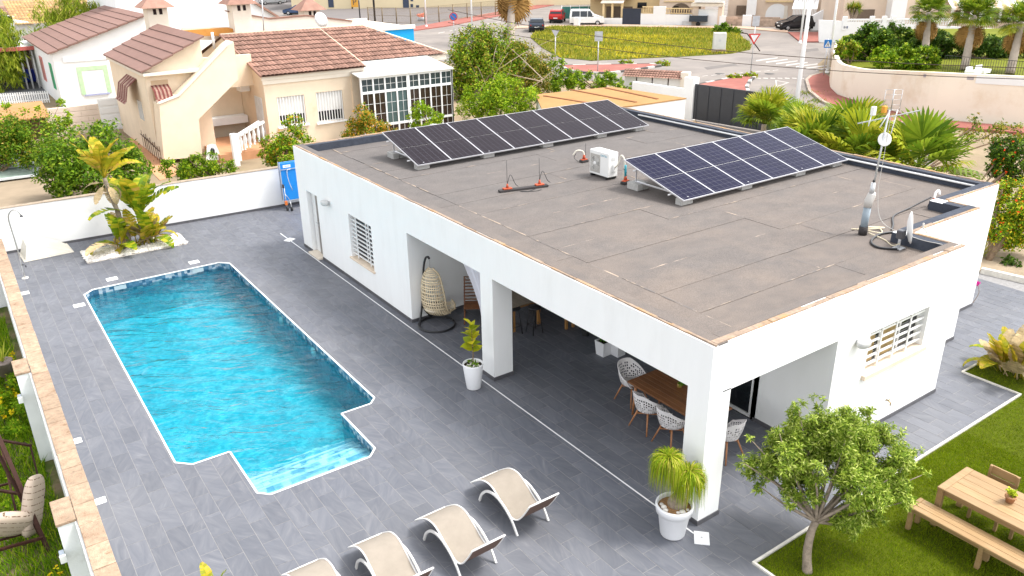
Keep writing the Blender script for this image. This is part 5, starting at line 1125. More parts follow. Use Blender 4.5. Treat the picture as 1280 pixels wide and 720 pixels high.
m = MB(); m.box(xl-.08, xr+.04, FY-.10, FY-.002, 3.28, 3.50); m.box(xl-.04, xr, FY-.06, FY-.003, 3.08, 3.277); m.box(xr, 14.95, 32.74, 32.898, 3.2, 3.5); m.build('cornice', CREAM2, Hs)
for k, (x0, x1, z0, z1) in enumerate((w1, w2)):
    f = MB()
    for a, b in ((x0, x0+.05), (x1-.05, x1)): f.box(a, b, FY+.14, FY+.2, z0, z1)
    f.box(x0+.05, x1-.05, FY+.14, FY+.2, z0, z0+.05); W = f.build('window', WHITE_P, Hs); p = MB(); p.box(x0+.05, x1-.05, FY+.16, FY+.18, z0+.05, z1); p.build('pane', GLASSD, W)
    p = MB(); p.box(x0+.05, x1-.05, FY+.10, FY+.135, z0+(z1-z0)*.36, z1-.01); p.build('shutter', mat('shutter_white', (.74, .73, .71), .6, .03), W)
    for i in range(10): p = MB(); x = x0+.04+(x1-x0-.08)*i/9; p.box(x-.018, x+.018, FY+.02, FY+.05, z0, z1); p.build('bar', WHITE_P, W)
    p = MB(); p.box(x0-.1, x1+.1, FY-.09, FY+.1, z0-.09, z0-.003); p.build('sill', WHITE_P, W)
RZ2, RY = 4.93, 36.3
sl1 = MB(); sl1.add([(xl-.12, 30.75, 3.47), (xr+.1, 30.75, 3.47), (xr+.1, RY, RZ2-.03), (xl-.12, RY, RZ2-.03)], [(0, 1, 2, 3)]); sl1.add([(xr+.1, 32.7, 3.47), (14.95, 32.7, 3.47), (11.7, RY, RZ2-.03), (xr+.1, RY, RZ2-.03)], [(0, 1, 2, 3)]); sl1.add([(xl-.12, RY, RZ2-.03), (11.7, RY, RZ2-.03), (14.95, 40.5, 3.47), (xl-.12, 41.8, 3.47)], [(0, 1, 2, 3)]); sl1.add([(14.95, 32.7, 3.47), (14.95, 40.5, 3.47), (11.7, RY, RZ2-.03)], [(0, 1, 2)]); HR = sl1.build('roof', mat('roof_under', (.20, .11, .08), .9), Hs)
roof_tiles('roof_tile', (xl-.12, 30.7, 3.49), (xr-xl+.2, 0, 0), (0, RY-30.7, RZ2-3.47), 26, 10, HR)
roof_tiles('roof_tile', (xr+.1, 32.65, 3.49), (14.95-xr-.1, 0, 0), (0, RY-32.65, RZ2-3.47), 28, 9, HR, inside=lambda u, v: u < 1-.56*v)
m = MB(); m.tube([(xl-.12, RY, RZ2+.05), (11.7, RY, RZ2+.05), (14.98, 32.66, 3.53)], .055, 6); m.build('ridge_tile', CREAM, HR); m = MB(); m.tube([(xr+.1, 30.75, 3.52), (xr+.12, RY, RZ2+.03)], .03, 6); m.build('valley_edge', CREAM, HR); m = MB(); m.tube([(xl-.14, 30.75, 3.5), (xl-.14, RY, RZ2+.03)], .06, 6); m.build('verge_tile', ROOFT, HR)
# glazed sunroom
FC = Facade((0, 30.0), (1, 0)); cx0, cx1 = FC.sz(452, 120)[0], FC.sz(565, 120)[0]; cz1 = 3.06; cols = [cx0+(cx1-cx0)*k/8 for k in range(9)]
sr = MB(); zr_ = (-.1, .62, .74, 2.28, 2.40, cz1-.08)
for x in cols: sr.box(x-.038, x+.038, 29.95, 30.05, -.2, cz1)
sr.box(cols[4]-.09, cols[4]+.09, 29.94, 29.949, -.2, cz1)
for z in (.62, 2.28): sr.box(cx0, cx1, 29.955, 30.045, z, z+.12)
sr.box(cx0, cx1, 29.955, 30.045, cz1-.08, cz1)
for y in (30.0, 31.3, 32.6): sr.box(cx1-.051, cx1+.0505, y-.05, y+.05, -.2, cz1+.12)
sr.box(cx1-.04, cx1+.04, 30.05, 32.6, .62, .74); sr.box(cx1-.04, cx1+.04, 30.05, 32.6, 2.28, 2.4); SR = sr.build('sunroom_frame', WHITE_P, Hs)
PANED = mat('pane_slate', (.035, .05, .055), .15, .2); PANEB = mat('pane_brown', (.035, .022, .016), .15, .2); PANEG = mat('pane_teal', (.06, .10, .10), .2, .1)
for i in range(8):
    for j, (z0, z1) in enumerate(((-.1, .62), (.74, 2.28), (2.40, cz1-.08))):
        p = MB(); a, b = cols[i]+.040, cols[i+1]-.040; p.box(a, b, 29.99, 30.0, z0, z1)
        nz = 3 if j == 1 else (2 if j == 2 else 2)
        for k in range(1, nz): z = z0+(z1-z0)*k/nz; p.box(a, b, 29.975, 29.9895, z-.007, z+.007, 1)
        p.box((a+b)/2-.007, (a+b)/2+.007, 29.974, 29.9885, z0, z1, 1); p.build('pane', [PANEG if (j == 1 and i in (2, 3)) else (PANED if j == 2 else PANEB), WHITE_P], SR)
POLY = mat('polycarbonate', (.50, .48, .45), .45, .05, 2, dirt=(.52, .46, .38), dscale=1.2, dlo=.58, dhi=.8)
for k in range(6):
    a, b = cx0-.1+(cx1-cx0+.2)*k/6, cx0-.1+(cx1-cx0+.2)*(k+1)/6; p = MB(); p.add([(a+.01, 29.85, 3.07), (b-.01, 29.85, 3.07), (b-.01, 32.7, 3.47), (a+.01, 32.7, 3.47), (a+.01, 29.85, 3.12), (b-.01, 29.85, 3.12), (b-.01, 32.7, 3.52), (a+.01, 32.7, 3.52)], [(0, 3, 2, 1), (4, 5, 6, 7), (0, 1, 5, 4), (1, 2, 6, 5), (2, 3, 7, 6), (3, 0, 4, 7)]); p.build('roof_panel', POLY, SR)
m = MB(); m.box(cx0, cx1, 31.0, 31.1, -.2, 3.0); m.build('sunroom_shade', mat('dim_room', (.10, .08, .065), .9, .2, 2), SR)  # dark sheet behind the panes; the dim inside is painted as its colour
# staircase block, tower room
FS = Facade((0, 31.2), (1, 0)); m = MB(); FS.poly(m, [(205, 200), (253, 196), (248.5, 149), (298, 99), (292, 52), (285, 57), (224, 121), (199, 131)], 0, 1.1); ST = m.build('staircase', CREAM, Hs)
m = MB(); q = [FS.sz(*p, -.04) for p in ((199, 129.6), (224, 119.6), (285, 55.6))]
for a, b in zip(q, q[1:]): m.obox((a[0], 31.2+.1, a[1]), (b[0], 31.2+.1, b[1]), .30, .05)
m.build('stair_coping', CREAM2, ST)
m = MB(); m.box(-.88, -.6, 32.35, 40.5, -.2, 4.0); m.box(-.6, 1.75, 32.35, 32.6, -.2, 4.0); m.vprism([(-.88, 4.0), (1.75, 4.0), (1.75, 5.22)], 'y', 32.351, 32.6); m.box(1.75, 4.0, 32.4, 32.62, 2.9, 4.35); m.box(1.5, 1.75, 32.62, 40.5, 3.5, 5.2); m.box(.55, 3.94, 34.6, 34.8, -.2, 3.6); TR = m.build('tower_room', CREAM, Hs)
for k in range(6):
    t0, t1 = k/6, (k+1)/6; x0, x1, z0, z1 = -1.08+2.95*t0, -1.08+2.95*t1, 3.98+1.38*t0, 3.98+1.38*t1; p = MB()
    p.add([(x0, 31.95, z0+.05), (x1-.01, 31.95, z1+.0), (x1-.01, 40.7, z1), (x0, 40.7, z0+.05), (x0, 31.95, z0-.03), (x1-.01, 31.95, z1-.07), (x1-.01, 40.7, z1-.07), (x0, 40.7, z0-.03)], [(0, 1, 2, 3), (7, 6, 5, 4), (4, 5, 1, 0), (5, 6, 2, 1), (6, 7, 3, 2), (7, 4, 0, 3)]); p.build('roof_panel', ROOFP, TR)
m = MB(); m.box(-1.0, 1.8, 31.98, 32.349, 3.80, 3.93); m.box(-1.0, -.882, 32.35, 40.5, 3.78, 3.94); m.build('eave_board', CREAM2, TR)
FT = Facade((0, 32.35), (1, 0)); AW = [mat('awning_red', (.16, .05, .045), .85, .2, 8), mat('awning_rose', (.30, .19, .15), .85, .25, 8)]
m = MB(); FT.rect(m, 188, 101, 215, 130, -.006, -.002); m.build('recess_shade', mat('shaded_cream', (.52, .38, .25), .9, .05), TR)  # flat sheet on the wall; the recess's shade is put into its darker cream
def awning(O, u, out, wd, drop, parent):
    O, u, out = Vector(O), Vector(u), Vector(out); m = MB(); n = 9
    for k in range(n):
        a, b = O+u*(wd*k/n), O+u*(wd*(k+1)/n); f0 = out*.45+Vector((0, 0, -drop*.35)); f1 = out*.62+Vector((0, 0, -drop)); j = Vector((0, 0, .02*math.sin(k*1.9)))
        m.add([a, b, b+f0+j, a+f0+j, b+f1, a+f1], [(0, 1, 2, 3), (3, 2, 4, 5)], k % 2); m.add([a+f1, b+f1, b+f1+out*.1+Vector((0, 0, -.1)), a+f1+out*.1+Vector((0, 0, -.1))], [(0, 1, 2, 3)], (k+1) % 2)
    m.build('awning', AW, parent)
a_, z_ = FT.sz(188, 107); awning((a_, 32.34, z_), (1, 0, 0), (0, -1, 0), .75, .55, TR)
awning((-.89, 34.2, 3.45), (0, 1, 0), (-1, 0, 0), 2.2, 1.0, TR)
m = MB(); m.box(-.895, -.8815, 34.2, 35.1, 1.5, 2.4); m.build('window', mat('pane_pale', (.45, .50, .52), .2), TR)
# porch under the stair: ledge, appliance, arched door, steps with white balustrade, unit on the wall
m = MB(); m.box(.6, 3.9, 33.9, 34.58, .9, 1.25); m.build('washstand', WHITEF, Hs)
m = MB(); m.bbox(3.45, 3.93, 33.0, 33.6, 2.55, 3.05, .02); m.build('wall_unit', ACW, Hs)
FB = Facade((0, 30.2), (1, 0)); dr = MB(); q = [FB.sz(255+x, y) for x, y in ((3, 200), (19, 200), (19, 190), (15, 181), (10, 180), (4, 182), (3, 190))]; dr.vprism(q, 'y', 30.2, 30.25); DD = dr.build('arched_door', WHITE_P, Hs)
q0, q1 = FB.sz(263, 184), FB.sz(271, 193); m = MB(); m.lathe([(.001, 0), (.16, .0), (.16, .02), (.001, .02)], 12, sx=.6); o = m.build('door_pane', GLASSD, DD, ((q0[0]+q1[0])/2-.05, 30.19, (q0[1]+q1[1])/2)); o.rotation_euler = (math.pi/2, 0, 0)
m = MB(); m.box(1.2, 4.4, 29.9, 33.8, -.2, .35); [m.box(3.1+.28*k, 3.1+.28*(k+1), 29.0, 29.898, -.2, .05+.16*k) for k in range(5)]; m.build('step', TERRC, Hs)
for dy, off in ((29.0, 0), (29.9, .15)):
    fs = Facade((0, dy), (1, 0)); a, b = fs.sz(292+off*20, 172), fs.sz(324+off*40, 152); g = MB(); g.obox((a[0], dy, a[1]), (b[0], dy, b[1]), .14, .10); BL = g.build('balustrade', WHITE_P, Hs)
    for k in range(6): t = (k+.5)/6; g = MB(); x = a[0]+(b[0]-a[0])*t; z = a[1]+(b[1]-a[1])*t; g.lathe([(.05, z-.75), (.03, z-.6), (.07, z-.4), (.03, z-.15), (.05, z-.04)], 8, (x, dy, 0)); g.build('baluster', WHITE_P, BL)
    g = MB(); g.bbox(a[0]-.14, a[0]+.10, dy-.11, dy+.11, -.2, a[1]+.18, .02); g.build('newel_post', WHITE_P, BL)
m = MB(); fs = Facade((0, 31.0), (1, 0)); a, b = fs.sz(317, 122), fs.sz(327, 165); m.box(xl-.03, xl-.002, 31.5, 32.5, .4, 2.4); m.build('barred_door', mat('pale_grille', (.60, .64, .66), .5), Hs)
# roof terrace with chimneys, parapets, dish
FR = Facade((0, 38.2), (1, 0)); m = MB(); FR.poly(m, [(296, 50), (296, 15), (337, 24), (383, 20), (440, 27), (440, 50)], 0, .25); FR.poly(m, [(228, 50), (228, 34), (296, 34), (296, 50)], .3, .5); m.build('terrace_parapet', CREAM2, Hs)
m = MB(); FR.poly(m, [(218, 45), (218, 39), (285, 34.5), (298, 37.5), (298, 45)], -.25, -.02); m.build('ochre_band', ORANGE, Hs); m = MB(); FR.poly(m, [(283, 14.6), (283, 13), (338, 22.4), (384, 18.5), (441, 25.5), (441, 27.2), (384, 20.2), (338, 24.2)], -.05, .3); m.build('parapet_tile', ROOFT, Hs)
def chimney(px, pyb, pyt, wpx, y, label_part='chimney'):
    f = Facade((0, y), (1, 0)); (a0, z0), (a1, z1) = f.sz(px-wpx/2, pyb), f.sz(px+wpx/2, pyt); w2 = a1-a0; m = MB(); m.box(a0, a1, y, y+w2, z0, z1); c = m.build(label_part, CREAM2, Hs)
    p = MB(); o = w2*.35; zc = z1; p.add([(a0-o, y-o, zc), (a1+o, y-o, zc), (a1+o, y+w2+o, zc), (a0-o, y+w2+o, zc), ((a0+a1)/2, y+w2/2, zc+w2*.75)], [(0, 1, 4), (1, 2, 4), (2, 3, 4), (3, 0, 4), (3, 2, 1, 0)]); p.build('chimney_cap', ROOFT, c)
    p = MB()
    for t in (.28, .58): p.box(a0+w2*t, a0+w2*(t+.16), y-.012, y-.002, zc-w2*.34, zc-w2*.06)
    p.build('smoke_slot', mat('slot_dark', (.03, .02, .02), .9), c)  # near-black flat plates on the chimney face mark the slots
chimney(199, 45, 9, 19, 41.5); chimney(304, 48, 4.5, 17, 37.6); chimney(391, 35, 12, 17, 39.3)
fd = Facade((0, 36.6), (1, 0)); a, z = fd.sz(401, 25); m = MB(); m.lathe([(.001, -.05), (.3, -.02), (.42, .03), (.001, -.03)], 24); o = m.build('dish', WHITE_P, Hs, (a, 36.6, z)); o.rotation_euler = Vector((.25, -.9, .3)).to_track_quat('Z', 'Y').to_euler(); m = MB(); m.tube([(a+.25, 36.7, z-.4), (a, 36.7, z)], .03, 6); m.build('dish_arm', GALV, Hs)
a, z = fd.sz(330, 42); b, z2 = fd.sz(327, -8); m = MB(); m.tube([(a, 36.6, z), (b, 36.6, z2)], .03, 6); m.build('mast', GALV, Hs)
a, z = FR.sz(255, 50); m = MB(); m.tube([(a, 36.5, z-.3), (a, 36.5, z+.5)], .07, 8); m.build('vent_pipe', WHITE_P, Hs)
# ---------------------------------------------------------------- white house with coloured window frames
Wh = thing('white_house', 'white house with a brown panelled roof and pink and green window frames', 'house', (0, 0, 0))
WHX0, WHX1, WHY0, WHY1 = -2.35, 3.4, 51.0, 64.5; m = MB(); m.box(WHX0, WHX0+.3, WHY0, WHY1, -.3, 3.25); m.box(WHX0+.3, 9, WHY0, WHY0+.3, -.3, 3.25); m.vprism([(WHX0, 3.252), (WHX1, 3.252), (WHX1, 5.1)], 'y', WHY0+.002, WHY0+.3); m.box(WHX1, 9.5, WHY0+.01, WHY0+.4, 3.252, 4.6); m.build('wall', WHITEF, Wh)
for k in range(10):
    t0, t1 = k/10, (k+1)/10; x0, x1, z0, z1 = -2.6+6.1*t0, -2.6+6.1*t1, 3.28+1.98*t0, 3.28+1.98*t1; p = MB(); a, b = WHY0-.35, WHY1
    p.add([(x0, a, z0+.05), (x1-.012, a, z1), (x1-.012, b, z1), (x0, b, z0+.05), (x0, a, z0-.05), (x1-.012, a, z1-.1), (x1-.012, b, z1-.1), (x0, b, z0-.05)], [(0, 1, 2, 3), (7, 6, 5, 4), (4, 5, 1, 0), (5, 6, 2, 1), (6, 7, 3, 2), (7, 4, 0, 3)]); p.build('roof_panel', ROOFP, Wh)
FW = Facade((0, WHY0), (1, 0)); m = MB(); FW.rect(m, 78, 72, 135, 74, -.06, -.002); m.build('string_course', WHITEF, Wh)
def frame_win(a0, a1, z0, z1, colf, colp, fr=.22):
    m = MB(); y = WHY0; m.box(a0, a0+fr, y-.04, y-.002, z0, z1); m.box(a1-fr, a1, y-.04, y-.002, z0, z1); m.box(a0+fr, a1-fr, y-.04, y-.002, z1-fr, z1); W = m.build('window_frame', colf, Wh); p = MB(); p.box(a0+fr, a1-fr, y-.02, y-.0025, z0, z1-fr); p.build('shutter', colp, W); p = MB(); p.box(a0+fr-.1, a1-fr+.1, y-.09, y-.0415, z0-.1, z0-.002); p.build('sill', mat('sill_violet', (.36, .38, .55), .7), W)
SHW = mat('shutter_white', (.74, .73, .71), .6, .03); q0, q1 = FW.sz(95, 84), FW.sz(140, 115); frame_win(q0[0], q1[0], q1[1], q0[1], mat('frame_green', (.45, .62, .38), .6), SHW, .25)
q0, q1 = FW.sz(140, 82), FW.sz(147, 101); m = MB(); m.box(q0[0], q1[0]+.3, WHY0-.04, WHY0-.002, q1[1], q0[1]); m.build('window', BLUE, Wh)
for y0, y1, c in ((56.8, 58.2, (.55, .22, .20)), (52.4, 53.4, (.06, .35, .17))): m = MB(); m.box(WHX0-.05, WHX0-.002, y0, y1, .9, 2.5); W = m.build('window_frame', mat('frame_'+str(int(c[0]*100)), c, .6), Wh); p = MB(); p.box(WHX0-.056, WHX0-.0505, y0+.12, y1-.12, 1.0, 2.35); p.build('pane', mat('pane_'+str(int(c[0]*100)), tuple(x*.7 for x in c), .4), W)
# second white block behind, stepped
Wb = thing('white_block', 'large plain white building behind the chimneys of the cream house', 'building', (0, 0, 0)); FB2 = Facade((0, 60), (1, 0)); m = MB(); FB2.poly(m, [(145, 60), (145, -60), (318, -60), (318, 4), (346, 22), (365, 33), (365, 60)], 0, 12); m.build('wall', WHITEF, Wb); m = MB(); FB2.poly(m, [(316, 3), (318, 1), (366, 31), (366, 33)], -.3, .0); m.build('verge', ROOFT, Wb)
# ---------------------------------------------------------------- far left: carport, play area, orange roofs
FP = thing('carport', 'white carport with thin posts behind the pepper trees', 'carport', (0, 0, 0)); fq = Facade((0, 62), (1, 0)); m = MB(); a0, z0 = fq.sz(-20, 72); a1, z1 = fq.sz(52, 72); m.box(a0-6, a1, 60.5, 66, 2.75, 2.9); m.build('roof', WHITEF, FP); m = MB(); m.box(a0-6, a1, 60.4, 60.49, 2.7, 2.95); m.build('fascia', mat('red_fascia', (.45, .12, .10), .7), FP)
for px in (31, 38, 46): a, z = fq.sz(px, 100); m = MB(); m.tube([(a, 61, -.05), (a, 61, 2.75)], .06, 8); m.build('post', WHITE_P, FP)
m = MB(); m.box(a0-6, a1, 65.8, 65.9, 0, 2.7); m.build('back_panel', mat('dark_panel', (.05, .035, .03), .9), FP)
p = G(37, 103); b = thing('blue_barrel', 'blue plastic barrel lying under the white carport', 'barrel', (p.x, p.y, .5)); m = MB(); m.tube([(-.7, 0, 0), (-.6, 0, 0), (.6, 0, 0), (.7, 0, 0)], [.42, .48, .48, .42], 16); m.build('drum', mat('barrel_blue', (.008, .03, .40), .4), b); m = MB(); [m.tube([(x-.03, 0, 0), (x+.03, 0, 0)], .5, 16) for x in (-.25, .25)]; m.build('hoop', mat('barrel_blue_dark', (.006, .02, .25), .4), b)
PV = mat('yard_grey', (.16, .165, .175), .9, .1, 1); m = MB(); m.prism([tuple(G(x, y)[:2]) for x, y in ((-40, 132), (62, 122), (52, 92), (-40, 96))], -.03, -.012); m.build('paved_yard', PV, kind='structure')
p0, p1 = G(-10, 133), G(62, 128); wf = thing('picket_fence', 'low white picket fence in front of the grey yard', 'fence', (p0.x, p0.y, 0)); dv = Vector((p1.x-p0.x, p1.y-p0.y, 0)); n = 26
for k in range(n): q = dv*(k/(n-1)); m = MB(); m.box(q.x-.035, q.x+.035, q.y-.02, q.y+.02, 0, .75); m.build('picket', WHITE_P, wf)
for z in (.2, .6): m = MB(); m.obox((0, .03, z), (dv.x, dv.y+.03, z), .03, .07); m.build('rail', WHITE_P, wf)
def orange_roof(name, label, y0, y1, x0, x1, z, wall_c=CREAM2):
    t = thing(name, label, 'shed', (0, 0, 0)); m = MB(); m.box(x0+.2, x1-.2, y0+.3, y1, -.1, z-.1); m.build('wall', wall_c, t); m = MB(); m.add([(x0, y0, z-.1), (x1, y0, z-.1), (x1, y1, z+.35), (x0, y1, z+.35), (x0, y0, z-.16), (x1, y0, z-.16), (x1, y1, z+.29), (x0, y1, z+.29)], [(0, 1, 2, 3), (7, 6, 5, 4), (0, 4, 5, 1), (1, 5, 6, 2), (2, 6, 7, 3), (3, 7, 4, 0)]); m.build('roof', mat('orange_roof', (.40, .20, .09), .85, .1, 2), t); return t
ff = Facade((0, 41), (1, 0)); a1, z1 = ff.sz(62, 143); orange_roof('garden_shed', 'low garden shed with an orange roof behind the green hedge', 41, 43.6, -14, a1, z1, mat('shed_dark', (.10, .05, .035), .9))
t = thing('long_building', 'long low building with a clay roof edge at the top left corner', 'building', (0, 0, 0)); ff = Facade((0, 92), (1, 0)); m = MB(); ff.poly(m, [(-60, 60), (-60, 27), (60, 23), (60, 60)], 0, 8); m.build('wall', mat('grey_render', (.5, .49, .47), .9, .05), t); a0, z0 = ff.sz(-60, 27); a1, z1 = ff.sz(90, 22); m = MB(); m.add([(a0, 91.5, z0), (a1, 91.5, z1), (a1, 98, z1+1.0), (a0, 98, z0+1.0)], [(0, 1, 2, 3)]); RFX = m.build('roof', ROOFT, t); roof_tiles('roof_tile', (a0, 91.4, z0), (a1-a0, 0, z1-z0), (0, 6.5, 1.0), 50, 6, RFX)
t = thing('tan_villa', 'house with a sandy tiled roof half hidden behind the pepper trees', 'house', (0, 0, 0)); ff = Facade((0, 75), (1, 0)); m = MB(); ff.poly(m, [(15, 70), (15, 25), (35, 27), (60, 40), (60, 70)], 0, 8); ff.poly(m, [(100, 60), (100, 14), (150, 14), (150, 60)], 0, 6); m.build('wall', WHITEF, t); a0, z0 = ff.sz(16, 22); a1, z1 = ff.sz(75, 22); SANDT = mat('sandy_tile', (.40, .25, .11), .8, .15, 3, tint=.2); roof_tiles('roof_tile', (a0, 74.6, z0-.6), (a1-a0+8, 0, 0), (0, 7, 1.6), 44, 9, t, SANDT)
m = MB(); ff.rect(m, 9, 20, 17, 29, -.1, -.01); m.build('window', GLASSD, t)
# boundary wall, white door, alley
lw_ = thing('block_wall', 'pale block wall with a white boarded gate in front of the white house', 'wall', (0, 0, 0)); FG = Facade((0, 41.2), (1, 0)); a0, z0 = FG.sz(58, 131); a1, _ = FG.sz(122, 131); a2, _ = FG.sz(152, 131); a3, _ = FG.sz(160, 131); m = MB(); wz = FG.sz(90, 133)[1]
BLK = mat('pale_block', (.66, .55, .46), .9, .06, 3); x = a0
for r2 in range(5):
    x = a0-(.3 if r2 % 2 else 0)
    while x < a1: e = min(a1, x+.9); s = MB(); s.bbox(max(a0, x)+.008, e-.008, 41.2, 41.4, .02+wz*r2/5, wz*(r2+1)/5-.01, .01); s.build('block', BLK, lw_) if e-max(a0, x) > .1 else None; x = e
m = MB(); m.box(a0, a1, 41.23, 41.37, -.1, wz-.02); m.box(a2, a3+.6, 41.2, 41.4, -.1, wz); m.build('wall', CREAM2, lw_)
zt = FG.sz(135, 123)[1]; gd = MB(); gd.box(a1+.02, a2-.02, 41.22, 41.26, 0, zt); GD = gd.build('gate', WHITE_P, lw_)
for k in range(4): g = MB(); g.bbox(a1+.08, a2-.08, 41.195, 41.219, .06+zt*k/4, zt*(k+1)/4-.05, .008); g.build('board', WHITE_P, GD)
# wrought fence along the alley by the staircase
al = thing('alley_fence', 'low dark wrought fence beside the staircase alley', 'fence', (0, 0, 0)); p0, p1 = G(168, 172), G(203, 206)
for k in range(14): q = p0.lerp(p1, k/13); m = MB(); m.obox((q.x, q.y, 0), (q.x, q.y, .75+.1*(k % 2)), .04, .02); m.build('picket', mat('wrought_brown', (.09, .05, .035), .6), al)
m = MB(); m.obox((p0.x, p0.y, .6), (p1.x, p1.y, .6), .03, .04); m.build('rail', mat('wrought_brown', (.09, .05, .035), .6), al)
m = MB(); m.prism([tuple(G(x, y)[:2]) for x, y in ((165, 165), (160, 185), (200, 225), (230, 215), (205, 196), (182, 165))], -.029, -.008); m.build('alley_path', TERRC, kind='structure')
# raised planter / greenhouse panes and tan terrace behind the pool wall
gh = thing('cold_frame', 'long low glass cold frame with pale rails behind the pool wall', 'cold frame', (0, 0, 0)); a, b = G(-30, 205, .3), G(52, 198, .3); c, d = G(-30, 224, .3), G(47, 214, .3)
for z, (p, q) in ((.55, (a, b)), (.35, (a.lerp(c, .5), b.lerp(d, .5))), (.15, (c, d))): m = MB(); m.obox((p.x, p.y, z), (q.x, q.y, z), .12, .08); m.build('rail', mat('zinc', (.55, .58, .58), .5, .08), gh)
m = MB(); m.add([(a.x, a.y, .5), (b.x, b.y, .5), (d.x, d.y, .1), (c.x, c.y, .1)], [(0, 1, 2, 3)]); m.build('glass', mat('green_glass', (.34, .42, .36), .15, .15, 1.5), gh)
m = MB(); m.prism([tuple(G(x, y)[:2]) for x, y in ((-60, 232), (55, 222), (70, 262), (-60, 290))], -.03, .03); m.build('tan_path', mat('tan_concrete', (.28, .22, .155), .9, .1, 1.5, .2, 20), kind='structure')
# shrubs and trees of the neighbouring gardens
B2 = lambda x, y: tuple(G(x, y))
bush('citrus_tree', 'round dense orange tree behind the tall strelitzia', 'tree', (-4.2, 26.2, 0), [(90, 205, 36), (130, 190, 34), (70, 222, 26), (115, 222, 34), (160, 205, 26), (105, 180, 24), (150, 225, 24)], 13000, .14, [LEAFG], None, seed=11, trunk=.06)
bush('hedge', 'leafy green hedge along the left edge of the picture', 'hedge', (-7.5, 33.5, 0), [(10, 170, 28), (45, 172, 28), (78, 172, 22), (0, 185, 24), (30, 188, 22), (62, 186, 22), (-20, 165, 30)], 12000, .13, [LEAFG, LEAFO], [.85, .15], seed=12)
for k, (x, y) in enumerate(((10, 137), (30, 142), (48, 138), (73, 140), (85, 155))): pass
bush('tall_shoots', 'thin leafy shoots rising out of the hedge in front of the orange roof', 'shrub', (-5.6, 33.4, 0), [(8, 132, 5), (30, 140, 4), (48, 138, 4), (75, 128, 4), (73, 150, 5), (86, 140, 4), (84, 152, 5), (122, 152, 6)], 700, .12, [LEAFB], None, seed=13, clump=.7, trunk=.015)
bush('oleander_bush', 'bright green bush at the foot of the staircase above the pool wall', 'bush', (-.2, 24.6, 0), [(216, 208, 14), (240, 204, 15), (265, 204, 14), (284, 208, 10), (255, 214, 14), (228, 216, 12)], 6000, .10, [LEAFB, LEAFG], [.6, .4], seed=14)
bush('young_tree', 'bright green young tree with reddish shoots before the barred windows', 'tree', (2.6, 26.0, 0), [(365, 178, 22), (345, 186, 18), (385, 185, 14), (370, 160, 14), (335, 195, 14), (360, 195, 22)], 6500, .12, [LEAFB, LEAFG, ORF], [.6, .3, .1], seed=15)
bush('photinia_bush', 'orange tinged bush between the barred windows and the sunroom', 'bush', (7.6, 26.6, 0), [(450, 150, 16), (470, 155, 16), (440, 162, 14), (485, 163, 12), (462, 166, 18)], 5200, .11, [LEAFG, ORF, LEAFO], [.45, .33, .22], seed=16)
bush('small_bush', 'small bright green bush in front of the sunroom', 'bush', (10.3, 26.6, 0), [(530, 142, 14), (545, 148, 10), (516, 150, 10), (532, 154, 14)], 3000, .10, [LEAFB], None, seed=17)
bush('lemon_tree', 'bright yellow green bushy tree behind the far solar panels', 'tree', (14.3, 27.0, 0), [(600, 125, 22), (630, 112, 20), (655, 122, 20), (585, 138, 14), (620, 132, 24), (668, 130, 14), (640, 138, 18)], 10000, .13, [LEAFB], None, seed=18)
bush('thicket_tree', 'large dark green tree with bare twigs right of the sunroom', 'tree', (19.5, 37.0, 0), [(590, 62, 26), (620, 55, 24), (585, 90, 30), (612, 85, 30), (575, 110, 20), (640, 70, 20), (600, 45, 14)], 24000, .17, [LEAFG, LEAFO, LEAFB], [.45, .3, .25], seed=19, trunk=.09, bark=BARKG)
bush('dry_thicket', 'ochre half dry thicket with pale bare branches left of the vine', 'shrub', (22.0, 36.0, 0), [(655, 75, 22), (630, 90, 20), (670, 98, 22), (690, 100, 14), (650, 105, 20), (640, 60, 16), (682, 78, 14)], 13000, .15, [LEAFO, LEAFG], [.75, .25], seed=20, trunk=.06, bark=mat('pale_twig', (.42, .33, .24), .9, .15))
tw_ = thing('bare_branches', 'pale leafless branches sticking out of the thicket', 'branches', (20.5, 35.0, 0)); m = MB(); rr = random.Random(8)
for k in range(11):
    a = At(rr.uniform(590, 690), rr.uniform(95, 120), tw_.location)-tw_.location; b = At(rr.uniform(580, 700), rr.uniform(42, 95), tw_.location)-tw_.location; m.tube(spline([a, a.lerp(b, .5)+Vector((rr.uniform(-.3, .3), rr.uniform(-.3, .3), rr.uniform(0, .4))), b], 8), [.035*(1-k2*.1) for k2 in range(9)], 5)
m.tube([(0, 0, -.1), (0, 0, 1.2)], .12, 8); m.build('branch', mat('pale_twig', (.42, .33, .24), .9, .15), tw_, kind='stuff')
bush('grape_vine', 'bright green vine spreading along the top of the orange terrace', 'vine', (25.8, 31.6, 0), [(700, 102, 12), (720, 104, 12), (740, 102, 12), (758, 100, 12), (775, 106, 9), (697, 82, 9), (790, 108, 6), (712, 96, 10)], 6500, .15, [LEAFB, LEAFG], [.5, .5], seed=22)
def pepper(label, base, spots, seed, n=9000):
    t = thing('pepper_tree', label, 'tree', base, 0, 'weeping pepper trees at the top left'); b0 = Vector(base); dep = (b0-CAMP).dot(_f); bl = []
    for x, y, rad in spots: c = At(x, y, base)-b0; q = rad*dep/FPX; bl.append((c.x, c.y, c.z, q, q, q*1.25))
    tk = MB(); branchy(tk, (0, 0, -.1), [b[:3] for b in bl], .16, .04, seed, .5); tk.build('trunk', BARK, t)
    link('crown', leafmesh('crown', bl, n, .42, [leafmat('pepper_leaf', [(0, (.06, .11, .01)), (.5, (.17, .23, .02)), (.85, (.30, .33, .04)), (1, (.40, .40, .10))])], .13, .42, .2, 120, droop=1.4, seed=seed), t, None, 'stuff')
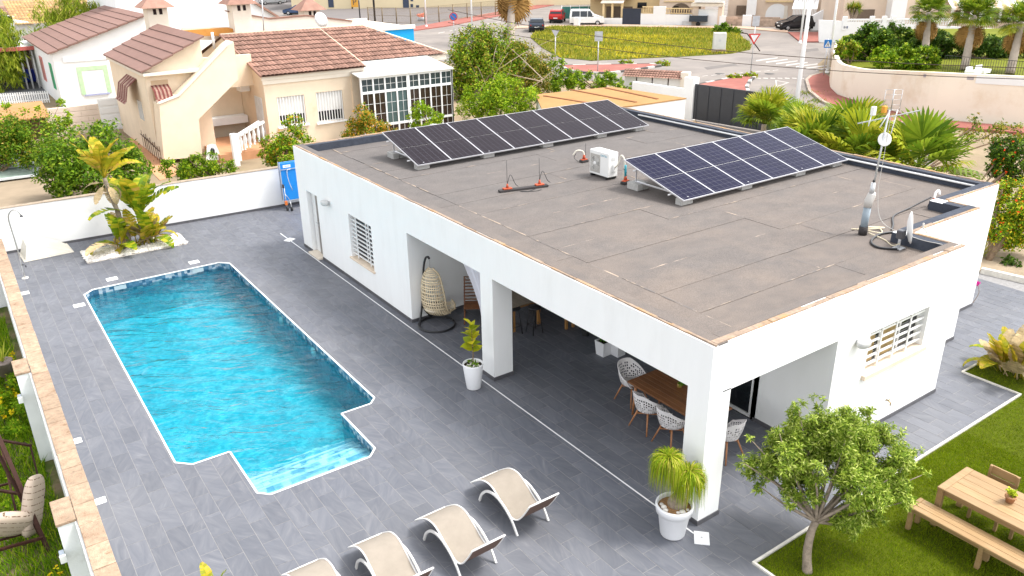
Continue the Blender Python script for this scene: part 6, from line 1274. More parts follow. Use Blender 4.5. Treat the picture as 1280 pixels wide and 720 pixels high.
pepper('weeping pepper tree behind the brown roof of the white house', (-3.0, 68, 0), [(75, 40, 26), (100, 25, 24), (55, 60, 22), (125, 18, 16), (85, 15, 22), (60, 30, 20), (48, 85, 12)], 31, 11000)
pepper('weeping pepper tree cut by the left edge of the picture', (-7.5, 62, 0), [(5, 60, 20), (15, 85, 14), (-10, 40, 24), (10, 40, 12), (0, 95, 14)], 32, 6500)
# ================================================================ streets, traffic islands, far houses
def sheet(name, pts, z, m, par=None, z0=None): b = MB(); b.prism([tuple(G(x, y)[:2]) for x, y in pts], (z-.02) if z0 is None else z0, z); return b.build(name, m, par, kind='structure' if par is None else None)
ASPH = mat('pale_asphalt', (.205, .182, .166), .95, .14, .35, .2, 40, dirt=(.255, .225, .20), dscale=.25, dlo=.45, dhi=.65); ASPH2 = mat('car_park_asphalt', (.165, .15, .145), .95, .06, .4); REDPAV = mat('red_paving', (.28, .105, .085), .9, .12, .8, .2, 12, dirt=(.31, .15, .115), dscale=.8); KW = mat('kerb_white', (.50, .48, .45), .8, .1); KB = mat('kerb_black', (.09, .085, .08), .8, .15); LINEW = mat('road_paint', (.42, .39, .36), .8, .15, 2, dirt=(.32, .30, .28), dscale=.8, dlo=.5, dhi=.7)
ROAD = sheet('road', [(1140, 240), (1082, 190), (1020, 160), (880, 170), (850, 112), (690, 96), (560, 78), (430, 44), (300, 18), (280, -22), (900, -40), (1400, -20), (1400, 30), (1050, 44), (1046, 60), (1022, 80), (1034, 140), (1150, 165), (1180, 230)], -.012, ASPH, z0=-.2)
sheet('car_park', [(430, 28), (330, 12), (300, -14), (700, -34), (640, 10), (520, 33)], -.006, ASPH2)
def island(name, pts, label_kerb=True):
    o = sheet(name, pts, .11, REDPAV, z0=-.1); P = [G(x, y) for x, y in pts]; k = 0
    for a, b in zip(P, P[1:]+P[:1]):
        L = (b-a).length; n = max(1, round(L/1.0)); d = (b-a)/n
        for i in range(n):
            m = MB(); m.obox(a+d*(i+.02)+Vector((0, 0, .045)), a+d*(i+.98)+Vector((0, 0, .045)), .22, .16); m.build('kerb_stone', KW if k % 2 else KB, o); k += 1
    return o
island('traffic_island', [(853, 110), (872, 107), (912, 99), (936, 95), (945, 96), (938, 101), (933, 110), (937, 121), (932, 124), (905, 118)])
island('pavement', [(700, 83), (812, 81), (826, 83), (800, 87), (762, 92), (735, 92), (712, 89)])
o = sheet('pavement', [(1008, 101), (1014, 96), (1028, 92), (1041, 100), (1037, 110), (1046, 120), (1080, 131), (1146, 149), (1300, 163), (1300, 170), (1180, 160), (1104, 153), (1062, 143), (1028, 128), (1012, 115)], .10, REDPAV, z0=-.1); P = [G(x, y) for x, y in ((1180, 160), (1104, 153), (1062, 143), (1028, 128), (1012, 115), (1008, 101), (1014, 96), (1028, 92))]
for a, b in zip(P, P[1:]):
    n = max(1, round((b-a).length/1.0)); d = (b-a)/n
    for i in range(n): m = MB(); m.obox(a+d*(i+.02)+Vector((0, 0, .045)), a+d*(i+.98)+Vector((0, 0, .045)), .2, .15); m.build('kerb_stone', mat('kerb_grey', (.36, .30, .25), .9, .15, 3), o)
Pw = [(1100, 153.5), (1075, 148), (1045, 138), (1026, 127), (1014, 117)]; V0 = np.concatenate([np.array([G(x, y) for x, y in Pw])[np.random.default_rng(1).integers(0, 5, 900)]+np.random.default_rng(2).normal(size=(900, 3))*np.array([.5, .5, 0])]); V0[:, 2] = .0
link('kerb_weeds', grassmesh('weeds', V0, .16, .05, [LEAFO, LEAFG], .9, 3), o, None, 'stuff')
sheet('pavement', [(470, 38), (520, 34), (640, 12), (700, 2), (705, 4), (650, 15), (560, 33), (480, 44)], .10, REDPAV, z0=-.1)
sheet('pavement', [(985, 41), (1000, 53), (1046, 53), (1046, 41)], .09, REDPAV, z0=-.1); sheet('pavement', [(640, 33.5), (742, 31), (930, 33.5), (985, 39), (985, 41), (930, 36.5), (750, 33), (640, 36)], .09, mat('far_pavement', (.44, .31, .23), .9, .1), z0=-.1)
# markings
def stripe(pts, z=-.004): b = MB(); b.add([(*G(x, y)[:2], z) for x, y in pts], [tuple(range(len(pts)))]); return b.build('road_marking', LINEW, ROAD)
for k in range(7): x, y = 945+12.5*k, 75+1.9*k; stripe([(x, y), (x+27, y-3.4), (x+27, y-2.2), (x, y+1.6)])
tri = [G(969, 100), G(987, 103), G(970, 109)]; c = sum(tri, Vector())/3
for i in range(3): p, q = tri[i], tri[(i+1) % 3]; m = MB(); r1, r2 = c+(p-c)*.72, c+(q-c)*.72; m.add([(*v[:2], -.004) for v in (p, q, r2, r1)], [(0, 1, 2, 3)]); m.build('road_marking', LINEW, ROAD)
for x in range(945, 1000, 9): stripe([(x, 97), (x+6, 97.4), (x+6, 98.4), (x, 98)])
for k in range(12): stripe([(845+11*k, 97.5-1.6*k*.55), (852+11*k, 96.6-1.6*k*.55), (852+11*k, 97.1-1.6*k*.55), (845+11*k, 98-1.6*k*.55)])
for k in range(7): stripe([(548+14*k, 41-2.6*k), (556+14*k, 39.5-2.6*k), (556+14*k, 40.1-2.6*k), (548+14*k, 41.7-2.6*k)])
PATCH = mat('asphalt_patch', (.155, .14, .13), .95, .12, 1.2, .2, 40)
for q in ([(952, 108), (974, 110), (968, 118), (945, 116)], [(880, 84), (918, 79), (922, 81.5), (884, 87)], [(1002, 62), (1022, 60), (1024, 63), (1003, 65.5)], [(560, 58), (600, 44), (604, 46), (566, 61)], [(985, 128), (1000, 131), (994, 138), (978, 134)]): b = MB(); b.add([(*G(x, y)[:2], -.006) for x, y in q], [(0, 1, 2, 3)]); b.build('road_patch', PATCH, ROAD)
for q in ((962, 92), (1006, 150), (900, 92)): p = G(*q); b = MB(); b.lathe([(.36, -.009), (.36, -.003), (.001, -.003)], 20, (p.x, p.y, 0)); b.build('manhole_cover', mat('cast_iron', (.10, .095, .09), .7, .2, 12), ROAD)
# ---------------------------------------------------------------- meadow
mp_ = [(663, 47), (672, 38), (690, 33.5), (760, 35), (860, 36), (922, 38), (926, 47), (938, 55), (938, 62), (915, 67), (850, 71), (800, 73), (740, 76), (700, 72), (678, 60)]
MD = sheet('meadow', mp_, .05, mat('meadow_soil', (.13, .145, .02), .95, .3, .4, dirt=(.24, .20, .02), dscale=.22, dlo=.5, dhi=.62), z0=-.2)
pl = [tuple(G(x, y)[:2]) for x, y in mp_]
def inpoly(x, y, pl):
    c = np.zeros(len(x), bool); n = len(pl)
    for i in range(n):
        (x0, y0), (x1, y1) = pl[i], pl[(i+1) % n]; k = ((y0 > y) != (y1 > y)) & (x < (x1-x0)*(y-y0)/(y1-y0+1e-12)+x0); c ^= k
    return c
r_ = np.random.default_rng(12); xs, ys_ = r_.uniform(36, 75, 90000), r_.uniform(40, 78, 90000); k = inpoly(xs, ys_, pl); P = np.stack([xs[k], ys_[k], np.full(k.sum(), .04)], 1)
MEADL = leafmat('meadow_leaf', [(0, (.13, .15, .02)), (.5, (.23, .23, .035)), (1, (.36, .31, .10))]); MEADY = leafmat('meadow_petal', [(0, (.42, .33, .02)), (1, (.55, .46, .04))])
patch = np.sin(P[:, 0]*.31+.8+.6*np.sin(P[:, 1]*.23))*np.cos(P[:, 1]*.27+.5*np.sin(P[:, 0]*.4))+.4*np.sin(P[:, 0]*.9+P[:, 1]*.6)+.5*r_.normal(size=len(P))
link('grass', grassmesh('grass', P[patch < .42], .24, .10, [MEADL, LEAFG, LEAFO], .9, 6, [.62, .2, .18]), MD, None, 'stuff'); link('wildflowers', grassmesh('flowers', P[patch >= .42], .24, .10, [MEADY, MEADL], 1.2, 7, [.45, .55]), MD, None, 'stuff')
bush('dark_shrub', 'dark green low shrub at the far right corner of the meadow', 'shrub', G(912, 42), [(905, 39, 9), (918, 39, 9), (896, 40, 7)], 1800, .28, [LEAFG], None, seed=40)
for q, l in (((782, 81), 'small grass tuft on the red pavement'), ((828, 82), 'wide grass tuft at the tip of the red pavement'), ((937, 97), 'grass tuft at the foot of the give way sign'), ((917, 99), 'low weed on the edge of the red traffic island')):
    bush('grass_tuft', l, 'weed', G(*q), [(q[0]-3, q[1]-1, 4), (q[0]+4, q[1]-1, 4)], 240, .22, [LEAFO, LEAFB], [.5, .5], seed=41, trunk=.01)
# ---------------------------------------------------------------- cars
CGL = mat('car_glass', (.02, .025, .03), .06, .1); TYRE = mat('tyre', (.02, .02, .02), .9); RIM = mat('rim_grey', (.42, .42, .43), .35, metal=.5); LAMPW = mat('headlight', (.7, .7, .68), .2); LAMPR = mat('tail_light', (.35, .01, .01), .3)
def car(label, loc, heading, L, W, Hh, paint, kind='hatch', group='cars parked in the street'):
    t = thing('parked_car', label, 'car', loc, heading, group)
    prof = {'hatch': [(-.5, .30), (-.5, .56), (-.47, .68), (-.40, .97), (-.30, 1.0), (.02, .985), (.20, .70), (.40, .60), (.495, .50), (.5, .30)], 'van': [(-.5, .22), (-.5, .55), (-.485, .93), (-.45, 1.0), (.06, .99), (.22, .66), (.42, .52), (.495, .42), (.5, .22)], 'sedan': [(-.5, .30), (-.5, .60), (-.34, .68), (-.20, .97), (-.1, 1.0), (.06, .98), (.22, .68), (.42, .58), (.495, .48), (.5, .30)]}[kind]
    belt = .60 if kind != 'van' else .52; m = MB(); n = len(prof); low = [(x*L, z*Hh) for x, z in prof]; ins = lambda z: W/2*(1 if z <= belt*Hh+.01 else 1-.17*(z-belt*Hh)/(Hh*(1-belt)))
    vs = [(x, -ins(z), z) for x, z in low]+[(x, ins(z), z) for x, z in low]
    m.add(vs, [(i, i+1, n+i+1, n+i)[::-1] for i in range(n-1)]+[(n-1, 0, n, 2*n-1)[::-1]]+[tuple(range(n))[::-1], tuple(range(n, 2*n))], 0, False); bdy = m.build('body', paint, t)
    bv = bdy.modifiers.new('bevel', 'BEVEL'); bv.width = .06; bv.segments = 2; bv.limit_method = 'ANGLE'
    def sidewin(x0, x1, xa, xb):
        for s in (-1, 1):
            z0, z1 = (belt+.05)*Hh, .93*Hh; y0, y1 = s*(ins(z0)+.006), s*(ins(z1)+.006); m = MB(); q = [(x0*L, y0, z0), (x1*L, y0, z0), (xb*L, y1, z1), (xa*L, y1, z1)]; q2 = [(x, y-s*.02, z) for x, y, z in q]; m.add(q+q2, [(0, 1, 2, 3) if s < 0 else (3, 2, 1, 0), (0, 4, 5, 1), (1, 5, 6, 2), (2, 6, 7, 3), (3, 7, 4, 0)]); m.build('side_window', CGL, t)
    if kind == 'van': sidewin(-.46, -.22, -.44, -.22); sidewin(-.20, .0, -.20, .0); sidewin(.02, .20, .02, .09)
    else: sidewin(-.42, -.10, -.34, -.10); sidewin(-.08, .18, -.08, .02)
    def screen(xa, za, xb, zb, nm):
        m = MB(); q = []
        d = Vector((zb-za, 0, -(xb-xa)*L/Hh)); nn = Vector(((zb-za)*Hh, 0, -(xb-xa)*L)).normalized()*.012
        if nn.x*(1 if xa > 0 else -1) < 0: nn = -nn
        for x, z, s in ((xa, za, -1), (xa, za, 1), (xb, zb, 1), (xb, zb, -1)): q.append(Vector((x*L, s*(ins(z*Hh)-.07), z*Hh))+nn)
        m.add(q+[v-nn*1.6 for v in q], [(0, 1, 2, 3), (0, 4, 5, 1), (1, 5, 6, 2), (2, 6, 7, 3), (3, 7, 4, 0)]); m.build(nm, CGL, t)
    i = {'hatch': 5, 'van': 4, 'sedan': 5}[kind]; a, b = prof[i+1], prof[i]; screen(a[0]-.02, a[1]+.03, b[0]+.015, b[1]-.035, 'windscreen')
    a, b = prof[1 if kind == 'van' else 2], prof[2 if kind == 'van' else 3]; screen(a[0]+.006, a[1]+.05, b[0]-.006, b[1]-.05, 'rear_window')
    R = .31
    for sx in (-.31, .31):
        for s in (-1, 1):
            m = MB(); m.lathe([(.001, -.1), (R*.6, -.1), (R, -.08), (R, .08), (R*.6, .1), (.001, .1)], 18); o = m.build('wheel', TYRE, t, (sx*L, s*(W/2-.07), R)); o.rotation_euler = (math.pi/2, 0, 0); m = MB(); m.lathe([(.001, -.112), (R*.52, -.108), (R*.6, -.1)], 14); m.lathe([(R*.6, .1), (R*.52, .108), (.001, .112)], 14); m.build('rim', RIM, o)
    for s in (-1, 1): m = MB(); m.bbox(.465*L, .492*L, s*W*.36-.14, s*W*.36+.14, .47*Hh, .54*Hh, .01); m.build('headlight', LAMPW, t); m = MB(); m.bbox(-.503*L, -.49*L, s*W*.40-.08, s*W*.40+.08, .46*Hh, .58*Hh, .005); m.build('tail_light', LAMPR, t)
    m = MB(); m.bbox(-.51*L, -.495*L, -.26, .26, .36*Hh, .43*Hh, .004); m.bbox(.495*L, .508*L, -.26, .26, .30*Hh, .37*Hh, .004); m.build('number_plate', WHITE_P, t); m = MB(); m.box(-.49*L, .49*L, -W*.46, W*.46, .12*Hh, .31*Hh); m.build('underbody', TYRE, t)
    for s in (-1, 1): m = MB(); m.bbox(.15*L, .18*L, s*(W/2)-.08, s*(W/2)+.08, .62*Hh, .69*Hh, .01); m.build('mirror', paint, t)
    return t
paint = lambda n, c: (lambda m: m)(mat(n, c, .25, .03))
PW, PR, PBK, PBL, PG = paint('paint_white', (.74, .74, .73)), paint('paint_red', (.42, .015, .012)), paint('paint_black', (.015, .016, .02)), paint('paint_blue_black', (.03, .04, .06)), paint('paint_grey', (.30, .31, .32))
hd = math.atan2(72.51-74.55, 61.47-57.7)
a, b = G(715, 31.5), G(752, 31.2); c = (a+b)/2; car('white van with side windows parked by the green fence', (c.x, c.y, -.01), math.atan2(b.y-a.y, b.x-a.x), 4.2, 1.75, 1.85, PW, 'van')
c = G(697, 27.5); car('red car seen from behind at the left of the white van', (c.x, c.y, -.01), .75, 3.9, 1.7, 1.6, PR, 'hatch'); c = G(670.5, 38.5); car('dark blue car seen from behind at the left end of the meadow', (c.x, c.y, -.01), .95, 4.1, 1.75, 1.5, PBL, 'hatch')
a, b = G(974, 38), G(1012, 37); c = (a+b)/2; car('black hatchback parked before the stone fronted house', (c.x, c.y, -.01), math.atan2(a.y-b.y, a.x-b.x), 3.9, 1.7, 1.55, PBK, 'hatch')
c = G(340, 5.5); car('silver grey car at the left of the car park', (c.x, c.y, -.01), -.15, 4.4, 1.75, 1.45, PG, 'sedan'); c = G(364, 2.5); car('light grey car at the back of the car park', (c.x, c.y, -.01), -.1, 4.4, 1.75, 1.45, paint('paint_silver', (.45, .46, .47)), 'sedan'); c = G(373, 18.5); car('dark blue car behind the terrace of the cream house', (c.x, c.y, -.01), 2.5, 4.2, 1.75, 1.45, paint('paint_navy', (.03, .06, .13)), 'hatch')
a = G(872, 32.5); tl_ = thing('box_trailer', 'dark blue open box trailer standing in front of the garage door', 'trailer', (a.x, a.y, -.01), math.atan2(-.80, .595)); m = MB(); m.box(-1.0, 1.15, -.65, .65, .55, .62); [m.box(*q) for q in ((-1.0, 1.15, -.65, -.61, .62, 1.25), (-1.0, 1.15, .61, .65, .62, 1.25), (-1.0, -.96, -.61, .61, .62, 1.25), (1.11, 1.15, -.61, .61, .62, 1.25))]; m.build('box', PBL, tl_); m = MB(); m.obox((-1.0, 0, .52), (-1.9, 0, .5), .08, .08); m.tube([(-1.8, 0, .5), (-1.8, 0, 0)], .03, 6); m.build('drawbar', GALV, tl_)
for s in (-1, 1): m = MB(); m.lathe([(.001, -.08), (.28, -.08), (.28, .08), (.001, .08)], 16); o = m.build('wheel', TYRE, tl_, (.1, s*.75, .28)); o.rotation_euler = (math.pi/2, 0, 0); m = MB(); m.bbox(-.25, .45, s*.75-.1, s*.75+.1, .57, .62, .01); m.build('mudguard', PBL, tl_)
# ---------------------------------------------------------------- street of houses
HD = Vector((.595, -.80, 0)).normalized(); O1 = G(745, 30.5); FH = Facade(O1, HD)
def house(name, label, cat='house'): return thing(name, label, cat, (0, 0, 0), 0, None)
YEL_R = mat('yellow_render', (.66, .50, .28), .9, .06, 1); PEACH = mat('peach_render', (.66, .53, .42), .9, .05, 1); SHADE = mat('painted_shade', (.16, .12, .09), .9, .1); STONEF = mat('stone_cladding', (.50, .38, .29), .9, .2, 2.5, .5, 8, dirt=(.34, .24, .18), dscale=3)  # SHADE: dark brown that paints the shade of openings onto flat sheets
def fbox(par, name, mm, *rects, k=(0, .3)): m = MB(); [FH.rect(m, *q, *k) for q in rects]; return m.build(name, mm, par)
fw1 = house('front_wall', 'white front wall with a dark blue double gate facing the meadow', 'wall'); fbox(fw1, 'wall', WHITEF, (752, 22.5, 777.5, 31), (801, 17, 817, 31.5), (831, 18, 866, 32), k=(0, .25)); fbox(fw1, 'gate_pier', WHITEF, (817, 8, 831, 32), k=(-.05, .3))
for q in ((778.5, 10.5, 789.3, 30.3), (789.8, 10.5, 800.5, 30.5)): g = fbox(fw1, 'gate', mat('gate_navy', (.018, .025, .045), .5, .1), q, k=(.05, .1))
for px0, px1, t in ((803, 817, 8), (832, 866, 10)):
    a0, zt = FH.sz(px0, t); a1, _ = FH.sz(px1, t); _, zb = FH.sz(px0, 17); b = MB(); FH.box(b, a0, a1, zt-.12, zt, -.02, .2); FH.box(b, a0, a1, zb, zb+.08, -.02, .2); BL = b.build('balustrade', YEL_R, fw1)
    for k in range(int((a1-a0)/.3)): b = MB(); p = FH.P(a0+.15+.3*k, 0, .1); b.lathe([(.06, zb+.08), (.04, zb+.2), (.09, zb+.45), (.04, zt-.2), (.06, zt-.12)], 7, (p.x, p.y, 0)); b.build('baluster', YEL_R, BL)
h1 = house('yellow_house', 'yellow rendered house with an awning porch behind the white front wall'); m = MB(); a0, _ = FH.sz(748, 20); a1, _ = FH.sz(835, 20); FH.box(m, a0-2, a1, -.1, 6.2, 4, 12); FH.box(m, a0-2, a0+3.6, 2.9, 6.0, 1.2, 4); m.build('wall', YEL_R, h1)
m = MB(); FH.box(m, a0-2, a1, 6.2, 6.5, 3.8, 12.2); m.build('roof', ROOFT, h1); fbox(h1, 'porch_shade', SHADE, (758, 8, 790, 24), k=(3.9, 3.99)); fbox(h1, 'window', GLASSD, (797, 3, 808, 10), k=(3.9, 3.995))  # porch depth is a flat dark sheet, its shade painted in
a0, _ = FH.sz(750, 8); a1, _ = FH.sz(778, 8); m = MB(); m.add([FH.P(a0, 2.6, .3), FH.P(a1, 2.6, .3), FH.P(a1, 3.4, 3.9), FH.P(a0, 3.4, 3.9), FH.P(a0, 2.5, .3), FH.P(a1, 2.5, .3), FH.P(a1, 3.3, 3.9), FH.P(a0, 3.3, 3.9)], [(0, 1, 2, 3), (7, 6, 5, 4), (4, 5, 1, 0), (5, 6, 2, 1), (7, 4, 0, 3)]); m.build('awning', CREAM2, h1)
for px in (753, 764, 776): a, z = FH.sz(px, 20); m = MB(); FH.box(m, a-.12, a+.12, 0, 2.6, .5, .75); m.build('porch_post', YEL_R, h1)
h2 = house('arched_house', 'peach house with an arched balcony above the white front wall'); m = MB(); a0, _ = FH.sz(832, 20); a1, _ = FH.sz(868, 20); FH.box(m, a0-1.2, a1+.2, -.1, 6.5, 2.5, 11); m.build('wall', PEACH, h2); m = MB(); FH.box(m, a0-1.3, a1+.4, 6.5, 6.8, 2.3, 11.2); m.build('roof', ROOFT, h2)
def arch(par, px0, px1, pyb, pyt, k, mm, nm='arch_sheet'):
    a0, zb = FH.sz(px0, pyb, k); a1, zt = FH.sz(px1, pyt, k); c, rr = (a0+a1)/2, (a1-a0)/2; hh = min(rr, (zt-zb)*.75); pts = [(a0, zb), (a1, zb)]+[(c+rr*math.cos(t), zt-hh+hh*math.sin(t)) for t in [math.pi*i/10 for i in range(11)]]; m = MB(); n = len(pts); vs = [FH.P(a, z, k-.03) for a, z in pts]+[FH.P(a, z, k) for a, z in pts]; m.add(vs, [tuple(range(n))]+[(i, n+i, n+(i+1) % n, (i+1) % n) for i in range(n)]); return m.build(nm, mm, par)
arch(h2, 838, 864, 18, 4, 2.5, SHADE); fbox(h2, 'cornice', YEL_R, (830, 1.2, 868, 2.6), k=(2.3, 2.49)); m = MB(); FH.rect(m, 842, 7.5, 848, 12, 2.44, 2.465); m.build('window', GLASSD, h2)  # balcony arch is a flat sheet, coloured dark for the shade inside
gr_ = house('white_garage', 'white garage with a shallow roof behind the blue trailer', 'garage'); fbox(gr_, 'wall', PEACH, (866, 6, 871.5, 33.5), (898, 9, 901, 33.5), k=(.0, 3)); fbox(gr_, 'garage_door', WHITEF, (872, 11.5, 898, 33.3), k=(.1, .2)); m = MB(); a0, z = FH.sz(864, 10); a1, _ = FH.sz(903, 10); FH.box(m, a0, a1, 2.25, 2.6, -.3, 4); m.build('roof', CREAM2, gr_); m = MB(); FH.poly(m, [(868, 3), (903, 3), (912, -4), (868, -4)], -.5, 1.5); m.build('canopy', WHITEF, gr_)
h3 = house('stone_wall', 'stone clad front wall with a white gate pier beside the black hatchback', 'wall')
for q in ((906.5, 20.5, 928.5, 33.8), (938.5, 21, 974, 35.5), (974, 23, 988, 37)):
    a0, zt = FH.sz(q[0], q[1]); a1, zb = FH.sz(q[2], q[3]); b = MB(); FH.box(b, a0+.03, a1-.03, zb, zt-.03, .04, .3); b.build('wall', STONEF, h3); rr = random.Random(int(a0*10)); z = zb
    while z < zt-.05:
        z2 = min(zt, z+rr.uniform(.22, .34)); x = a0
        while x < a1-.02: e = min(a1, x+rr.uniform(.3, .75)); b = MB(); FH.box(b, x+.015, e-.015, z+.012, z2-.012, rr.uniform(-.03, .0), .04); b.build('stone', mat('stone_piece', (.47, .35, .27), .9, .15, 3, .4, 10, tint=.22), h3); x = e
        z = z2
fbox(h3, 'gate_pier', WHITEF, (928.5, 19, 938.5, 34.3), (899.5, 20, 906.5, 33.5), k=(-.08, .3))
h4 = house('porch_house', 'cream house with a wide arch and a white terrace behind the stone wall'); m = MB(); a0, _ = FH.sz(905, 20); a1, _ = FH.sz(1046, 20); FH.box(m, a0, a1+14, -.1, 6.8, 5.5, 14); m.build('wall', PEACH, h4); m = MB(); FH.box(m, a0-.3, a1+14.3, 6.8, 7.1, 5.2, 14.3); m.build('roof', ROOFT, h4)
arch(h4, 956, 986, 25, 4.5, 5.5, WHITEF); arch(h4, 979, 985, 24, 7, 5.44, CREAM2, 'door'); fbox(h4, 'opening_shade', SHADE, (921, 7, 935, 19), k=(5.3, 5.45)); fbox(h4, 'opening_shade', SHADE, (1030, 6, 1042, 17), k=(5.3, 5.45)); fbox(h4, 'wall_return', WHITEF, (935, -10, 944, 19), (860+184, -30, 1055, 20), k=(4, 5.49)); fbox(h4, 'cornice', YEL_R, (957, .5, 991, 3), k=(5.2, 5.48))  # the two dark openings are flat sheets with painted shade
a0, z0 = FH.sz(990, 11, 3); a1, z1 = FH.sz(1022, 11, 3)
for k in range(6): m = MB(); s0, s1 = a0+(a1-a0)*k/6, a0+(a1-a0)*(k+1)/6-.04; q = [FH.P(s0, z0, 3), FH.P(s1, z0, 3), FH.P(s1+.2, z0+1.1, 5.4), FH.P(s0+.2, z0+1.1, 5.4)]; m.add(q+[p-Vector((0, 0, .05)) for p in q], [(0, 1, 2, 3), (7, 6, 5, 4), (0, 4, 5, 1), (1, 5, 6, 2), (2, 6, 7, 3), (3, 7, 4, 0)]); m.build('canopy_panel', WHITEF, h4)
fbox(h4, 'terrace_wall', WHITEF, (986, 21, 1012, 25), k=(2.6, 2.9)); b = MB(); a0, zb = FH.sz(991, 20, 2.8); a1, zt = FH.sz(1020, 12, 2.8)
for k in range(16): x = a0+(a1-a0)*k/15; b = MB(); FH.box(b, x-.05, x+.05, zb, zt, 2.75, 2.8); b.build('railing_bar', WHITE_P, h4)
sw_ = house('street_stair', 'white outside stair wall beside the black hatchback', 'stairs'); m = MB(); FH.poly(m, [(1004, 53), (1004, 20), (1012, 22), (1030, 12), (1030, 53)], -3.5, -2.2); m.build('wall', WHITEF, sw_)
for k in range(4): m = MB(); FH.rect(m, 1007+5*k, 24-2.6*k, 1010+5*k, 33-2.6*k, -3.56, -3.51); m.build('baluster', WHITE_P, sw_)
O2 = G(1046, 53); FK = Facade(O2, (G(1200, 52)-O2)); ww = house('balustrade_wall', 'long white garden wall topped with a balustrade behind the palms', 'wall'); m = MB(); FK.poly(m, [(1024, 53), (1024, 25), (1290, 38), (1290, 60)], .0, .3); m.build('wall', WHITEF, ww)
a0, zb = FK.sz(1055, 31, -.02); a1, zt = FK.sz(1055, 24, -.02); b0, zb2 = FK.sz(1185, 34, -.02); m = MB(); FK.box(m, a0, b0, zt-.14, zt, -.02, .25); m.build('handrail', WHITE_P, ww)
for k in range(44): x = a0+(b0-a0)*k/43; p = FK.P(x, 0, .1); m = MB(); m.lathe([(.07, zb-.1), (.05, zb+.1), (.1, zb+(zt-zb)*.45), (.05, zt-.2), (.07, zt-.14)], 6, (p.x, p.y, 0)); m.build('baluster', WHITE_P, ww)
for px in (1056, 1090, 1105, 1117, 1150): a, _ = FK.sz(px, 30); m = MB(); FK.box(m, a-.2, a+.2, zb-.5, zt+.25, -.06, .3); m.build('pier', WHITEF, ww)
m = MB(); FK.rect(m, 1054.5, 32.8, 1059.5, 35.6, -.06, -.01); m.build('number_plate', mat('plate_navy', (.02, .05, .16), .4), ww)
h5 = house('palm_house', 'cream and white house with a striped awning behind the palm trees'); m = MB(); a0, _ = FK.sz(1052, 30, 6); a1, _ = FK.sz(1106, 20, 6); a2, _ = FK.sz(1129, 20, 5); a3, _ = FK.sz(1300, 20, 6); FK.box(m, a0, a1, 0, 7.2, 6, 14); FK.box(m, a2, a3, 0, 7.0, 6, 14); m.build('wall', PEACH, h5); m = MB(); FK.box(m, a1, a2, 0, 8, 4.5, 14); m.build('tower', WHITEF, h5); m = MB(); FK.box(m, a0-.3, a3+.3, 7.2, 7.5, 5.6, 14.3) if 0 else FK.box(m, a2, a3+.3, 7.0, 7.3, 5.6, 14.3); m.build('roof', ROOFT, h5)
m = MB(); FK.rect(m, 1070, 12, 1092, 24, 5.9, 5.99); m.build('opening_shade', SHADE, h5); m = MB(); FK.rect(m, 1195, 13, 1290, 28, 5.9, 5.99); m.build('opening_shade', SHADE, h5)  # flat dark sheets paint the shade under terrace and awning
a0, z0 = FK.sz(1190, 10, 3.5); a1, _ = FK.sz(1300, 10, 3.5); AWS = [mat('awning_white', (.70, .66, .60), .85), mat('awning_peach', (.60, .42, .30), .85)]; m = MB(); n = 22
for k in range(n): s0, s1 = a0+(a1-a0)*k/n, a0+(a1-a0)*(k+1)/n; m.add([FK.P(s0, z0, 3.5), FK.P(s1, z0, 3.5), FK.P(s1, z0+1.3, 6), FK.P(s0, z0+1.3, 6)], [(0, 1, 2, 3)], k % 2); m.add([FK.P(s0, z0-.2, 3.5), FK.P(s1, z0-.2, 3.5), FK.P(s1, z0, 3.5), FK.P(s0, z0, 3.5)], [(0, 1, 2, 3)], k % 2)
m.build('striped_awning', AWS, h5)
for k in range(9): a = a0+(a1-a0)*(k+.5)/9; m = MB(); FK.box(m, a-.1, a+.1, 1.5, z0, 4.2, 4.4); m.build('terrace_post', WHITE_P, h5)
# green mesh fence and person-less clutter by the van
gf = thing('green_mesh_fence', 'green mesh fence behind the white van', 'fence', (0, 0, 0)); a, b = G(702, 27), G(746, 26); 
m = MB(); m.obox((a.x, a.y, 1.1), (b.x, b.y, 1.1), .03, 1.5); m.build('mesh_panel', mat('mesh_green', (.06, .20, .17), .8, .15), gf)
for k in range(5): q = a.lerp(b, k/4); m = MB(); m.tube([(q.x, q.y, 0), (q.x, q.y, 2.0)], .05, 6); m.build('post', GALV, gf)
bx_ = thing('bin', 'white utility cabinet in front of the white van', 'cabinet', tuple(G(721, 32.5))); m = MB(); m.bbox(-.35, .35, -.25, .25, -.05, 1.05, .02); m.build('casing', WHITEF, bx_); m = MB(); m.bbox(-.3, .3, -.265, -.251, .1, .95, .004); m.build('door', WHITE_P, bx_); bx_.name = 'utility_cabinet'; bx_.rotation_euler.z = -.95
c = G(898, 66); ec = thing('meter_cabinet', 'grey white electricity cabinet with a warning mark on the meadow edge', 'cabinet', (c.x, c.y, 0), -.7); m = MB(); m.bbox(-.55, .55, -.3, .3, .32, 1.75, .03); m.build('casing', mat('cabinet_white', (.62, .61, .58), .7, .05), ec); m = MB(); m.box(-.6, .6, -.35, .35, -.1, .319); m.build('plinth', mat('plinth_tan', (.45, .33, .24), .9, .1), ec); m = MB(); m.add([(-.15, -.31, 1.0), (.15, -.31, 1.0), (0, -.31, 1.3), (-.15, -.302, 1.0), (.15, -.302, 1.0), (0, -.302, 1.3)], [(0, 1, 2), (0, 3, 4, 1), (1, 4, 5, 2), (2, 5, 3, 0)]); m.build('warning_plate', GALV, ec)
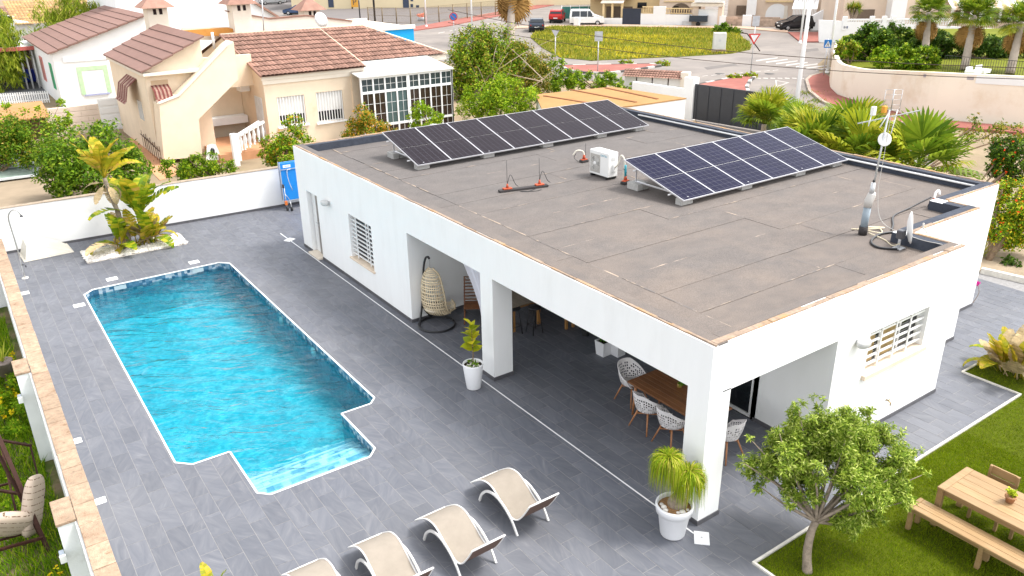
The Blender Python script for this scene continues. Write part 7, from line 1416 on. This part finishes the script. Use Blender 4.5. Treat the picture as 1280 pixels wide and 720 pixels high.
# ---------------------------------------------------------------- signs, lamp posts, wires
def post(name, label, cat, px, py, h, r=.04, mm=GALV, rz=0, group=None): p = G(px, py); t = thing(name, label, cat, (p.x, p.y, -.01), rz, group); m = MB(); m.tube([(0, 0, 0), (0, 0, h)], r if isinstance(r, float) else r, 8); m.build('pole', mm, t); return t
vdir = math.atan2(_f.y, _f.x)-math.pi/2      # signs face the camera's street: local -y towards it
def disc(par, z, rad, mats_, n=24, y=-.06, name='sign_plate'):
    m = MB(); vs = [(rad*math.cos(2*math.pi*i/n), y, z+rad*math.sin(2*math.pi*i/n)) for i in range(n)]; m.add(vs+[(x, y+.02, z2) for x, _, z2 in vs], [tuple(range(n)), tuple(range(n, 2*n))[::-1]]+[(i, n+i, n+(i+1) % n, (i+1) % n) for i in range(n)]); return m.build(name, mats_, par)
SGR = mat('sign_back', (.42, .43, .45), .5); SRED = mat('sign_red', (.55, .03, .02), .5); SBLUE = mat('sign_blue', (.015, .17, .50), .5); SWH = mat('sign_white', (.76, .76, .76), .5)
s1 = post('road_sign', 'grey square sign on a thin post by the red pavement, seen from behind', 'road sign', 747, 91, 3.0, rz=vdir); m = MB(); m.bbox(-.30, .30, -.07, -.045, 2.35, 3.05, .004); m.build('sign_plate', SGR, s1); m = MB(); m.box(-.28, .28, -.09, -.071, 2.5, 2.53); m.box(-.28, .28, -.09, -.071, 2.85, 2.88); m.build('clamp', GALV, s1)
s2 = post('road_sign', 'grey triangular sign on a thin post left of the square one', 'road sign', 694, 81, 2.7, rz=vdir); m = MB(); m.vprism([(-.32, 2.75), (.32, 2.75), (0, 2.2)], 'y', -.07, -.05); m.build('sign_plate', SGR, s2)
s3 = post('give_way_sign', 'white give way triangle with a red border on a thin post', 'road sign', 938, 93, 4.05, rz=vdir); m = MB(); m.vprism([(-.45, 2.92), (.45, 2.92), (0, 2.14)], 'y', -.06, -.045); m.build('border', SRED, s3); m = MB(); m.vprism([(-.29, 2.83), (.29, 2.83), (0, 2.33)], 'y', -.07, -.0605); m.build('face', SWH, s3); m = MB(); m.bbox(-.26, .26, -.08, -.05, 3.45, 4.15, .004); m.build('upper_plate', SGR, s3)
s4 = post('crossing_sign', 'blue pedestrian crossing sign with a white triangle on a grey post', 'road sign', 1029, 95, 2.6, rz=vdir); m = MB(); m.bbox(-.27, .27, -.07, -.05, 2.0, 2.56, .004); m.build('sign_plate', SBLUE, s4); m = MB(); m.vprism([(-.22, 2.08), (.22, 2.08), (0, 2.49)], 'y', -.078, -.0705); m.build('triangle', SWH, s4); m = MB(); m.vprism([(-.10, 2.11), (-.06, 2.11), (0, 2.24), (.06, 2.11), (.10, 2.11), (.035, 2.27), (.03, 2.31), (-.03, 2.31), (-.035, 2.25)], 'y', -.084, -.0785); m.ball((0, -.081, 2.355), .03, 8, 6); m.build('walking_figure', KB, s4)
s5 = post('no_parking_sign', 'blue round no parking sign with a red border beside the far street', 'road sign', 568, 52, 2.9, .04, rz=vdir); disc(s5, 2.5, .42, SRED); disc(s5, 2.5, .33, SBLUE, y=-.075, name='face'); m = MB(); m.obox((-.22, -.085, 2.72), (.22, -.085, 2.28), .01, .07); m.build('bar', SRED, s5)
s6 = post('parking_sign', 'orange parking sign with a black letter on a dark post', 'road sign', 450.5, 27, 3.2, .09, BLACK, vdir); m = MB(); m.bbox(-1.05, -.1, -.12, -.06, 1.9, 3.2, .01); m.build('sign_plate', mat('sign_orange', (.62, .30, .03), .5), s6); me = text_mesh('P', 1.1, .004); o = link('letter', me, s6, (-.58, -.125, 2.52)); o.rotation_euler = (math.pi/2, 0, 0); me.materials.append(KB)
def lamp_post(px, pyb, label, h=9, r=.10, top=None):
    t = post('lamp_post', label, 'lamp post', px, pyb, h, [r, r*.6] if 0 else r, WHITE_P, 0, 'white lamp posts'); m = MB(); m.tube(spline([(0, 0, h-.1), (.1, 0, h+.5), (.7, .1, h+.8), (1.4, .2, h+.75)], 12), .05, 6); m.bbox(1.2, 1.9, .1, .35, h+.66, h+.80, .02); m.build('lamp_arm', WHITE_P, t); m = MB(); m.lathe([(r*1.8, 0), (r*1.8, .12), (r, .3)], 10); m.build('base', WHITE_P, t); return t
lamp_post(533, 34, 'white lamp post on the far red pavement, left one of two'); lamp_post(590, 36, 'white lamp post at the roadside beside the far red pavement, right one of two')
p = G(993, 147); t = thing('lamp_post', 'tall leaning white lamp post at the side street behind the nearer solar panels', 'lamp post', (p.x, p.y, 0), 0, 'white lamp posts'); q = At(1013, 0, p)-p; m = MB(); m.tube([(0, 0, -.05), q*1.0, q*1.5], [.13, .10, .08], 10); m.build('pole', WHITE_P, t); m = MB(); m.lathe([(.25, 0), (.25, .1), (.14, .25)], 12); m.build('base', WHITE_P, t); m = MB(); m.tube([q*1.5, q*1.5+Vector((-1.2, .6, .4))], .05, 6); m.build('lamp_arm', WHITE_P, t)
lamp_post(1034, 91, 'white lamp post beside the blue crossing sign', 9, .09); lamp_post(360+640, 54, 'thin white post before the white stair wall', 8, .10)
up_ = post('utility_pole', 'dark utility pole at the edge of the car park', 'utility pole', 469, 29, 9, .14, BLACK); m = MB(); m.obox((-.8, 0, 8.2), (.8, 0, 8.2), .1, .1); m.build('cross_arm', BLACK, up_); post('utility_pole', 'short dark post in front of the industrial wall', 'utility pole', 440.5, 11, 5, .13, BLACK)
dg = thing('guy_pole', 'rust brown leaning strut at the corner of the meadow', 'strut', tuple(G(950, 64))); a = Vector((0, 0, 0)); m = MB(); m.tube([a, At(934, 42, dg.location)-dg.location, At(927, 41, dg.location)-dg.location], .05, 6); m.build('strut', RUST, dg)
for k, ((x0, y0), (x1, y1), h0, h1) in enumerate((((560, 12), (1320, 86), 6.2, 5.6), ((560, 28), (1320, 100), 5.6, 5.0))):
    a, b = G(x0, y0, h0), G(x1, y1, h1); n = 24; pts = [a.lerp(b, i/n)-Vector((0, 0, .5*4*(i/n)*(1-i/n))) for i in range(n+1)]; m = MB(); m.tube(pts, .012, 5); tag(m.build('power_line', mat('cable_brown', (.07, .05, .04), .7)), ('upper' if k == 0 else 'lower')+' black power line crossing in front of the meadow', 'power line', 'power lines across the street')
# fence of the car park, industrial hall
cf = thing('car_park_fence', 'chain link fence on brown posts between car park and red pavement', 'fence', (0, 0, 0)); FPOST = mat('post_brown', (.20, .15, .09), .7, .1); pts = [G(461+i*17.6, 29.5+1.2*i-.34*i*i if i < 3 else 31.5-1.95*(i-3)) for i in range(11)]
for q in pts: m = MB(); m.tube([(q.x, q.y, 0), (q.x, q.y, 2.1)], .07, 6); m.build('post', FPOST, cf)
for z in (.25, 1.1, 2.05): m = MB(); m.tube([(q.x, q.y, z) for q in pts], .02, 4); m.build('rail', FPOST, cf)
m = MB()
for a, b in zip(pts, pts[1:]):
    n = 14
    for i in range(n): m.tube([a.lerp(b, i/n)+Vector((0, 0, .1)), a.lerp(b, min(1, (i+2)/n))+Vector((0, 0, 2.0))], .008, 3, cap=False); m.tube([a.lerp(b, min(1, (i+2)/n))+Vector((0, 0, .1)), a.lerp(b, i/n)+Vector((0, 0, 2.0))], .008, 3, cap=False)
m.build('chain_link', FPOST, cf, kind='stuff')
fb_ = thing('flower_tub', 'small tub of pink flowers behind the chain link fence', 'planter', tuple(G(527, 26))); m = MB(); m.lathe([(.001, 0), (.45, 0), (.6, .5), (.001, .45)], 12); m.build('tub', SGR, fb_); link('flowers', leafmesh('fl', [(0, 0, .7, .6, .6, .3)], 160, .2, [leafmat('pink_flower', [(0, (.5, .1, .12)), (1, (.6, .25, .2))])], .7), fb_, None, 'stuff')
ih = thing('industrial_hall', 'long pale yellow hall with dark doors behind the car park', 'building', (0, 0, 0)); a, b = G(395, 11.5), G(660, 7); FI = Facade(a, b-a); HALL = mat('hall_yellow', (.66, .55, .36), .9, .04, .4); m = MB(); L2 = (b-a).length; FI.box(m, -4, L2+30, -.1, 8, 0, 15); m.build('wall', HALL, ih); m = MB(); FI.box(m, -4, L2+30, 8, 8.3, -.3, 15.3); m.build('roof', CREAM2, ih)
DN = mat('door_navy', (.03, .045, .08), .5); 
for q in ((408.5, -14, 417.5, 9.2), (502.5, -14, 511.5, 10.8)): m = MB(); FI.rect(m, *q, -.05, -.01); m.build('door', DN, ih)
for q in ((513, -3, 516.5, 1.5), (513, 5, 516.5, 9), (520, 6.5, 524, 10.4)): m = MB(); FI.rect(m, *q, -.05, -.01); m.build('window', DN, ih)
bb = thing('blue_building', 'low building with a bright blue side wall behind the cream house', 'building', (0, 0, 0)); FU = Facade((0, 54), (1, 0)); a0, z0 = FU.sz(440, 37); a1, z1 = FU.sz(517, 35.5); m = MB(); FU.box(m, a0, a1, -.1, z1, 0, 9); m.build('wall', mat('sky_blue_wall', (.015, .30, .66), .7, .04), bb); m = MB(); FU.box(m, a0-.1, a1+.1, z1+.002, z1+.12, -.12, 9.1); m.build('roof', CREAM2, bb); m = MB(); FU.box(m, a0-.1, a1+.1, z1+.12, z1+.32, -.12, .1); FU.box(m, a0-.1, a1+.1, z1+.12, z1+.32, 8.9, 9.1); m.build('parapet', CREAM2, bb)
# ---------------------------------------------------------------- side street: orange terrace, tiled wall, black gate, rounded garden wall
ot = thing('orange_terrace', 'white annex with a flat orange tiled terrace roof behind the villa', 'building', (0, 0, 0)); z = 1.75; q = [G(680, 140, z), G(790, 132.0, z), G(857, 122.5, z), G(765, 108.5, z), G(670, 118, z)]; m = MB(); m.prism([tuple(v[:2]) for v in q], -.1, z-.06); m.build('wall', WHITEF, ot); m = MB(); cc = sum(q, Vector())/5; m.prism([tuple((cc+(v-cc)*1.01)[:2]) for v in q], z-.058, z); OT = m.build('roof', mat('orange_floor', (.34, .19, .075), .85, .08, 1, .1, 20, dirt=(.28, .14, .05), dscale=.8), ot)
for (x0, y0, x1, y1) in ((680, 120, 742, 130), (712, 112, 795, 128), (757, 110, 822, 124)): a, b = G(x0, y0, z), G(x1, y1, z); m = MB(); m.obox(a+Vector((0, 0, .014)), b+Vector((0, 0, .014)), .16, .03); m.build('ridge_row', mat('joint_rust', (.20, .08, .035), .9), OT)
tw2 = thing('tiled_wall', 'low wall with a clay tiled coping beside the orange terrace', 'wall', (0, 0, 0)); a, b = G(780, 117), G(850, 121.5); d = (b-a).normalized(); FX = Facade(a, d); L3 = (b-a).length; m = MB(); FX.box(m, 0, L3, -.1, 1.15, 0, .25); m.build('wall', WHITEF, tw2); p0 = FX.P(-.1, 1.12, -.35); roof_tiles('coping_tile', p0, d*(L3+.2), FX.n*.75+Vector((0, 0, .42)), 22, 4, tw2); m = MB(); FX.box(m, -.1, L3+.1, 1.14, 1.5, .26, .36); m.build('back_edge', ROOFT, tw2); m = MB(); FX.box(m, L3, L3+.5, -.1, 1.55, -.2, .4); m.build('end_pier', CREAM2, tw2)
for t in (.22, .5, .78): m = MB(); p = FX.P(L3*t, 0, -.03); m.tube([(p.x, p.y, 0), (p.x, p.y, 1.15)], .03, 6); m.build('bracket', RUST, tw2)
gt = thing('black_gate', 'black sheet metal sliding gate between white piers', 'gate', (0, 0, 0)); a, b = G(866, 150), G(924, 160); FGt = Facade(a, b-a); L4 = (b-a).length; m = MB(); FGt.box(m, -.02, L4+2, .05, 1.95, 0, .06); m.build('panel', mat('gate_black', (.03, .032, .038), .55, .1), gt); m = MB(); FGt.box(m, -.7, -.03, -.1, 2.25, -.1, .35); m.build('pier', WHITEF, gt); m = MB(); FGt.box(m, -4.5, -.71, -.1, 1.6, 0, .22); m.build('wall', WHITEF, gt)
for k in range(7): m = MB(); x = .15+(L4+1.6)*k/6; FGt.box(m, x-.025, x+.025, .1, 1.9, -.03, -.001); m.build('rib', mat('gate_black', (.03, .032, .038), .55, .1), gt)
rwp = [(1042, 76), (1037.5, 92), (1037, 108), (1043, 116), (1056, 123), (1075, 129), (1108, 138), (1145, 147.5), (1215, 153), (1300, 160)]; top_px = [(1046, 52), (1041, 62), (1041, 68), (1052, 78), (1070, 83), (1092, 86.5), (1120, 88), (1147, 90), (1215, 93.5), (1300, 97)]
RW = thing('rounded_wall', 'tall cream retaining wall curving round the street corner', 'wall', (0, 0, 0)); base = [G(x, y) for x, y in rwp]; RWZ = []
for p, (tx, ty) in zip(base, top_px):
    best = min((z*.02 for z in range(20, 200)), key=lambda z: abs((lambda v: 360-FPX*v.dot(_u)/v.dot(_f))(Vector((p.x, p.y, z))-CAMP)-ty)); RWZ.append(best)
bsp = spline(base, 60); zsp = [v.x for v in spline([(z, 0, 0) for z in RWZ], 60)]; m = MB()
n = len(bsp); inn = []
for i, p in enumerate(bsp): d = (bsp[min(n-1, i+1)]-bsp[max(0, i-1)]).normalized(); inn.append(p+Vector((-d.y, d.x, 0))*.25)
vs = [(p.x, p.y, -.2) for p in bsp]+[(p.x, p.y, z) for p, z in zip(bsp, zsp)]+[(p.x, p.y, z) for p, z in zip(inn, zsp)]+[(p.x, p.y, -.2) for p in inn]
m.add(vs, [(i, i+1, n+i+1, n+i) for i in range(n-1)]+[(n+i, n+i+1, 2*n+i+1, 2*n+i) for i in range(n-1)]+[(2*n+i, 2*n+i+1, 3*n+i+1, 3*n+i) for i in range(n-1)], 0, False); m.build('wall', mat('retaining_cream', (.80, .71, .59), .9, .03, .5, .2, 20, dirt=(.72, .60, .46), dscale=.35, dlo=.5, dhi=.62), RW)
i0 = 44; FQ = Facade(base[7], base[8]-base[7]); m = MB(); a0, z1 = FQ.sz(1155, 91); a1, z0 = FQ.sz(1217, 100); FQ.box(m, a0, a1, z0, z1-.06, -.03, -.004); m.build('exposed_patch', mat('bare_render', (.34, .31, .32), .95, .25, 2), RW); FQ2 = Facade(base[8], base[9]-base[8]); m = MB(); a0, z1 = FQ2.sz(1221, 94.5); a1, z0 = FQ2.sz(1300, 109); FQ2.box(m, a0, a1, z0, z1, -.03, -.004); m.build('painted_band', WHITEF, RW)
gz = 1.55; gp_ = [tuple(v[:2]) for v in [base[1]+Vector((.3, .1, 0)), *base[2:]]]; gp_ = [(x+.2, y+.12) for x, y in gp_]+[tuple(G(1500, 100)[:2]), tuple(G(1500, 56)[:2]), tuple(G(1100, 58)[:2]), tuple(G(1050, 68)[:2])]; m = MB(); m.prism(gp_, -.1, gz); UG = m.build('upper_garden', mat('upper_lawn', (.14, .155, .012), .95, .2, .8, .3, 10), kind='structure')
PF = lambda x, y: tuple(G(x, y, gz))
bush('corner_bush', 'large dark bush at the left end of the raised garden', 'bush', PF(1090, 76), [(1090, 55, 22), (1070, 60, 16), (1105, 52, 16), (1080, 46, 12), (1062, 66, 12), (1098, 68, 16)], 8000, .22, [LEAFD, LEAFG], [.6, .4], seed=50); bush('yellow_green_bush', 'yellow green low bush along the rim of the rounded wall', 'bush', PF(1128, 86), [(1100, 72, 12), (1125, 74, 14), (1150, 74, 14), (1165, 72, 11), (1140, 80, 14), (1112, 80, 10), (1172, 78, 8)], 7500, .18, [LEAFB, LEAFG], [.6, .4], seed=51); bush('tall_bush', 'dark tall bush under the first palm', 'bush', PF(1130, 68), [(1125, 45, 14), (1140, 55, 14), (1118, 36, 8), (1150, 62, 12)], 4500, .22, [LEAFD, LEAFG], [.7, .3], seed=52)
bush('back_hedge', 'dark hedge behind the palms along the raised lawn', 'hedge', PF(1225, 73), [(1175, 55, 16), (1195, 58, 16), (1215, 55, 16), (1240, 60, 15), (1262, 58, 15), (1285, 56, 16), (1180, 66, 12)], 9000, .24, [LEAFD], None, seed=53)
bush('left_edge_bush', 'yellow olive bush over the white street end of the rounded wall', 'bush', PF(1062, 80), [(1056, 58, 9), (1066, 64, 9), (1052, 66, 7)], 1800, .2, [LEAFO, LEAFB], [.4, .6], seed=54)
# palms
def fan_leaf(n=22, arc=4.2, L=1.0, pet=1.0, seed=0, droop=.5):
    r = random.Random(seed); m = MB(); m.tube([(0, 0, 0), (0, pet*.5, .03), (0, pet, 0)], [.035, .025, .015], 5, 1); c = Vector((0, pet, 0))
    for k in range(n):
        a = -arc/2+arc*k/(n-1); l = L*(.75+.25*math.cos(a*.6))*r.uniform(.92, 1.05); d = Vector((math.sin(a), math.cos(a), .05)); sd = Vector((d.y, -d.x, 0)); w2 = l*.05
        p1 = c+d*l*.52+Vector((0, 0, -.04-.10*(k%2))); p2 = c+d*l*.82+Vector((0, 0, -.12*droop*l-.03)); p3 = c+d*l+Vector((0, 0, -.45*droop*l*r.uniform(.6, 1.3)))
        m.add([c, p1-sd*w2+Vector((0, 0, .03)), p1+sd*w2+Vector((0, 0, .03)), p2-sd*w2*.8, p2+sd*w2*.8, p3], [(0, 2, 1), (1, 2, 4, 3), (3, 4, 5)], 0)
    return m
PALM = leafmat('palm_leaf', [(0, (.05, .10, .01)), (.5, (.11, .17, .015)), (1, (.20, .26, .03))], .5, .35); PALMY = leafmat('palm_yellow', [(0, (.15, .19, .015)), (.6, (.24, .26, .02)), (1, (.36, .33, .05))], .5, .35); PALMD = mat('palm_dead', (.34, .19, .06), .9, .2, 3); PETG = mat('petiole', (.30, .32, .06), .6); PTR = mat('palm_trunk', (.36, .30, .25), .95, .2, 2, .6, 20)
fans = [mesh_of(fan_leaf(30, 4.4, 1, 1.0, s, dr), None) for s, dr in ((1, .5), (2, .9), (3, 1.3))]
def fan_palm(name, label, base, trunk_top, n, L, dead=8, mats_=(PALM, PALMY), yel=.4, r0=.22, seed=0, group=None, el=(-.5, 1.35)):
    t = thing(name, label, 'palm tree', base, 0, group); r = random.Random(seed); b = Vector(base); top = Vector(trunk_top)-b
    m = MB(); N_ = 12; m.tube([top*(i/N_) for i in range(N_+1)], [(r0*(1-.35*i/N_))*(1.05 if i % 2 else .97) for i in range(N_+1)], 10); m.build('trunk', PTR, t)
    for k in range(n):
        e = el[0]+(el[1]-el[0])*((k+.5)/n)**.9+r.uniform(-.12, .12); me = fans[0 if e > .5 else 1].copy(); me.materials.clear(); me.materials.append(mats_[1] if r.random() < yel else mats_[0]); me.materials.append(PETG); place(me, 'frond', None, t, top, k*2.4+r.uniform(-.2, .2), e, r.uniform(-.4, .4), L*r.uniform(.85, 1.1)/1.8)
    for k in range(dead): me = fans[2].copy(); me.materials.clear(); me.materials.append(PALMD); me.materials.append(PALMD); place(me, 'dead_frond', None, t, top-Vector((0, 0, .15)), k*2.4, r.uniform(-1.52, -1.1), r.uniform(-.5, .5), L*r.uniform(.9, 1.2)/1.8)
    return t
for (px, py, tx, ty, n, L, l, sd2) in ((1155, 78, 1161, 16, 22, 1.35, 'fan palm in the raised garden, left one of the three', 1), (1205, 88, 1218, 20, 24, 1.5, 'fan palm in the raised garden, middle one of the three', 2), (1262, 93, 1277, 28, 22, 1.42, 'fan palm in the raised garden at the right edge of the picture', 3)):
    b = PF(px, py); fan_palm('fan_palm', l, b, At(tx, ty, b), n, L, 12, seed=sd2, group='fan palms in the raised garden', yel=.3, r0=.26)
# big old palm with a skirt of dead leaves (only its lower part is in the picture)
b = G(638, 58); tp_ = At(640, -25, b); fan_palm('skirted_palm', 'thick palm trunk with a skirt of dry leaves at the top of the picture', b, tp_, 14, 3.2, 22, seed=7, r0=.45)
b = PF(1065, 40) if 0 else tuple(FK.P(FK.sz(1066, 26, 2.5)[0], 1.0, 2.5)); dr_ = thing('dragon_tree', 'small dragon tree with spiky heads behind the white balustrade', 'tree', b); m = MB(); rr = random.Random(3); heads = []
for k in range(9): a = k*2.4; q = Vector((.75*math.cos(a)*(.4+.6*k/9), .75*math.sin(a)*(.4+.6*k/9), 1.9+.25*rr.random())); m.tube(spline([(0, 0, 0), (q.x*.3, q.y*.3, 1.1), q], 8), [.22-.017*i for i in range(9)], 7); heads.append(q)
m.build('trunk', BARKG, dr_)
V_ = []; 
for q in heads:
    d = unit(np.random.default_rng(int(q.x*1000) % 97).normal(size=(60, 3))+np.array([0, 0, .6])); sd3 = unit(np.cross(d, [0.1, .2, 1])); o_ = np.array(q); V_.append(np.stack([o_-sd3*.035, o_+sd3*.035, o_+d*.75], 1).reshape(-1, 3))
V_ = np.concatenate(V_); link('foliage', fastmesh('fol', V_, np.arange(len(V_)).reshape(-1, 3), [LEAFO, LEAFG], np.random.default_rng(1).integers(0, 2, len(V_)//3)), dr_, None, 'stuff')
rf_ = thing('railing', 'grey garden railing on the raised lawn behind the rounded wall', 'railing', (0, 0, 0)); a, b = Vector(PF(1178, 90)), Vector(PF(1300, 99))
for k in range(40): q = a.lerp(b, k/39); m = MB(); m.obox((q.x, q.y, gz), (q.x, q.y, gz+.9), .018, .018); m.build('bar', BLACK, rf_)
m = MB(); m.obox((a.x, a.y, gz+.98), (b.x, b.y, gz+.9), .03, .03); m.build('rail', BLACK, rf_)
gc = thing('garden_bench', 'white plastic garden bench of two joined seats showing above the rounded wall', 'bench', PF(1225, 97))
for k in range(2): m = MB(); x = -.9+1.1*k; m.bbox(x, x+.75, -.1, .5, .20, .26, .02); m.bbox(x, x+.75, .44, .5, .27, .62, .02); m.bbox(x-.04, x+.02, -.1, .5, .27, .42, .02); m.bbox(x+.73, x+.79, -.1, .5, .27, .42, .02); m.build('seat_shell', WHITE_P, gc)
# ---------------------------------------------------------------- planting right behind the villa
for k, (px, py, L, l) in enumerate(((950, 146, 1.6, 'bright fan palm behind the far right parapet, left one of the pair'), (992, 158, 1.4, 'bright fan palm behind the far right parapet, right one of the pair'))):
    b = (21.9-k*.4, 16.3-2.2*k, 0); q = At(px, py, b); fan_palm('young_fan_palm', l, b, (b[0], b[1], q.z-.2), 24, L, 2, (PALM, PALMY), .6, .16, 20+k, 'young fan palms by the side street', (.1, 1.45))
for k, (px, py, L, l) in enumerate(((1105, 180, 1.9, 'low fan palm behind the parapet below the aerial'), (1150, 186, 1.9, 'low fan palm with broad leaves behind the parapet, second from the aerial'), (1200, 194, 1.9, 'low fan palm behind the right end of the parapet'), (1078, 170, 1.6, 'low fan palm at the left end of the planting behind the parapet'), (1130, 168, 1.8, 'yellowish low fan palm behind the two broad ones'))):
    b = (16.2+.25*k+(1.0 if k > 3 else 0), (9.7, 8.1, 6.2, 10.9, 9.6)[k], 0); q = At(px, py, b); fan_palm('low_fan_palm', l, b, (b[0], b[1], q.z-.35), 18, L, 3, (PALM, PALMY), .5, .18, 30+k, 'low fan palms behind the villa', (-.1, 1.45))
for t_ in (.4, .5): pass
b = G(1233, 328); bush('hibiscus_tree', 'yellow green hibiscus with red flowers at the right edge of the villa', 'tree', (b.x, b.y, 0), [(1262, 262, 20), (1250, 285, 20), (1280, 285, 24), (1275, 240, 18), (1252, 240, 14), (1290, 260, 22), (1265, 300, 14)], 16000, .085, [LEAFB, LEAFG, MEADY, REDF], [.55, .22, .20, .03], seed=60, trunk=.07, flat=1.0)
b = (18.6, 5.5, 0); bush('bougainvillea_hedge', 'dark green hedge with a few red blooms behind the hibiscus', 'hedge', b, [(1255, 190, 18), (1275, 205, 18), (1250, 210, 14), (1290, 190, 18), (1265, 222, 14)], 6500, .11, [LEAFD, LEAFG, REDF], [.55, .42, .03], seed=61)
bush('twiggy_shrub', 'thin twiggy shrub growing along the side street pavement', 'shrub', (22.5, 9.5, 0), [(1185, 165, 12), (1215, 160, 12), (1245, 165, 12), (1270, 168, 12), (1160, 158, 10)], 1500, .12, [LEAFO, LEAFG], [.6, .4], seed=62, clump=.6)
pl_ = [(1232, 343), (1282, 354)]; a, b = G(1226, 341), G(1300, 358); SB = MB(); SB.prism([(a.x-.5*(b.x-a.x), a.y-.5*(b.y-a.y)), (b.x, b.y), (26, b.y-(26-b.x)*(a.y-b.y)/(b.x-a.x)), (26, 9), (12.4, 9)], -.05, .07); sb = SB.build('sand_bed', mat('sand_bed', (.30, .235, .165), .95, .18, 3, .5, 30), kind='structure'); m = MB(); m.obox((a.x, a.y, .06), (b.x, b.y, .06), .14, .2); m.build('bed_kerb', EDGE, sb)
b = G(1226, 322); ya = thing('spiky_yucca', 'pale yellow spiky grass plant at the foot of the villa corner', 'plant', (b.x-.1, b.y, .05)); me = mesh_of(round_leaf(.65, .035, .4, .12), SPIKE)
for k in range(40): place(me, 'leaf', SPIKE, ya, (0, 0, 0), k*2.4, r.uniform(.35, 1.4), 0, r.uniform(.7, 1.1))
bush('ground_plant', 'small dark green plant on the sand bed', 'plant', G(1262, 332, .06), [(1262, 325, 6), (1270, 330, 6), (1256, 330, 5)], 260, .10, [LEAFD], None, seed=63, trunk=.01)
bush('pink_bloom', 'tiny magenta bloom showing at the villa corner', 'flower', (12.45, 1.9, 0), [(1221, 354, 3)], 60, .06, [leafmat('magenta', [(0, (.4, .02, .3)), (1, (.5, .05, .4))])], None, seed=64, trunk=.01)
b = G(1262, 468); random.seed(5); lv = []
for k in range(46): lv.append(((random.uniform(-.28, .4), random.uniform(-.35, .25), .02), k*2.4, random.uniform(.75, 1.5), random.uniform(.4, .78), .8, k % 2 == 0))
strelitzia((b.x+.12, b.y, .0), 'ragged yellow and brown strelitzia on the lawn at the right edge', [], lv)
